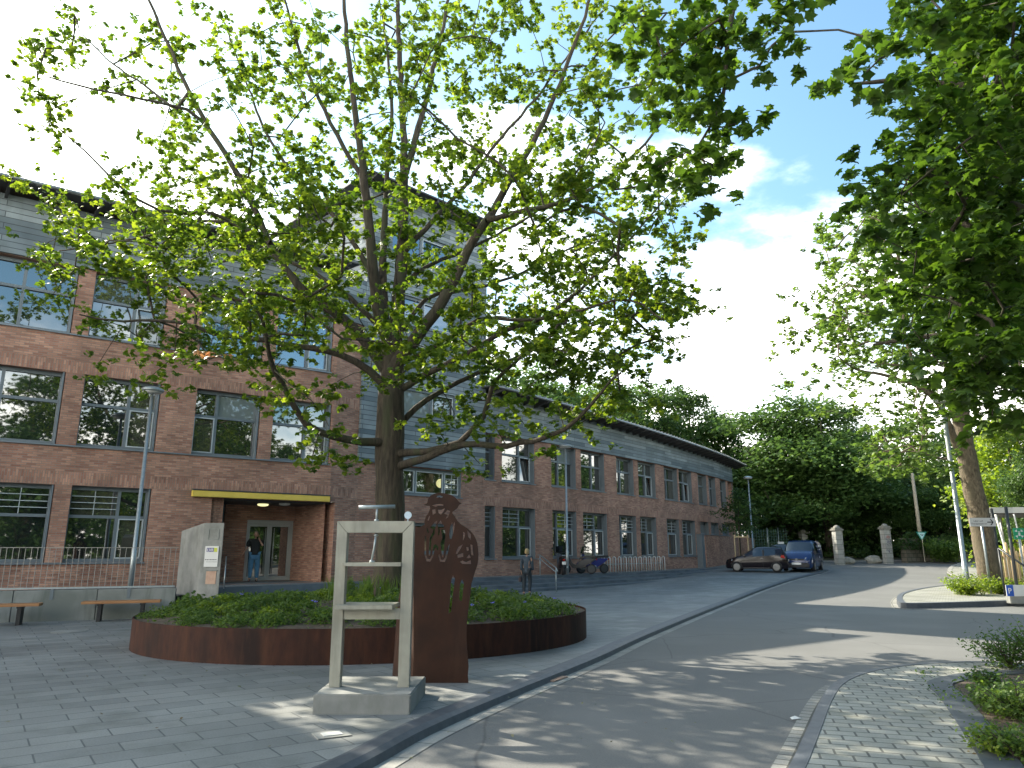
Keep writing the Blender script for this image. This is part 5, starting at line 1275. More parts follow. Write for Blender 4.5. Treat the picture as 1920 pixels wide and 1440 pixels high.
# low stone wall with ivy
P0, P1 = gpos(1702, 1053.5), gpos(1800, 1049); dd = (P1-P0); Lw_ = dd.length; rz = math.atan2(dd.y, dd.x)
t = empty('stone_wall', P0, rz); tag(t, 'low old stone wall overgrown with ivy right of the gate', 'wall')
uvb = MB(); uvb.uv = []
for (a, b) in (((0, 0), (Lw_+8, 0)), ((0, .5), (0, 0))):
    k = len(uvb.v); L_ = math.dist(a, b); uvb.v += [(*a, -.3), (*b, -.3), (*b, 1.75), (*a, 1.75)]; uvb.f.append((k, k+1, k+2, k+3)); uvb.uv += [(0, 0), (L_, 0), (L_, 2), (0, 2)]
k = len(uvb.v); uvb.v += [(0, 0, 1.75), (Lw_+8, 0, 1.75), (Lw_+8, .5, 1.75), (0, .5, 1.75)]; uvb.f.append((k, k+1, k+2, k+3)); uvb.uv += [(0, 0), (1, 0), (1, 1), (0, 1)]
M['rubble'] = bricky('rubble_stone', (.19, .17, .13), (.12, .105, .08), (.08, .08, .06), .5, .3, .03, 'UV', namt=.4, bump=.8)
uvb.build('masonry', M['rubble'], t, fix=False)
IVY0 = (P0.copy(), dd.normalized(), Lw_+8)
# wooden mast and nature sign
P = onY(1725, 1005, 57.5); mb = MB(); Pt_ = onY(1710, 887, 57.5); mb.tube([(P.x+.10, 57.6, .9), (Pt_.x, 57.5, Pt_.z)], [.16, .11], 10)
o = mb.build('wooden_mast', M['greyWood'], None, True); tag(o, 'bare wooden mast rising above the nature reserve sign', 'mast')
P = onY(1728, 1003, 56.6); t = empty('nature_sign', (P.x, P.y, g(56.6))); tag(t, 'green and white triangular nature reserve sign on a post by the ivy wall', 'sign')
zc = P.z-g(56.6)
mb = MB(); mb.tube([(0, 0, 0), (0, 0, zc-.3)], .035, 8); mb.build('post', M['greyWood'], t)
def tri(s, y, th_): return [(-s*.56, y, zc+s*.33), (0, y, zc-s*.66), (s*.56, y, zc+s*.33), (-s*.56, y+th_, zc+s*.33), (0, y+th_, zc-s*.66), (s*.56, y+th_, zc+s*.33)]
TF = [(0, 1, 2), (5, 4, 3), (0, 3, 4, 1), (1, 4, 5, 2), (2, 5, 3, 0)]
mb = MB(); mb.add(tri(.72, 0, .02), TF); bd = mb.build('board', mat('reserve_green', (.03, .24, .19), .5), t)
mb = MB(); mb.add(tri(.5, -.006, .004), TF); o = mb.build('panel', mat('panel_pale', (.45, .68, .68), .5), None); o.parent = bd
mb = MB(); mb.add([(-.16, -.009, zc+.10), (.02, -.009, zc+.0), (.17, -.009, zc+.06), (.06, -.009, zc-.06), (-.05, -.009, zc-.02)], [(0, 1, 2, 3, 4)]); o = mb.build('eagle_emblem', M['black'], None, fix=False); o.parent = bd
# small white sign by the van
P = onY(1464, 1018, 53.5); t = empty('white_sign', (P.x, 53.5, g(53.5))); tag(t, 'small white rectangular sign on a post left of the blue van', 'sign')
z_ = P.z-g(53.5); mb = MB(); mb.tube([(0, .03, 0), (0, .03, z_)], .03, 8); mb.build('post', M['galv'], t); mb = MB(); mb.box(-.22, -.01, z_-.07, .22, .01, z_+.08); mb.build('board', M['white'], t, bevel=.004)
# green mesh fence
F0, F1 = onY(1404, 1030, 60), onY(1480, 1030, 60); t = empty('mesh_fence', (F0.x, 60, g(60))); tag(t, 'tall green mesh fence beyond the end of the brick building', 'fence')
Lf = F1.x-F0.x; M['mesh'] = mat('fence_green', (.10, .20, .16), .6)
mb = MB(); x = -2.5
while x < Lf+.01: mb.box(x-.012, .0, .1, x+.012, .012, 2.35); x += .20
z = .2
while z < 2.4: mb.box(-2.5, -.01, z-.008, Lf, -.002, z+.008); z += .22
mb.build('wire_mesh', M['mesh'], t)
for x in (-2.5, .1, (onY(1441.5, 1030, 60).x-F0.x), (onY(1462, 1030, 60).x-F0.x)): mb = MB(); mb.tube([(x, .06, 0), (x, .06, 2.45)], .045, 8); mb.build('post', M['galv'], t, True)
# brick garden wall in front of the end of the wing
s0_ = RW.at_px(1324, 1.5, .45); s1_ = RW.S[-1]+4.5; mb = MB(); mb.uv = []; pts = [RW.pos(s_, .45) for s_ in np.linspace(s0_, s1_, 8)]; pin = [RW.pos(s_, .22) for s_ in np.linspace(s0_, s1_, 8)]; per = 0
q0 = RW.pos(s0_, .02); bx_ = pts[0]
def wq(p, q, z0, z1, u0):
    L_ = (q-p).length; k = len(mb.v); mb.v += [(p.x-bx_.x, p.y-bx_.y, z0), (q.x-bx_.x, q.y-bx_.y, z0), (q.x-bx_.x, q.y-bx_.y, z1), (p.x-bx_.x, p.y-bx_.y, z1)]; mb.f.append((k, k+1, k+2, k+3)); mb.uv += [(u0, z0), (u0+L_, z0), (u0+L_, z1), (u0, z1)]; return u0+L_
per = wq(q0, pts[0], 0, 2.62, 0)
for p, q in zip(pts, pts[1:]): per = wq(p, q, 0, 2.62, per)
per = wq(pts[-1], pin[-1], 0, 2.62, per)
for i in range(len(pts)-1):
    k = len(mb.v); mb.v += [(p.x-bx_.x, p.y-bx_.y, 2.62) for p in (pts[i], pts[i+1], pin[i+1], pin[i])]; mb.f.append((k, k+1, k+2, k+3)); mb.uv += [(0, 0), (1, 0), (1, .2), (0, .2)]
t = empty('garden_wall', (bx_.x, bx_.y, 0)); tag(t, 'chest-high plain brick wall in front of the far end of the building', 'wall'); t['label'] = 'tall plain brick wall standing before the far end of the building'
mb.build('brickwork', M['brick'], t, fix=False)
p = RW.pos(s0_-.5, .40); q = RW.pos(s0_-.02, .40); mb = MB(); p2 = RW.pos(s0_-.5, .01); q2 = RW.pos(s0_-.02, .01)
mb.prism([(p.x-bx_.x, p.y-bx_.y), (q.x-bx_.x, q.y-bx_.y), (q2.x-bx_.x, q2.y-bx_.y), (p2.x-bx_.x, p2.y-bx_.y)], .3, 2.7); mb.build('gate_leaf', M['frame'], t)

# ------------------------------------------------------------------ right edge: signs, shelter, posts
YS = 27.5
P = onY(1860, 1108, YS); base = Vector((P.x, YS, g(YS)+.07)); t = empty('direction_sign', base); tag(t, 'grey direction sign with a black right arrow beside the big maple trunk', 'sign')
bl, br_ = onY(1819, 987, YS), onY(1866, 971, YS); cx_ = (bl.x+br_.x)/2-base.x; 
px_ = onY(1842, 987, YS).x-base.x
hb_ = br_.z-bl.z; z0 = bl.z-base.z; z1 = z0+hb_
mb = MB(); mb.tube([(px_, .04, 0), (px_, .04, z1-.02)], .045, 10); mb.build('post', M['galv'], t, True)
mb = MB(); mb.box(bl.x-base.x, -.012, z0, br_.x-base.x, .012, z1); bd = mb.build('board', M['signgrey'], t, bevel=.004)
ax = br_.x-base.x-.30; zm = (z0+z1)/2; mb = MB(); w_ = .022
w_ = .03; mb.box(ax-.03, -.02, zm-w_*.6, ax+.17, -.013, zm+w_*.6)
mb.add([(ax+.07, -.02, zm+.11), (ax+.12, -.02, zm+.11), (ax+.205, -.02, zm), (ax+.155, -.02, zm)], [(0, 1, 2, 3)]); mb.add([(ax+.07, -.02, zm-.11), (ax+.12, -.02, zm-.11), (ax+.205, -.02, zm), (ax+.155, -.02, zm)], [(3, 2, 1, 0)])
o = mb.build('arrow', M['black'], None, fix=False); o.parent = bd
textmesh('lettering', 'Labor und', .085, M['black'], bd, (bl.x-base.x+.14, -.014, zm+.015), (math.pi/2, 0, 0), .001)
textmesh('lettering', 'Therapiezentrum', .085, M['black'], bd, (bl.x-base.x+.045, -.014, zm-.085), (math.pi/2, 0, 0), .001)
# emergency assembly point sign
YE = 26.0
bl, br_ = onY(1902, 1011, YE), onY(1920, 995, YE); s_ = (br_.x-bl.x)*1.0; P = onY(1917, 1075, YE)
t = empty('assembly_sign', (bl.x+s_/2, YE, g(YE))); tag(t, 'green square sign with white corner arrows at the right edge', 'sign')
z0 = bl.z-g(YE); mb = MB(); mb.tube([(0, .04, 0), (0, .04, z0+s_-.02)], .03, 8); mb.build('post', M['galv'], t, True)
mb = MB(); mb.box(-s_/2, -.01, z0, s_/2, .01, z0+s_); bd = mb.build('board', M['green'], t, bevel=.003)
mb = MB(); c = z0+s_/2
for sx in (-1, 1):
    for sz in (-1, 1):
        k_ = s_*.40; i_ = s_*.20; mb.add([(sx*i_, -.014, c+sz*i_), (sx*i_, -.014, c+sz*k_), (sx*k_, -.014, c+sz*i_)], [(0, 1, 2)]) if False else mb.add([(sx*(i_-.02), -.014, c+sz*(i_-.02)), (sx*(i_+.0), -.014, c+sz*k_), (sx*k_, -.014, c+sz*i_)], [(0, 1, 2)])
mb.box(-.035, -.016, c-.08, .035, -.011, c+.03); mb.box(-.02, -.016, c+.04, .02, -.011, c+.08)
o = mb.build('pictogram', M['white'], None); o.parent = bd
# parking sign on a low stone block
YP = 23.4
P = onY(1888, 1118, YP); t = empty('parking_sign', (P.x+.5, YP, g(YP))); tag(t, 'low blue and white parking sign on a stone block at the right edge', 'sign')
z0 = P.z-.0; mb = MB(); mb.box(-.38, .03, 0, .42, .26, z0-.0+.02); mb.build('stone_block', M['concrete'], t, bevel=.02)
mb = MB(); mb.box(-.5, -.015, z0, .72, .015, z0+.34); bd = mb.build('board', M['white'], t, bevel=.006)
mb = MB(); mb.box(-.498, -.022, z0+.004, -.28, -.016, z0+.336); o = mb.build('blue_field', M['blue'], None); o.parent = bd
textmesh('lettering', 'P', .22, M['white'], bd, (-.455, -.024, z0+.09), (math.pi/2, 0, 0), .001, .004); textmesh('lettering', 'A', .2, M['black'], bd, (.15, -.018, z0+.08), (math.pi/2, 0, 0), .001)
# dark posts and chain rail
for i, (xa, ya, xb, yb, Y_, lab) in enumerate(((1859, 955, 1879, 1088, 28.7, 'slim dark steel post right of the direction sign'), (1886, 952, 1906, 1096, 24.6, 'slim dark steel post close left of the green square sign'))):
    a = onY(xa, ya, Y_); b = onY(xb, yb, Y_); mb = MB(); mb.tube([(0, 0, 0), (a.x-b.x, 0, a.z-g(Y_))], .05, 10); mb.lathe([(.05, 0), (.04, .03), (.01, .05)], (a.x-b.x, 0, a.z-g(Y_)), 10)
    o = mb.build('steel_post', M['darkmetal'], None, True); o.location = (b.x, Y_, g(Y_)); tag(o, lab, 'post', 'dark steel posts at the right edge')
a = onY(1872, 1028, 26.2); b = onY(1945, 1078, 25.4); mb = MB(); mb.tube([(0, 0, 0), tuple(b-a)], .035, 8); mb.tube([tuple((b-a)), tuple(b-a+Vector((0, 0, -(b.z-g(25.4)))))], .035, 8); mb.tube([(0, 0, 0), (0, 0, -(a.z-g(26.2)))], .035, 8)
o = mb.build('sloping_handrail', M['darkmetal'], None, True); o.location = a; tag(o, 'dark sloping handrail between the steel posts at the right edge', 'handrail')
# shelter
YH = 31.5
a = onY(1847, 963, YH); b = onY(1889, 953, YH); t = empty('shelter', (a.x, YH, 0)); tag(t, 'open shelter with a flat white-edged roof at the right edge', 'shelter')
zr = onY(1870, 962, YH).z; th_ = .24
mb = MB(); mb.prism([(-.3, .5), (.35, 0), (1.15, -.05), (6, -1.8), (7, 3.2), (2.4, 3.4)], zr, zr+th_); mb.build('roof', M['white'], t, bevel=.01)
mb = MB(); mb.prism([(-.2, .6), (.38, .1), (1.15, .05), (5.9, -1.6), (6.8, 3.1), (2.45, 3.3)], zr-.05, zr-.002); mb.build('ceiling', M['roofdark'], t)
for x, y in ((.45, .35), (4.6, -1.0), (2.6, 3.0), (6.2, 2.6)): mb = MB(); mb.tube([(x, y, 0), (x, y, zr-.05)], .05, 8); mb.build('post', M['white'], t, True)
mb = MB(); b = onY(1899, 1075, YH); a_ = onY(1864, 966, YH); mb.tube([(a_.x-a.x, -.1, zr-.06), (b.x-a.x, -.1, .05)], .045, 8); mb.build('brace', M['white'], t, True)
mb = MB(); b = onY(1915, 1040, YH); a_ = onY(1893, 972, YH); mb.tube([(a_.x-a.x, -.3, zr-.06), (b.x-a.x, -.3, .05)], .035, 8); mb.build('brace', M['white'], t, True)
# palisade
YP2 = 30.2; t = empty('palisade', (onY(1868, 1070, YP2).x, YP2, .02)); tag(t, 'fence of upright pale wooden poles below the white shelter roof', 'fence'); x0 = onY(1868, 1070, YP2).x; rr = random.Random(3)
for k in range(13):
    x = onY(1868+k*6.2, 1060, YP2).x-x0; h_ = 1.75+rr.uniform(-.2, .25); mb = MB(); mb.tube([(x, rr.uniform(-.05, .05), 0), (x+rr.uniform(-.08, .02), 0, h_-.08), (x-.03, 0, h_)], [.055, .05, .02], 8); mb.build('pole', M['paleWood'], t, True)
mb = MB(); mb.box(0, .06, 1.35, 13*.14+.1, .1, 1.43); mb.build('cross_rail', M['paleWood'], t)
# stakes round the young tree
YY = 50.5; YT = onY(1389, 1040, YY); t = empty('tree_stakes', (YT.x, YY, g(YY))); tag(t, 'pale wooden stake frame round the young tree before the brick wall', 'tree stakes')
for dx, dy in ((-.45, -.3), (.45, -.3), (.1, .45)): mb = MB(); mb.tube([(dx, dy, 0), (dx, dy, 2.15)], .045, 8); mb.build('stake', M['paleWood'], t, True)
mb = MB(); mb.box(-.5, -.36, 1.95, .5, -.33, 2.05); mb.build('cross_board', M['paleWood'], t)
# ================================================================== foliage tools
nr = np.random.default_rng(7)
MAPLE = np.array([(0, -.5), (.17, -.32), (.42, -.34), (.36, -.10), (.52, .14), (.29, .20), (0, .56), (-.29, .20), (-.52, .14), (-.36, -.10), (-.42, -.34), (-.17, -.32)])
def template(kind):
    if kind == 'maple':
        v = np.vstack([[0, 0, .04], np.c_[MAPLE, [-.02, -.03, -.14, -.03, -.16, -.04, -.18, -.04, -.16, -.03, -.14, -.03]]])
        f = np.array([(0, i+1, (i+1) % 12+1) for i in range(12)])
    elif kind == 'lobed':    # five-point leaf for the middle distance
        p = [(0, -.5), (.42, -.3), (.24, 0), (.5, .25), (.12, .22), (0, .55), (-.12, .22), (-.5, .25), (-.24, 0), (-.42, -.3)]
        v = np.array([(0, 0, .04)]+[(x, y, -.06-.1*(abs(x)+max(0, y)-.2)) for x, y in p]); f = np.array([(0, i+1, (i+1) % 10+1) for i in range(10)])
    elif kind == 'blade':
        v = np.array([(-.02, 0, 0), (.02, 0, 0), (.018, .1, .5), (-.018, .1, .5), (0, .35, 1.0)]); f = np.array([(0, 1, 2), (0, 2, 3), (3, 2, 4)])
    else:                     # 'oval'
        v = np.array([(0, -.5, 0), (.3, -.12, .05), (.22, .25, .03), (0, .55, -.08), (-.22, .25, .03), (-.3, -.12, .05)]); f = np.array([(0, 1, 2), (0, 2, 3), (0, 3, 4), (0, 4, 5)])
    return v, f
def leaves(name, pos, size, kind, m, parent, tilt=.55, up=1.0, droop=None, rngs=None):
    v, f = template(kind); N = len(pos); r = rngs or nr
    if kind == 'blade':
        a = r.uniform(0, 2*np.pi, N); ca, sa = np.cos(a), np.sin(a); R = np.zeros((N, 3, 3)); R[:, 0, 0] = ca; R[:, 0, 1] = -sa; R[:, 1, 0] = sa; R[:, 1, 1] = ca; R[:, 2, 2] = 1
    else:
        n = np.c_[r.normal(0, tilt, N), r.normal(0, tilt, N), np.full(N, up)]; n /= np.linalg.norm(n, axis=1)[:, None]
        t = r.normal(size=(N, 3)); t[:, 2] -= .5; t -= (t*n).sum(1)[:, None]*n; t /= np.linalg.norm(t, axis=1)[:, None]; b = np.cross(t, n); R = np.stack([b, t, n], 2)
    P = pos[:, None, :]+np.einsum('nij,kj->nki', R, v)*size[:, None, None]
    F = (f[None]+(np.arange(N)*len(v))[:, None, None]).reshape(-1, 3)
    return npmesh(name, P.reshape(-1, 3), F, m, parent)
def wood(name, A, Bp, ra, rb, m, parent, n=6):
    A, Bp = np.array(A), np.array(Bp); d = Bp-A; L_ = np.linalg.norm(d, axis=1); L_[L_ < 1e-6] = 1e-6; d /= L_[:, None]
    h = np.where(np.abs(d[:, 2:3]) < .9, [[0, 0, 1.]], [[1., 0, 0]]); u = np.cross(d, h); u /= np.linalg.norm(u, axis=1)[:, None]; w = np.cross(d, u)
    a = 2*np.pi*np.arange(n)/n; c = u[:, None]*np.cos(a)[None, :, None]+w[:, None]*np.sin(a)[None, :, None]
    over = np.minimum(ra, rb)[:, None]*.35
    v0 = A[:, None]-(d*over)[:, None]+c*np.array(ra)[:, None, None]; v1 = Bp[:, None]+(d*over)[:, None]+c*np.array(rb)[:, None, None]
    V_ = np.concatenate([v0, v1], 1).reshape(-1, 3); k = np.arange(n); q = np.stack([k, (k+1) % n, n+(k+1) % n, n+k], 1)
    F = (q[None]+(np.arange(len(A))*2*n)[:, None, None]).reshape(-1, 4)
    return npmesh(name, V_, F, m, parent, smooth=True)
class Net:
    """limb skeleton that twigs grow out of"""
    def __init__(s): s.p = []; s.par = []; s.r = []; s.fixed = []
    def limb(s, pts, rs, start=None):
        pts = [np.array(p, float) for p in pts]
        if start is None: last = -1
        else:
            D = np.linalg.norm(np.array(s.p)-pts[0], axis=1); last = int(np.argmin(D))
        for i in range(len(pts)-1 if len(pts) > 1 else 1):
            L_ = np.linalg.norm(pts[i+1]-pts[i]); n = max(1, int(L_/.28)); a, b, c, d = pts[max(i-1, 0)], pts[i], pts[i+1], pts[min(i+2, len(pts)-1)]
            for k in range(n+(i == len(pts)-2)):
                t = k/n; q = .5*((2*b)+(c-a)*t+(2*a-5*b+4*c-d)*t*t+(3*b-a-3*c+d)*t**3); j = nr.normal(0, .012, 3)
                s.p.append(q+j); s.par.append(last); s.r.append(rs[i]*(1-t)+rs[i+1]*t); s.fixed.append(True); last = len(s.p)-1
    def grow(s, targets, sag=.06, minr=.006, maxlen=1.2):
        T_ = np.array(targets); n = len(T_); P = np.array(s.p); thick = np.array(s.r)
        best = np.full(n, 1e9); who = np.zeros(n, int)
        for i in range(0, len(P), 200):
            D = np.linalg.norm(T_[:, None]-P[None, i:i+200], axis=2)+thick[None, i:i+200]*1.5; k = D.argmin(1); v = D[np.arange(n), k]; u = v < best; best[u] = v[u]; who[u] = k[u]+i
        left = np.ones(n, bool); self_p = list(s.p); tip = []
        for _ in range(n):
            c = np.where(left, best, 1e9).argmin(); left[c] = False; a = self_p[who[c]]; b = T_[c]; L_ = np.linalg.norm(b-a); k = max(1, int(L_/.35)); last = who[c]; new = []
            for j in range(1, k+1):
                t = j/k; q = a*(1-t)+b*t; q = q+np.array([0, 0, sag*L_*math.sin(math.pi*t)])+(nr.normal(0, .03*L_/k+.008, 3) if j < k else 0)
                self_p.append(q); s.par.append(last); s.r.append(0); s.fixed.append(False); last = len(self_p)-1; new.append(last)
            tip.append(last)
            for m_ in new[-2:]:
                D = np.linalg.norm(T_-self_p[m_], axis=1)*1.0+.05; u = left & (D < best); best[u] = D[u]; who[u] = m_
        s.p = self_p
        N = len(s.p); acc = np.zeros(N); r = np.array(s.r)
        for t in tip: acc[t] += minr**2.3
        for i in range(N-1, -1, -1):
            if not s.fixed[i]:
                acc[i] = max(acc[i], minr**2.3); r[i] = acc[i]**(1/2.3)
                if s.par[i] >= 0: acc[s.par[i]] += acc[i]
        s.r = np.minimum(r, .09) if False else r
        return tip
    def mesh(s, name, m, parent, org):
        P = np.array(s.p)-org; idx = np.array([i for i in range(len(P)) if s.par[i] >= 0]); par = np.array(s.par)[idx]; r = np.array(s.r)
        rp = r[par].copy(); f = np.array(s.fixed); 
        tw = ~f[idx]; rp[tw] = np.minimum(rp[tw], r[idx][tw]*1.3)
        big = f[idx]
        o = []
        if big.any(): o.append(wood(name, P[par][big], P[idx][big], rp[big], r[idx][big], m, parent, 12))
        sm = ~big; tw_ = wood('twigs', P[par][sm], P[idx][sm], rp[sm], r[idx][sm], m, parent, 5); tw_['kind'] = 'stuff'; o.append(tw_); return o
def sprays(cents, n, rad_, size, r=nr, per=9):
    # leaves hang in tight bunches: every twig end carries a few rosettes of leaves
    k = max(1, n//per); sub = np.repeat(cents, k, 0)+r.normal(0, 1, (len(cents)*k, 3))*np.array([rad_, rad_, rad_*.6]); sub[:, 2] -= .3*rad_
    P = np.repeat(sub, per, 0)+r.normal(0, 1, (len(sub)*per, 3))*np.array([.055, .055, .04])*(max(size, .14)/.14); return P, r.uniform(size*.7, size*1.2, len(P))
def cluster_leaves(cents, n, rad_, size, r=nr, hang=.5):
    N = len(cents); P = np.repeat(cents, n, 0)+r.normal(0, 1, (N*n, 3))*np.array([rad_, rad_, rad_*.62]); P[:, 2] -= hang*rad_; return P, r.uniform(size*.68, size*1.22, N*n)
def grid_clusters(rows, x0, cell, K, depth, y0=0, r=nr, jitter=1.0):
    """rows: strings of leaf cover digits as read off the photograph -> points in the real crown volume"""
    out = []
    for j, row in enumerate(rows):
        for i, ch in enumerate(row):
            if ch in ' .0': continue
            w = min(.97, (ord(ch)-48)/10 if ch != '#' else .97); n = -math.log(1-w)*K; n = int(n)+(r.random() < n-int(n))
            for _ in range(n):
                px, py = x0+(i+r.random())*cell, y0+(j+r.random())*cell; Y = depth(px, py, r)
                out.append(tuple(onY(px, py, Y)))
    return np.array(out)

# ------------------------------------------------------------------ the maple in the planter
TY = 15.6
def tp(px, py, dy=0.0): p = onY(px, py, TY+dy); return (p.x, p.y, p.z)
net = Net()
def limb(pts, r0, r1, d0, d1, root=False):
    n = len(pts); P = [tp(p[0], p[1], d0+(d1-d0)*(i/(n-1))) for i, p in enumerate(pts)]; rs = [r0+(r1-r0)*(i/(n-1))**.8 for i in range(n)]
    net.limb(P, rs, None if root else 0)
limb([(732, 1140), (731, 1118), (732, 1060), (733, 980), (732, 900), (734, 820), (736, 760), (737, 700), (736, 650)], .36, .245, 0, 0, True)
net.r[0] = .46; net.r[1] = .43; net.r[2] = .39
limb([(722, 1000), (718, 930), (716, 860), (717, 790), (722, 720), (730, 670)], .16, .13, -.12, -.02)
limb([(733, 660), (716, 600), (704, 540), (697, 480), (690, 400), (683, 330), (672, 260), (663, 180), (652, 90), (645, 0), (640, -110)], .17, .03, 0, -1.2)
limb([(738, 660), (745, 580), (751, 500), (757, 420), (758, 330), (755, 220), (748, 80), (742, -60), (738, -200)], .19, .03, 0, .6)
limb([(758, 330), (785, 240), (812, 130), (835, 30), (850, -90)], .10, .03, .3, 1.6)
limb([(722, 600), (718, 500), (722, 400), (728, 300), (735, 190), (722, 60), (700, -60)], .11, .02, 0, 2.0)
limb([(737, 690), (775, 640), (815, 585), (852, 525), (885, 455), (922, 400), (952, 345), (1000, 268), (1040, 180), (1080, 80), (1115, -30)], .165, .03, -.1, -1.4)
limb([(915, 412), (985, 395), (1055, 378), (1120, 350), (1190, 290), (1255, 210)], .07, .02, -.9, -2.0)
limb([(770, 460), (815, 410), (870, 350), (930, 270), (1000, 190), (1060, 110), (1130, 20)], .07, .02, .1, 2.6)
limb([(748, 540), (800, 500), (850, 480), (930, 440), (1000, 400), (1070, 340), (1110, 260)], .06, .02, .2, 2.9)
limb([(728, 700), (688, 645), (648, 600), (605, 570), (560, 535), (505, 455), (450, 335), (392, 242), (345, 150), (300, 50), (270, -20)], .14, .025, 0, -1.8)
limb([(392, 242), (350, 205), (290, 190), (180, 168), (90, 145)], .045, .015, -1.2, -2.4)
limb([(330, 205), (270, 160), (200, 110), (150, 60)], .035, .012, -1.2, -.4)
limb([(505, 455), (440, 420), (370, 415), (290, 440), (210, 455), (110, 470)], .05, .014, -1.0, .3)
limb([(470, 440), (400, 400), (300, 395), (230, 350), (160, 285), (105, 235)], .045, .012, -1.0, -2.6)
limb([(728, 735), (690, 695), (640, 665), (560, 650), (470, 635), (400, 624), (330, 602), (230, 603), (150, 590)], .10, .015, -.05, -2.4)
limb([(724, 830), (650, 824), (575, 795), (530, 720), (505, 665), (490, 600), (450, 540)], .10, .02, -.1, -3.2)
limb([(745, 850), (800, 846), (860, 828), (905, 780), (925, 720), (965, 680), (1010, 640)], .09, .025, -.1, -1.8)
limb([(748, 875), (800, 858), (868, 832), (950, 836), (1025, 820), (1085, 785), (1125, 735), (1165, 700)], .095, .018, -.12, -3.6)
limb([(745, 800), (800, 750), (858, 718), (920, 690), (1000, 655), (1080, 620), (1150, 600)], .075, .018, .1, 1.4)
limb([(742, 735), (800, 702), (855, 672), (950, 622), (1040, 582), (1110, 520), (1175, 455), (1240, 380)], .085, .018, 0, -1.0)
limb([(740, 640), (800, 560), (870, 545), (960, 520), (1060, 470), (1140, 440), (1215, 440)], .06, .016, .2, 2.6)
limb([(715, 620), (640, 545), (560, 500), (480, 480), (380, 500), (280, 500)], .07, .016, .1, 2.6)
limb([(700, 520), (640, 420), (560, 340), (500, 250), (460, 150), (420, 40)], .07, .018, .1, 1.8)
limb([(683, 340), (620, 230), (570, 120), (540, 20), (520, -70)], .06, .018, -.5, -1.0)
limb([(742, 690), (830, 640), (900, 600), (990, 600), (1090, 580), (1180, 560), (1240, 600)], .06, .016, .1, -2.6)
rowsM = [  # 80 px cells, x from 0
 ".412356667655566 5.",
 "332535567755565 3..",
 "33334465676666 53..",
 "011454755666745 42.",
 "22357776555566764 1",
 "0456777765444566 5.",
 "034544676 4556667 4",
 "..3356764455777751.",
 "...135544345566653.",
 "......2311.3444331.",
 ".......21...11.....",
]
rowsM = [
 "041234555555554440",
 "332433456554455420",
 "331344454555655420",
 "011444745666554530",
 "334677775556786510",
 "256777776455678610",
 "045755675456778700",
 "003467764568887710",
 "001345534667776300",
 "000000231034455300",
 "000000121001100000"]
rowsTop = ["000000034444400000", "000000045555540000", "000034555555554000"]
def dep(px, py, r):
    q = min(1, math.hypot((px-690)/690, (py-330)/600)); h = 3.6*math.sqrt(max(0, 1-q*q))+.35
    return TY+r.uniform(-1, 1)*h - (1.2 if py > 560 else 0)*r.random()
cl = grid_clusters(rowsM, 0, 80, 4.6, dep); clt = grid_clusters(rowsTop, 0, 80, 2.2, dep, y0=-240)
allc = np.vstack([cl, clt]); org = np.array([tp(732, 1125)[0], TY, .55])
net.grow(allc, minr=.0085)
T1 = empty('maple_tree', tuple(org)); tag(T1, 'large maple tree growing out of the rust-rimmed flower bed', 'tree')
net.mesh('trunk', M['bark'], T1, org)
P, S_ = sprays(allc, 112, .27, .118); leaves('crown', P-org, S_, 'maple', M['leaf'], T1, tilt=.62)
rc = np.array([tp(378, 655, -1.8), tp(398, 662, -1.8), tp(430, 668, -1.8), tp(385, 660, -1.8)]); P, S_ = cluster_leaves(rc, 4, .07, .13); leaves('red_leaves', P-org, S_, 'maple', M['leafred'], T1, tilt=.7)

# ------------------------------------------------------------------ near maple, trunk outside the right edge
net = Net(); NX, NY = 9.3, 8.6
net.limb([(NX, NY, -.1), (NX, NY, 1.2), (NX-.05, NY, 2.6), (NX-.1, NY, 4.2)], [.42, .34, .30, .27])
for pts, r0, r1 in (([(NX-.1, NY, 4.0), (NX-1.2, NY+.4, 5.4), (NX-2.8, NY+.5, 6.3), (NX-3.9, NY+.4, 6.5)], .15, .012),
                    ([(NX-.1, NY, 3.2), (NX-1.0, NY+1.2, 4.2), (NX-2.2, NY+2.4, 4.9), (NX-3.2, NY+3.2, 5.0)], .12, .02),
                    ([(NX-.1, NY, 4.2), (NX-.4, NY-.2, 6.5), (NX-.6, NY-.3, 9), (NX-.5, NY, 11.5)], .22, .04),
                    ([(NX-.3, NY-.1, 6.0), (NX-1.8, NY-.6, 8.2), (NX-3.6, NY-.7, 9.6), (NX-5.4, NY-.6, 10.2), (NX-6.6, NY-.4, 9.6)], .14, .035),
                    ([(NX-5.6, NY-.6, 10.1), (NX-6.2, NY-.4, 9.2), (NX-6.45, NY-.3, 8.2), (NX-6.55, NY-.2, 7.3), (NX-6.9, NY-.1, 6.7)], .05, .014),
                    ([(NX-.4, NY-.2, 6.4), (NX-1.6, NY+.6, 7.8), (NX-3.0, NY+1.2, 8.6), (NX-4.0, NY+1.4, 8.7)], .11, .02),
                    ([(NX, NY, 3.8), (NX+1.2, NY-1.2, 5.6), (NX+2.4, NY-2.2, 7.4)], .13, .03), ([(NX, NY, 4.6), (NX+1.3, NY+1.3, 6.4), (NX+2.2, NY+2.4, 8.4)], .13, .03)):
    net.limb(pts, list(np.linspace(r0, r1, len(pts))), 0)
rowsN = [  # x from 1520
 "01#####", "016####", "005####", "049####", "038####", "028####", "0027###", "0006###", "00005##", "000049#", "000005#"]
rowsN = ["00289", "00489", "00489", "02689", "03799", "01699", "00399", "00389", "00168", "00026", "00001"]
cn = grid_clusters(rowsN, 1520, 80, 4.4, lambda px, py, r: r.uniform(7.4, 11.2) if py < 420 else r.uniform(7.6, 10.6))
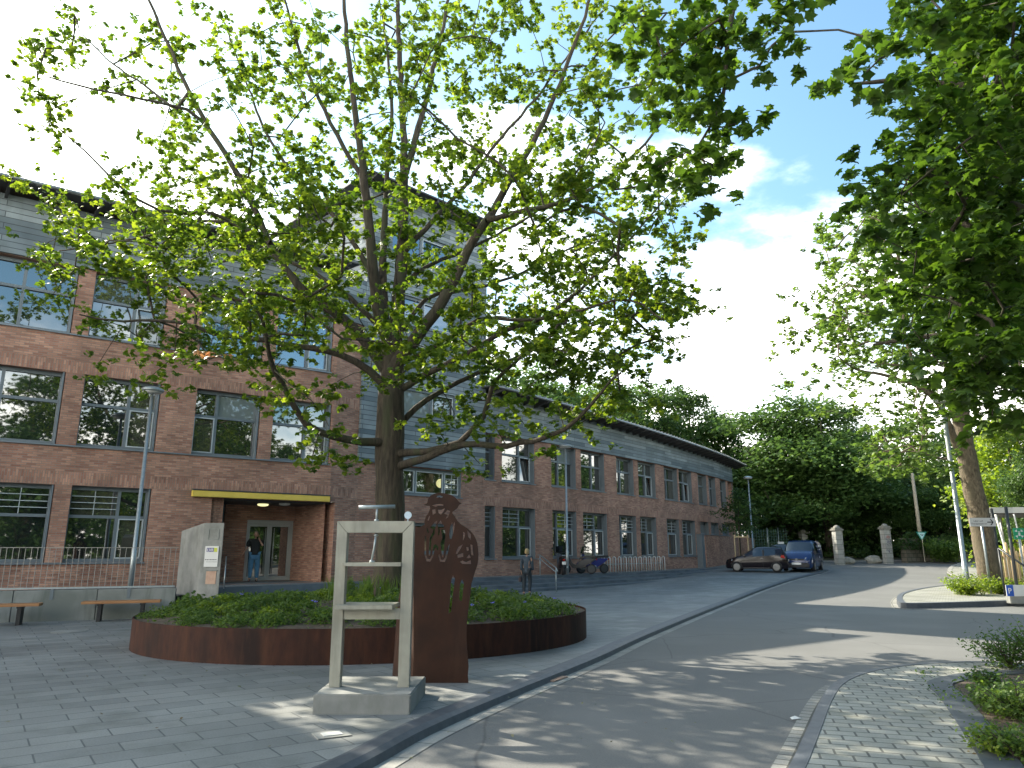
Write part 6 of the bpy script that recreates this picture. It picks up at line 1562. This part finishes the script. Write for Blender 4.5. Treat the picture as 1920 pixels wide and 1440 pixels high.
cm = grid_clusters(["26730", "15620", "03620", "01300", "00200"], 1120, 80, 3.6, lambda px, py, r: r.uniform(7.7, 8.9))
up_ = np.array([(max(NX-2.2, NX+nr.normal(0, 2.3)), NY+nr.normal(0, 2.3), nr.uniform(6, 13)) for _ in range(230)])
allc = np.vstack([cn, cm, up_, [onY(1650, 110, 6.2), onY(1690, 90, 6.3), onY(1625, 135, 6.2), onY(1450, 40, 7), onY(1478, 60, 7.2)]]); org = np.array([NX, NY, 0])
net.grow(allc, minr=.007)
T2 = empty('maple_tree', tuple(org)); tag(T2, 'dark leafy maple overhanging the upper right corner, its trunk outside the photo', 'tree')
net.mesh('trunk', M['bark'], T2, org)
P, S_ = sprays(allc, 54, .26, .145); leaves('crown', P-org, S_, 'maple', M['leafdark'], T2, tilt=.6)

# ------------------------------------------------------------------ maple on the island
TY = 28.2; net = Net()
def limb2(pts, r0, r1, d0, d1, root=False): limb(pts, r0, r1, d0, d1, root)
limb([(1866, 1118), (1856, 1080), (1847, 1030), (1838, 980), (1825, 920), (1815, 870), (1806, 820), (1801, 770), (1797, 700), (1793, 620), (1788, 530), (1785, 440)], .38, .08, 0, 0, True)
net.r[0] = .46
for i in range(min(len(net.r), 26)): net.r[i] = max(net.r[i], .41-.005*i)
limb([(1806, 860), (1785, 815), (1768, 770), (1742, 738), (1690, 712), (1640, 699), (1600, 691), (1572, 668)], .16, .025, 0, -1.2)
limb([(1755, 752), (1725, 705), (1705, 655), (1690, 600), (1655, 550), (1610, 520)], .10, .025, -.2, 1.5)
limb([(1745, 742), (1700, 690), (1640, 680), (1580, 655), (1530, 640)], .07, .02, -.2, 2.4)
limb([(1797, 800), (1780, 750), (1775, 690), (1750, 620), (1735, 540), (1700, 470)], .13, .03, 0, -1.8)
limb([(1803, 775), (1822, 715), (1850, 650), (1880, 590), (1905, 520)], .13, .03, 0, -1.0)
limb([(1801, 740), (1840, 640), (1870, 540), (1890, 440)], .10, .03, .2, 2.6)
limb([(1793, 650), (1750, 560), (1690, 500), (1640, 450), (1600, 430)], .08, .02, .1, -2.6)
limb([(1803, 850), (1770, 860), (1735, 850), (1700, 830)], .05, .015, -.1, -2.4)
rows2 = ["0036665", "0467665", "0567665", "2665555", "2433455", "0134244", "0065011", "0000000"]
c2 = grid_clusters(rows2, 1460, 80, 26, lambda px, py, r: TY+r.uniform(-4.2, 4.2), y0=330)
allc = c2; allc = np.vstack([allc, np.array([(onY(1790, 500, TY).x+nr.normal(0, 2.8), TY+nr.normal(0, 2.6), nr.uniform(9, 16)) for _ in range(120)])])
net.grow(allc, minr=.011); org = np.array([onY(1866, 1118, TY).x, TY, 0.05])
T3 = empty('maple_tree', tuple(org)); tag(T3, 'tall maple with thick pale leaning trunk on the kerbed island at the right', 'tree')
net.mesh('trunk', M['barkpale'], T3, org)
P, S_ = sprays(allc, 42, .34, .20); leaves('crown', P-org, S_, 'lobed', M['leafmid'], T3, tilt=.55)

# ------------------------------------------------------------------ the wood beyond: individual trees
def generic_tree(name, H_, R, z0, nl, ls, m, seed, lobes=9, kind='oval'):
    r = np.random.default_rng(seed); t = empty(name)
    mb = MB(); mb.tube([(0, 0, -.3), (.1, 0, H_*.3), (-.1, .1, H_*.62), (.05, 0, H_*.9)], [.022*H_, .018*H_, .011*H_, .03], 9)
    for k in range(7):
        a = r.uniform(0, 6.28); z = r.uniform(z0, H_*.7); L_ = R*r.uniform(.5, .85); mb.tube([(0, 0, z), (math.cos(a)*L_*.5, math.sin(a)*L_*.5, z+L_*.35), (math.cos(a)*L_, math.sin(a)*L_, z+L_*.75)], [.1, .06, .02], 6)
    mb.build('trunk', M['bark'], t, True)
    C_ = []; 
    for k in range(lobes):
        f = (k+.5)/lobes; z = z0+(H_-z0)*f; prof = math.sin(math.pi*min(1, (f*.82+.16)))**.7; a = k*2.4+r.uniform(-.5, .5); rr_ = R*prof*r.uniform(.35, .62)
        C_.append((rr_*math.cos(a), rr_*math.sin(a), z, R*prof*r.uniform(.42, .62)))
    C_.append((0, 0, z0+(H_-z0)*.45, R*.7)); C_.append((0, 0, H_-R*.42, R*.42))
    W_ = np.array([c[3]**2 for c in C_]); W_ /= W_.sum(); pick = r.choice(len(C_), nl, p=W_); C_ = np.array(C_)
    # clumps on the lobes, leaves in the clumps
    ncl = nl//16; pk = r.choice(len(C_), ncl, p=W_); d = r.normal(size=(ncl, 3)); d /= np.linalg.norm(d, axis=1)[:, None]; d[:, 2] = np.where(d[:, 2] < -.3, -d[:, 2]*.6, d[:, 2])
    cc = C_[pk, :3]+d*(C_[pk, 3]*r.uniform(.62, 1.12, ncl))[:, None]*np.array([1, 1, .85])
    P = np.repeat(cc, 16, 0)+r.normal(0, 1, (ncl*16, 3))*np.array([.42, .42, .26])*R/4.2
    P = P[P[:, 2] > .2]
    leaves('crown', P, r.uniform(ls*.7, ls*1.3, len(P)), kind, m, t, tilt=.75, rngs=r); return t
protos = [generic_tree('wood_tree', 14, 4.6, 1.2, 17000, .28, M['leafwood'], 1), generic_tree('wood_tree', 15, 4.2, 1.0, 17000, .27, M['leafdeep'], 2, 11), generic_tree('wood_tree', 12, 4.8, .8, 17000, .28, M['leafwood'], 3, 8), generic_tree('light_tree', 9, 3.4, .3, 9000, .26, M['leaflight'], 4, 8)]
HT = [14, 15, 12, 9]; used = [False]*4
GW = 'trees of the wood behind the building and the gate'
def put(v, px, ytop, D, wf, lab, rz, grp=GW, sx=1.0):
    P = onY(px, ytop, D); zg = g(min(D, 62)); s_ = (P.z-zg)/HT[v]
    if not used[v]: o = protos[v]; used[v] = True
    else: o = copy_tree(protos[v])
    o.location = (P.x, D, zg-.05); o.scale = (s_*wf, s_*wf, s_); o.rotation_euler = (0, 0, rz); tag(o, lab, 'tree', grp); return o
DK = 'broad dark green tree in the wood behind the gate pillars'
BH = 'green treetop rising behind the curved roof of the right wing'
NTH = ['first', 'second', 'third', 'fourth', 'fifth', 'sixth', 'seventh', 'eighth', 'ninth', 'tenth', 'eleventh', 'twelfth', 'thirteenth', 'fourteenth']
WOOD = (
    (0, 925, 690, 62, 1.1, BH), (2, 1010, 700, 60, 1.1, BH), (0, 1085, 722, 63, 1.0, BH), (1, 1150, 712, 70, 1.0, BH), (0, 1213, 716, 73, 1.0, BH), (1, 1288, 724, 74, .95, 'pointed pale treetop at the right end of the trees behind the roof'), (2, 1335, 772, 72, 1.0, 'low green treetop just above the far end of the roof'), (1, 1250, 770, 68, 1.0, BH), (0, 1180, 760, 66, .9, BH),
    (2, 1455, 752, 64, 1.25, 'round dense tree crown left half of the big green dome beyond the cars'), (0, 1530, 745, 62, 1.3, 'round sunlit tree crown forming the top of the big green dome beyond the cars'), (1, 1590, 790, 66, 1.15, 'dark tree on the right shoulder of the big green dome'), (1, 1400, 830, 68, 1.1, 'light green tree touching the far end of the roof'),
    (1, 1640, 840, 70, 1.25, DK), (0, 1700, 775, 72, 1.0, 'pointed bright tree rising left of the big maple trunk'), (1, 1750, 830, 64, 1.3, DK), (0, 1820, 810, 68, 1.1, DK), (1, 1890, 800, 62, 1.2, DK), (0, 1960, 780, 60, 1.2, DK), (2, 2060, 760, 50, 1.2, DK),
    (2, 1490, 900, 66, 1.4, DK), (1, 1610, 900, 64, 1.4, DK), (2, 1680, 905, 62.5, 1.2, DK), (2, 1560, 880, 71, 1.5, DK), (1, 1430, 905, 74, 1.4, DK), (2, 1760, 900, 61, 1.2, DK), (2, 1840, 900, 62, 1.3, DK))
TL = {k: [w[1] for w in WOOD if w[5] == k] for k in (BH, DK)}
for v, px, yt, D, wf, lab in WOOD:
    if lab in (BH, DK): lab = lab.replace('green treetop rising behind the curved roof of the right wing', 'green treetop behind the right wing roof').replace('broad dark green tree in the wood behind the gate pillars', 'broad dark tree in the wood beyond the road')+', '+NTH[sorted(TL[lab]).index(px)]+' from the left'
    put(v, px, yt, D, wf, lab, nr.uniform(0, 6.28))
put(3, 1880, 775, 42, 1.0, 'fresh yellow-green tree behind the shelter at the right edge', 2.5, None)
put(2, 1930, 850, 38, .8, 'broad green tree beyond the shelter at the right edge', 4, None)
# trees behind the photographer, which the windows mirror
for i, (x, y, s_) in enumerate(((24, -4, 1.1), (15, -14, 1.2), (2, -17, 1.0), (-12, -16, 1.05), (33, 6, 1.2), (38, 20, 1.2), (44, 34, 1.2), (50, 50, 1.1), (-26, -12, 1.0), (20, -9, .9), (29, 1, .9), (37, 12, .9), (42, 26, .9), (47, 42, 1.0), (9, -17, 1.0), (30, -10, 1.1), (40, 2, 1.1), (22, -20, 1.1))):
    o = copy_tree(protos[i % 3]); o.location = (x, y, -.1); o.scale = (s_*1.1, s_*1.1, s_*.9); o.rotation_euler = (0, 0, i*1.3); tag(o, 'green tree beside the street outside the photo, mirrored in the windows', 'tree', 'trees across the street')
# far wood as one mass
N = 36000; xx = nr.uniform(-60, 130, N); zz = nr.uniform(0, 11, N)*nr.uniform(.1, 1, N)**.6; P = np.c_[xx, nr.uniform(84, 92, N)+.1*np.abs(xx-30), zz+.6]
o = leaves('far_wood', P, nr.uniform(.5, 1.0, N), 'oval', M['leafdeep'], None, tilt=1.0); tag(o, kind='stuff', label='dark mass of the wood far behind the gate', cat='wood')
N = 16000; aa = nr.uniform(rad(41), rad(205), N); rr_ = nr.uniform(56, 62, N); P = np.c_[np.sin(aa)*rr_, np.cos(aa)*rr_, nr.uniform(0, 8, N)]
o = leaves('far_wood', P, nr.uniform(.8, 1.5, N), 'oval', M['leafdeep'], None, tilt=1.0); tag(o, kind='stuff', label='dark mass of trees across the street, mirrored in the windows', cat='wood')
# undergrowth along the gate and wall
def cover(name, boxes, n, size, m, lab, cat, kind='stuff', k='oval', tilt=.8):
    P = []
    tot = sum(b[3]*b[4] for b in boxes)
    for (x, y, z, sx, sy, sz) in boxes:
        c = max(8, int(n*sx*sy/tot)); q = nr.normal(size=(c, 3)); q /= np.linalg.norm(q, axis=1)[:, None]; q[:, 2] = np.abs(q[:, 2]); P.append(q*nr.uniform(.6, 1.0, (c, 1))*[sx, sy, sz]+[x, y, z])
    P = np.vstack(P); o = leaves(name, P, nr.uniform(size*.7, size*1.3, len(P)), k, m, None, tilt=tilt); tag(o, lab, cat, kind=kind); return o
bx_ = []
for px in range(1350, 1960, 24):
    Y_ = nr.uniform(61, 67); p = onY(px, 1040, Y_); bx_.append((p.x, Y_, g(62), 2.0, 1.4, nr.uniform(1.0, 2.4)))
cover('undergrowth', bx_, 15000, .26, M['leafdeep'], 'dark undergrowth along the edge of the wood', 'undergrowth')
bx_ = []; p0, dr_, L_ = IVY0
for i in range(16):
    p = p0+dr_*(L_*i/15); bx_.append((p.x, p.y-.05+nr.uniform(0, .3), g(p.y)+1.0+nr.uniform(-.5, .3), 1.1, .35, nr.uniform(.8, 1.3)))
cover('ivy', bx_, 9000, .15, M['leafdeep'], 'ivy hanging over the low stone wall', 'ivy', k='lobed')

# ------------------------------------------------------------------ shrubs
def shrub(name, R, H_, n, ls, m, seed, stems=7, kind='oval'):
    r = np.random.default_rng(seed); t = empty(name); mb = MB(); tips = []
    for k in range(stems):
        a = r.uniform(0, 6.28); q = r.uniform(.3, 1); e_ = (math.cos(a)*R*q, math.sin(a)*R*q, H_*r.uniform(.6, 1)); mb.tube([(0, 0, 0), (e_[0]*.4, e_[1]*.4, e_[2]*.5), e_], [.012, .008, .004], 5); tips.append(e_)
    mb.build('stems', M['bark'], t); P = []
    for e_ in tips:
        c = n//stems; f = r.uniform(.25, 1.08, c); q = np.array(e_)[None]*f[:, None]; q += r.normal(0, 1, (c, 3))*np.array([R*.22, R*.22, H_*.12]); P.append(q)
    P = np.vstack(P); P[:, 2] = np.maximum(P[:, 2], .02); leaves('foliage', P, r.uniform(ls*.7, ls*1.3, len(P)), kind, m, t, tilt=.7, rngs=r); return t
Gs = 'shrubs in the soil bed by the right pavement'
specs = [(1895, 1255, .55, .50, 'leafdark', 'tallest dark green shrub in the soil bed, at the curve of the right pavement'), (1870, 1335, .36, .26, 'leafmid', 'low spreading shrub in the middle of the soil bed at the right edge'), (1915, 1350, .4, .35, 'leafmid', 'shrub cut off by the right edge halfway down the soil bed'), (1868, 1412, .25, .18, 'leaflight', 'small fresh green plant near the bottom right corner by the pavement'), (1912, 1425, .3, .25, 'leafmid', 'small shrub in the bottom right corner of the photo'), (1955, 1260, .6, .6, 'leafdark', 'dark shrub cut off by the right edge behind the soil bed'), (1850, 1290, .22, .2, 'leafdark', 'small dark shrub next to the pavement edge in the soil bed')]
for i, (px, py, R, H_, mm, lab) in enumerate(specs):
    o = shrub('shrub', R, H_, int(1000*R/.4), .042, M[mm], 20+i, 14, 'oval'); P = gnd(px, py); o.location = P; tag(o, lab, 'shrub', Gs)
wq_ = []
while len(wq_) < 5200:
    x, y = nr.uniform(2.5, 9.5), nr.uniform(4.2, 10.4)
    if x > 3.15+(y-5)*.42 and nr.random() < .12+.8*(math.sin(x*2.9+math.sin(y*2.2)*1.5)*.5+.5)**2: wq_.append((x, y, .012+nr.uniform(0, .07)))
o = leaves('weeds', np.array(wq_), nr.uniform(.02, .045, len(wq_)), 'oval', M['leafmid'], None, tilt=.8); tag(o, 'low weeds spreading over the soil of the right bed', 'weeds', kind='stuff')
N = 900; P = []
while len(P) < N:
    x, y = nr.uniform(2.5, 9), nr.uniform(4.5, 10.6)
    if x > 2.9+(y-5)*.42 and not (y > 10.0): P.append((x, y, .012))
P = np.array(P); o = leaves('fallen_leaves', P+[0, 0, .006], nr.uniform(.015, .04, len(P)), 'oval', leafmat('dry_leaf', [(.10, .07, .03), (.16, .12, .05), (.07, .09, .03)], .1), None, tilt=.25); tag(o, 'dry leaves and crumbs on the dark soil of the right bed', 'leaf litter', kind='stuff')
# fresh bushes at the foot of the island maple
for i, (px, py, R, H_, lab) in enumerate(((1818, 1119, .85, .62, 'bright green bush at the foot of the island maple, left of the sign post'), (1880, 1117, .8, .5, 'bright green bush right of the direction sign post, near the parking sign'), (1903, 1088, 1.3, .8, 'bright green plants below the wooden palisade'), (1775, 1042, 1.6, 1.6, 'leafy bush by the ivy wall left of the lamp post'))):
    o = shrub('bush', R, H_, int(2600*max(1, R)), .085 if i < 3 else .16, M['leaflight'] if i < 3 else M['leafmid'], 40+i, 26, 'oval'); P = gnd(px, py) if i < 3 else onY(1775, 1045, 56.5); o.location = (P.x, P.y, g(P.y)+(.06 if i < 2 else 0)); tag(o, lab, 'bush')
# young tree by the far end of the building
t = empty('young_tree', (YT.x, YY, g(YY))); tag(t, 'young thin tree with drooping dark leaves before the far end of the building', 'tree')
mb = MB(); mb.tube([(0, 0, 0), (0, 0, 2.6), (.1, 0, 5.2)], [.05, .04, .015], 8); r = np.random.default_rng(5); tips = []
for k in range(16):
    z = 2.3+k*.19; a = r.uniform(0, 6.28); L_ = r.uniform(.9, 2.1)*(1-.03*k); e_ = (math.cos(a)*L_, math.sin(a)*L_*.7, z+L_*.15); mb.tube([(0, 0, z), (e_[0]*.5, e_[1]*.5, z+L_*.28), e_], [.018, .012, .005], 5)
    for f in np.linspace(.3, 1.05, 8): tips.append((e_[0]*f, e_[1]*f, z+L_*.2*f-.1*f))
mb.build('trunk', M['bark'], t, True); P, S_ = cluster_leaves(np.array(tips), 13, .17, .16, r); leaves('crown', P, S_, 'oval', M['leafdeep'], t, tilt=.9)

# ------------------------------------------------------------------ planting in the oval bed
def plant(seed, R, H_, n, ls, m, kind='lobed'):
    r = np.random.default_rng(seed); t = empty('bed_plant'); q = r.normal(size=(n, 3)); q /= np.linalg.norm(q, axis=1)[:, None]; q[:, 2] = np.abs(q[:, 2]); q *= r.uniform(.55, 1, (n, 1))*[R, R, H_]; me_ = leaves('leaves', q, r.uniform(ls*.7, ls*1.3, n), kind, m, t, tilt=.6, rngs=r); return t
def tuft(seed, H_, n, m):
    r = np.random.default_rng(seed); t = empty('grass_tuft'); q = np.c_[r.normal(0, .07, n), r.normal(0, .07, n), np.zeros(n)]; leaves('blades', q, r.uniform(H_*.6, H_, n), 'blade', m, t, rngs=r); return t
pp = [plant(1, .24, .22, 330, .043, M['leafmid']), plant(2, .20, .19, 240, .047, M['leaflight']), plant(3, .26, .16, 420, .036, M['leafmid'])]
lab_ = ['dark green leafy plant in the oval flower bed', 'yellow-green leafy plant in the oval flower bed', 'dense low green plant along the rim of the oval flower bed']
ug = [0, 0, 0]; placed = []; tries = 0
while len(placed) < 150 and tries < 9000:
    tries += 1; a = nr.uniform(0, 6.283); f = math.sqrt(nr.uniform(.02, .97)); p = PC+(ell(a, -.15)-PC)*f
    if math.hypot(p.x+2.6, p.y-15.6) < .6 or any((p.x-q[0])**2+(p.y-q[1])**2 < .27**2 for q in placed): continue
    z, r_ = soilz(p.x, p.y)
    v = 2 if (r_ > .78 or (p.x > .1 and nr.random() < .6)) else (1 if nr.random() < .36 else 0)
    if v != 2 and nr.random() < .18: continue
    placed.append((p.x, p.y)); o = pp[v] if not ug[v] else copy_tree(pp[v]); ug[v] = 1; s_ = nr.uniform(.85, 1.45); o.location = (p.x, p.y, z-.02); o.scale = (s_, s_, s_*nr.uniform(.8, 1.25)); o.rotation_euler = (0, 0, nr.uniform(0, 6.28)); tag(o, lab_[v], 'plant', 'plants in the oval flower bed: '+('dark', 'yellow-green', 'dense')[v])
qn = 8500; qa = nr.uniform(0, 6.283, qn); qf = np.sqrt(nr.uniform(0.01, .97, qn)); QX = (PAa-.06)*np.cos(qa)*qf; QY = (PBb-.06)*np.sin(qa)*qf
QX, QY = PC.x+QX*math.cos(PT)-QY*math.sin(PT), PC.y+QX*math.sin(PT)+QY*math.cos(PT); hm = .5+.5*np.sin(QX*3.1+1.3*np.sin(QY*2.3))*np.sin(QY*2.7+QX); keep = nr.random(qn) < .30+.70*hm; QX, QY, qf, hm = QX[keep], QY[keep], qf[keep], hm[keep]
QZ = .465+.20*(1-qf*qf)+nr.uniform(.0, .13, len(QX))*(.4+hm); o = leaves('low_planting', np.c_[QX, QY, QZ], nr.uniform(.03, .055, len(QX)), 'oval', M['leafmid'], None, tilt=.7); tag(o, 'low green ground cover filling the oval flower bed', 'ground cover', kind='stuff')
tf = tuft(4, .5, 60, M['grassblade']); first = True
for k in range(26):
    a = nr.uniform(0, 6.28); f = nr.uniform(.55, 1.9); x, y = -2.55-abs(f*math.cos(a))*.9+.5, 15.6+f*math.sin(a)*.9
    z, r_ = soilz(x, y); 
    if r_ > .9 or math.hypot(x+2.6, y-15.6) < .45: continue
    o = tf if first else copy_tree(tf); first = False; o.location = (x, y, z-.01); o.rotation_euler = (0, 0, nr.uniform(0, 6)); s_ = nr.uniform(.7, 1.15); o.scale = (s_, s_, s_); tag(o, 'upright tuft of light green grass beside the trunk in the oval bed', 'grass tuft', 'grass tufts in the oval bed')
t0 = empty('iris'); mb = MB(); mb.tube([(0, 0, 0), (.02, 0, .42)], .006, 5); mb.build('stem', M['grassblade'], t0); q = nr.normal(0, .012, (9, 3))+[.02, 0, .43]; leaves('flower_head', q, nr.uniform(.03, .045, 9), 'oval', M['flower'], t0, tilt=1.0)
for i, (px, py) in enumerate(((398, 1122), (450, 1118), (592, 1132), (588, 1131), (926, 1128), (983, 1125), (1010, 1115), (1038, 1118), (950, 1137), (715, 1112), (880, 1112))):
    P = onz(px, py+4, .73); s2 = soilz(P.x, P.y)
    for _ in range(12):
        if s2[1] > .9: P = Vector((P.x+(PC.x-P.x)*.08, P.y+(PC.y-P.y)*.08, 0)); s2 = soilz(P.x, P.y)
    o = t0 if i == 0 else copy_tree(t0); o.location = (P.x, P.y, s2[0]-.02); o.rotation_euler = (0, 0, i); o.scale = (1.1, 1.1, .55); tag(o, 'pale violet iris flower standing in the oval flower bed', 'flower', 'irises in the oval bed')
# fallen leaves on the paving
N = 130; P = np.c_[nr.uniform(-8, 3, N), nr.uniform(5.5, 14, N), np.full(N, .012)]
o = leaves('leaf_litter', P, nr.uniform(.02, .05, N), 'oval', leafmat('litter_leaf', [(.12, .06, .03), (.10, .12, .04), (.2, .18, .1)], .1), None, tilt=.2); tag(o, 'scattered small fallen leaves on the grey paving', 'leaf litter', kind='stuff')
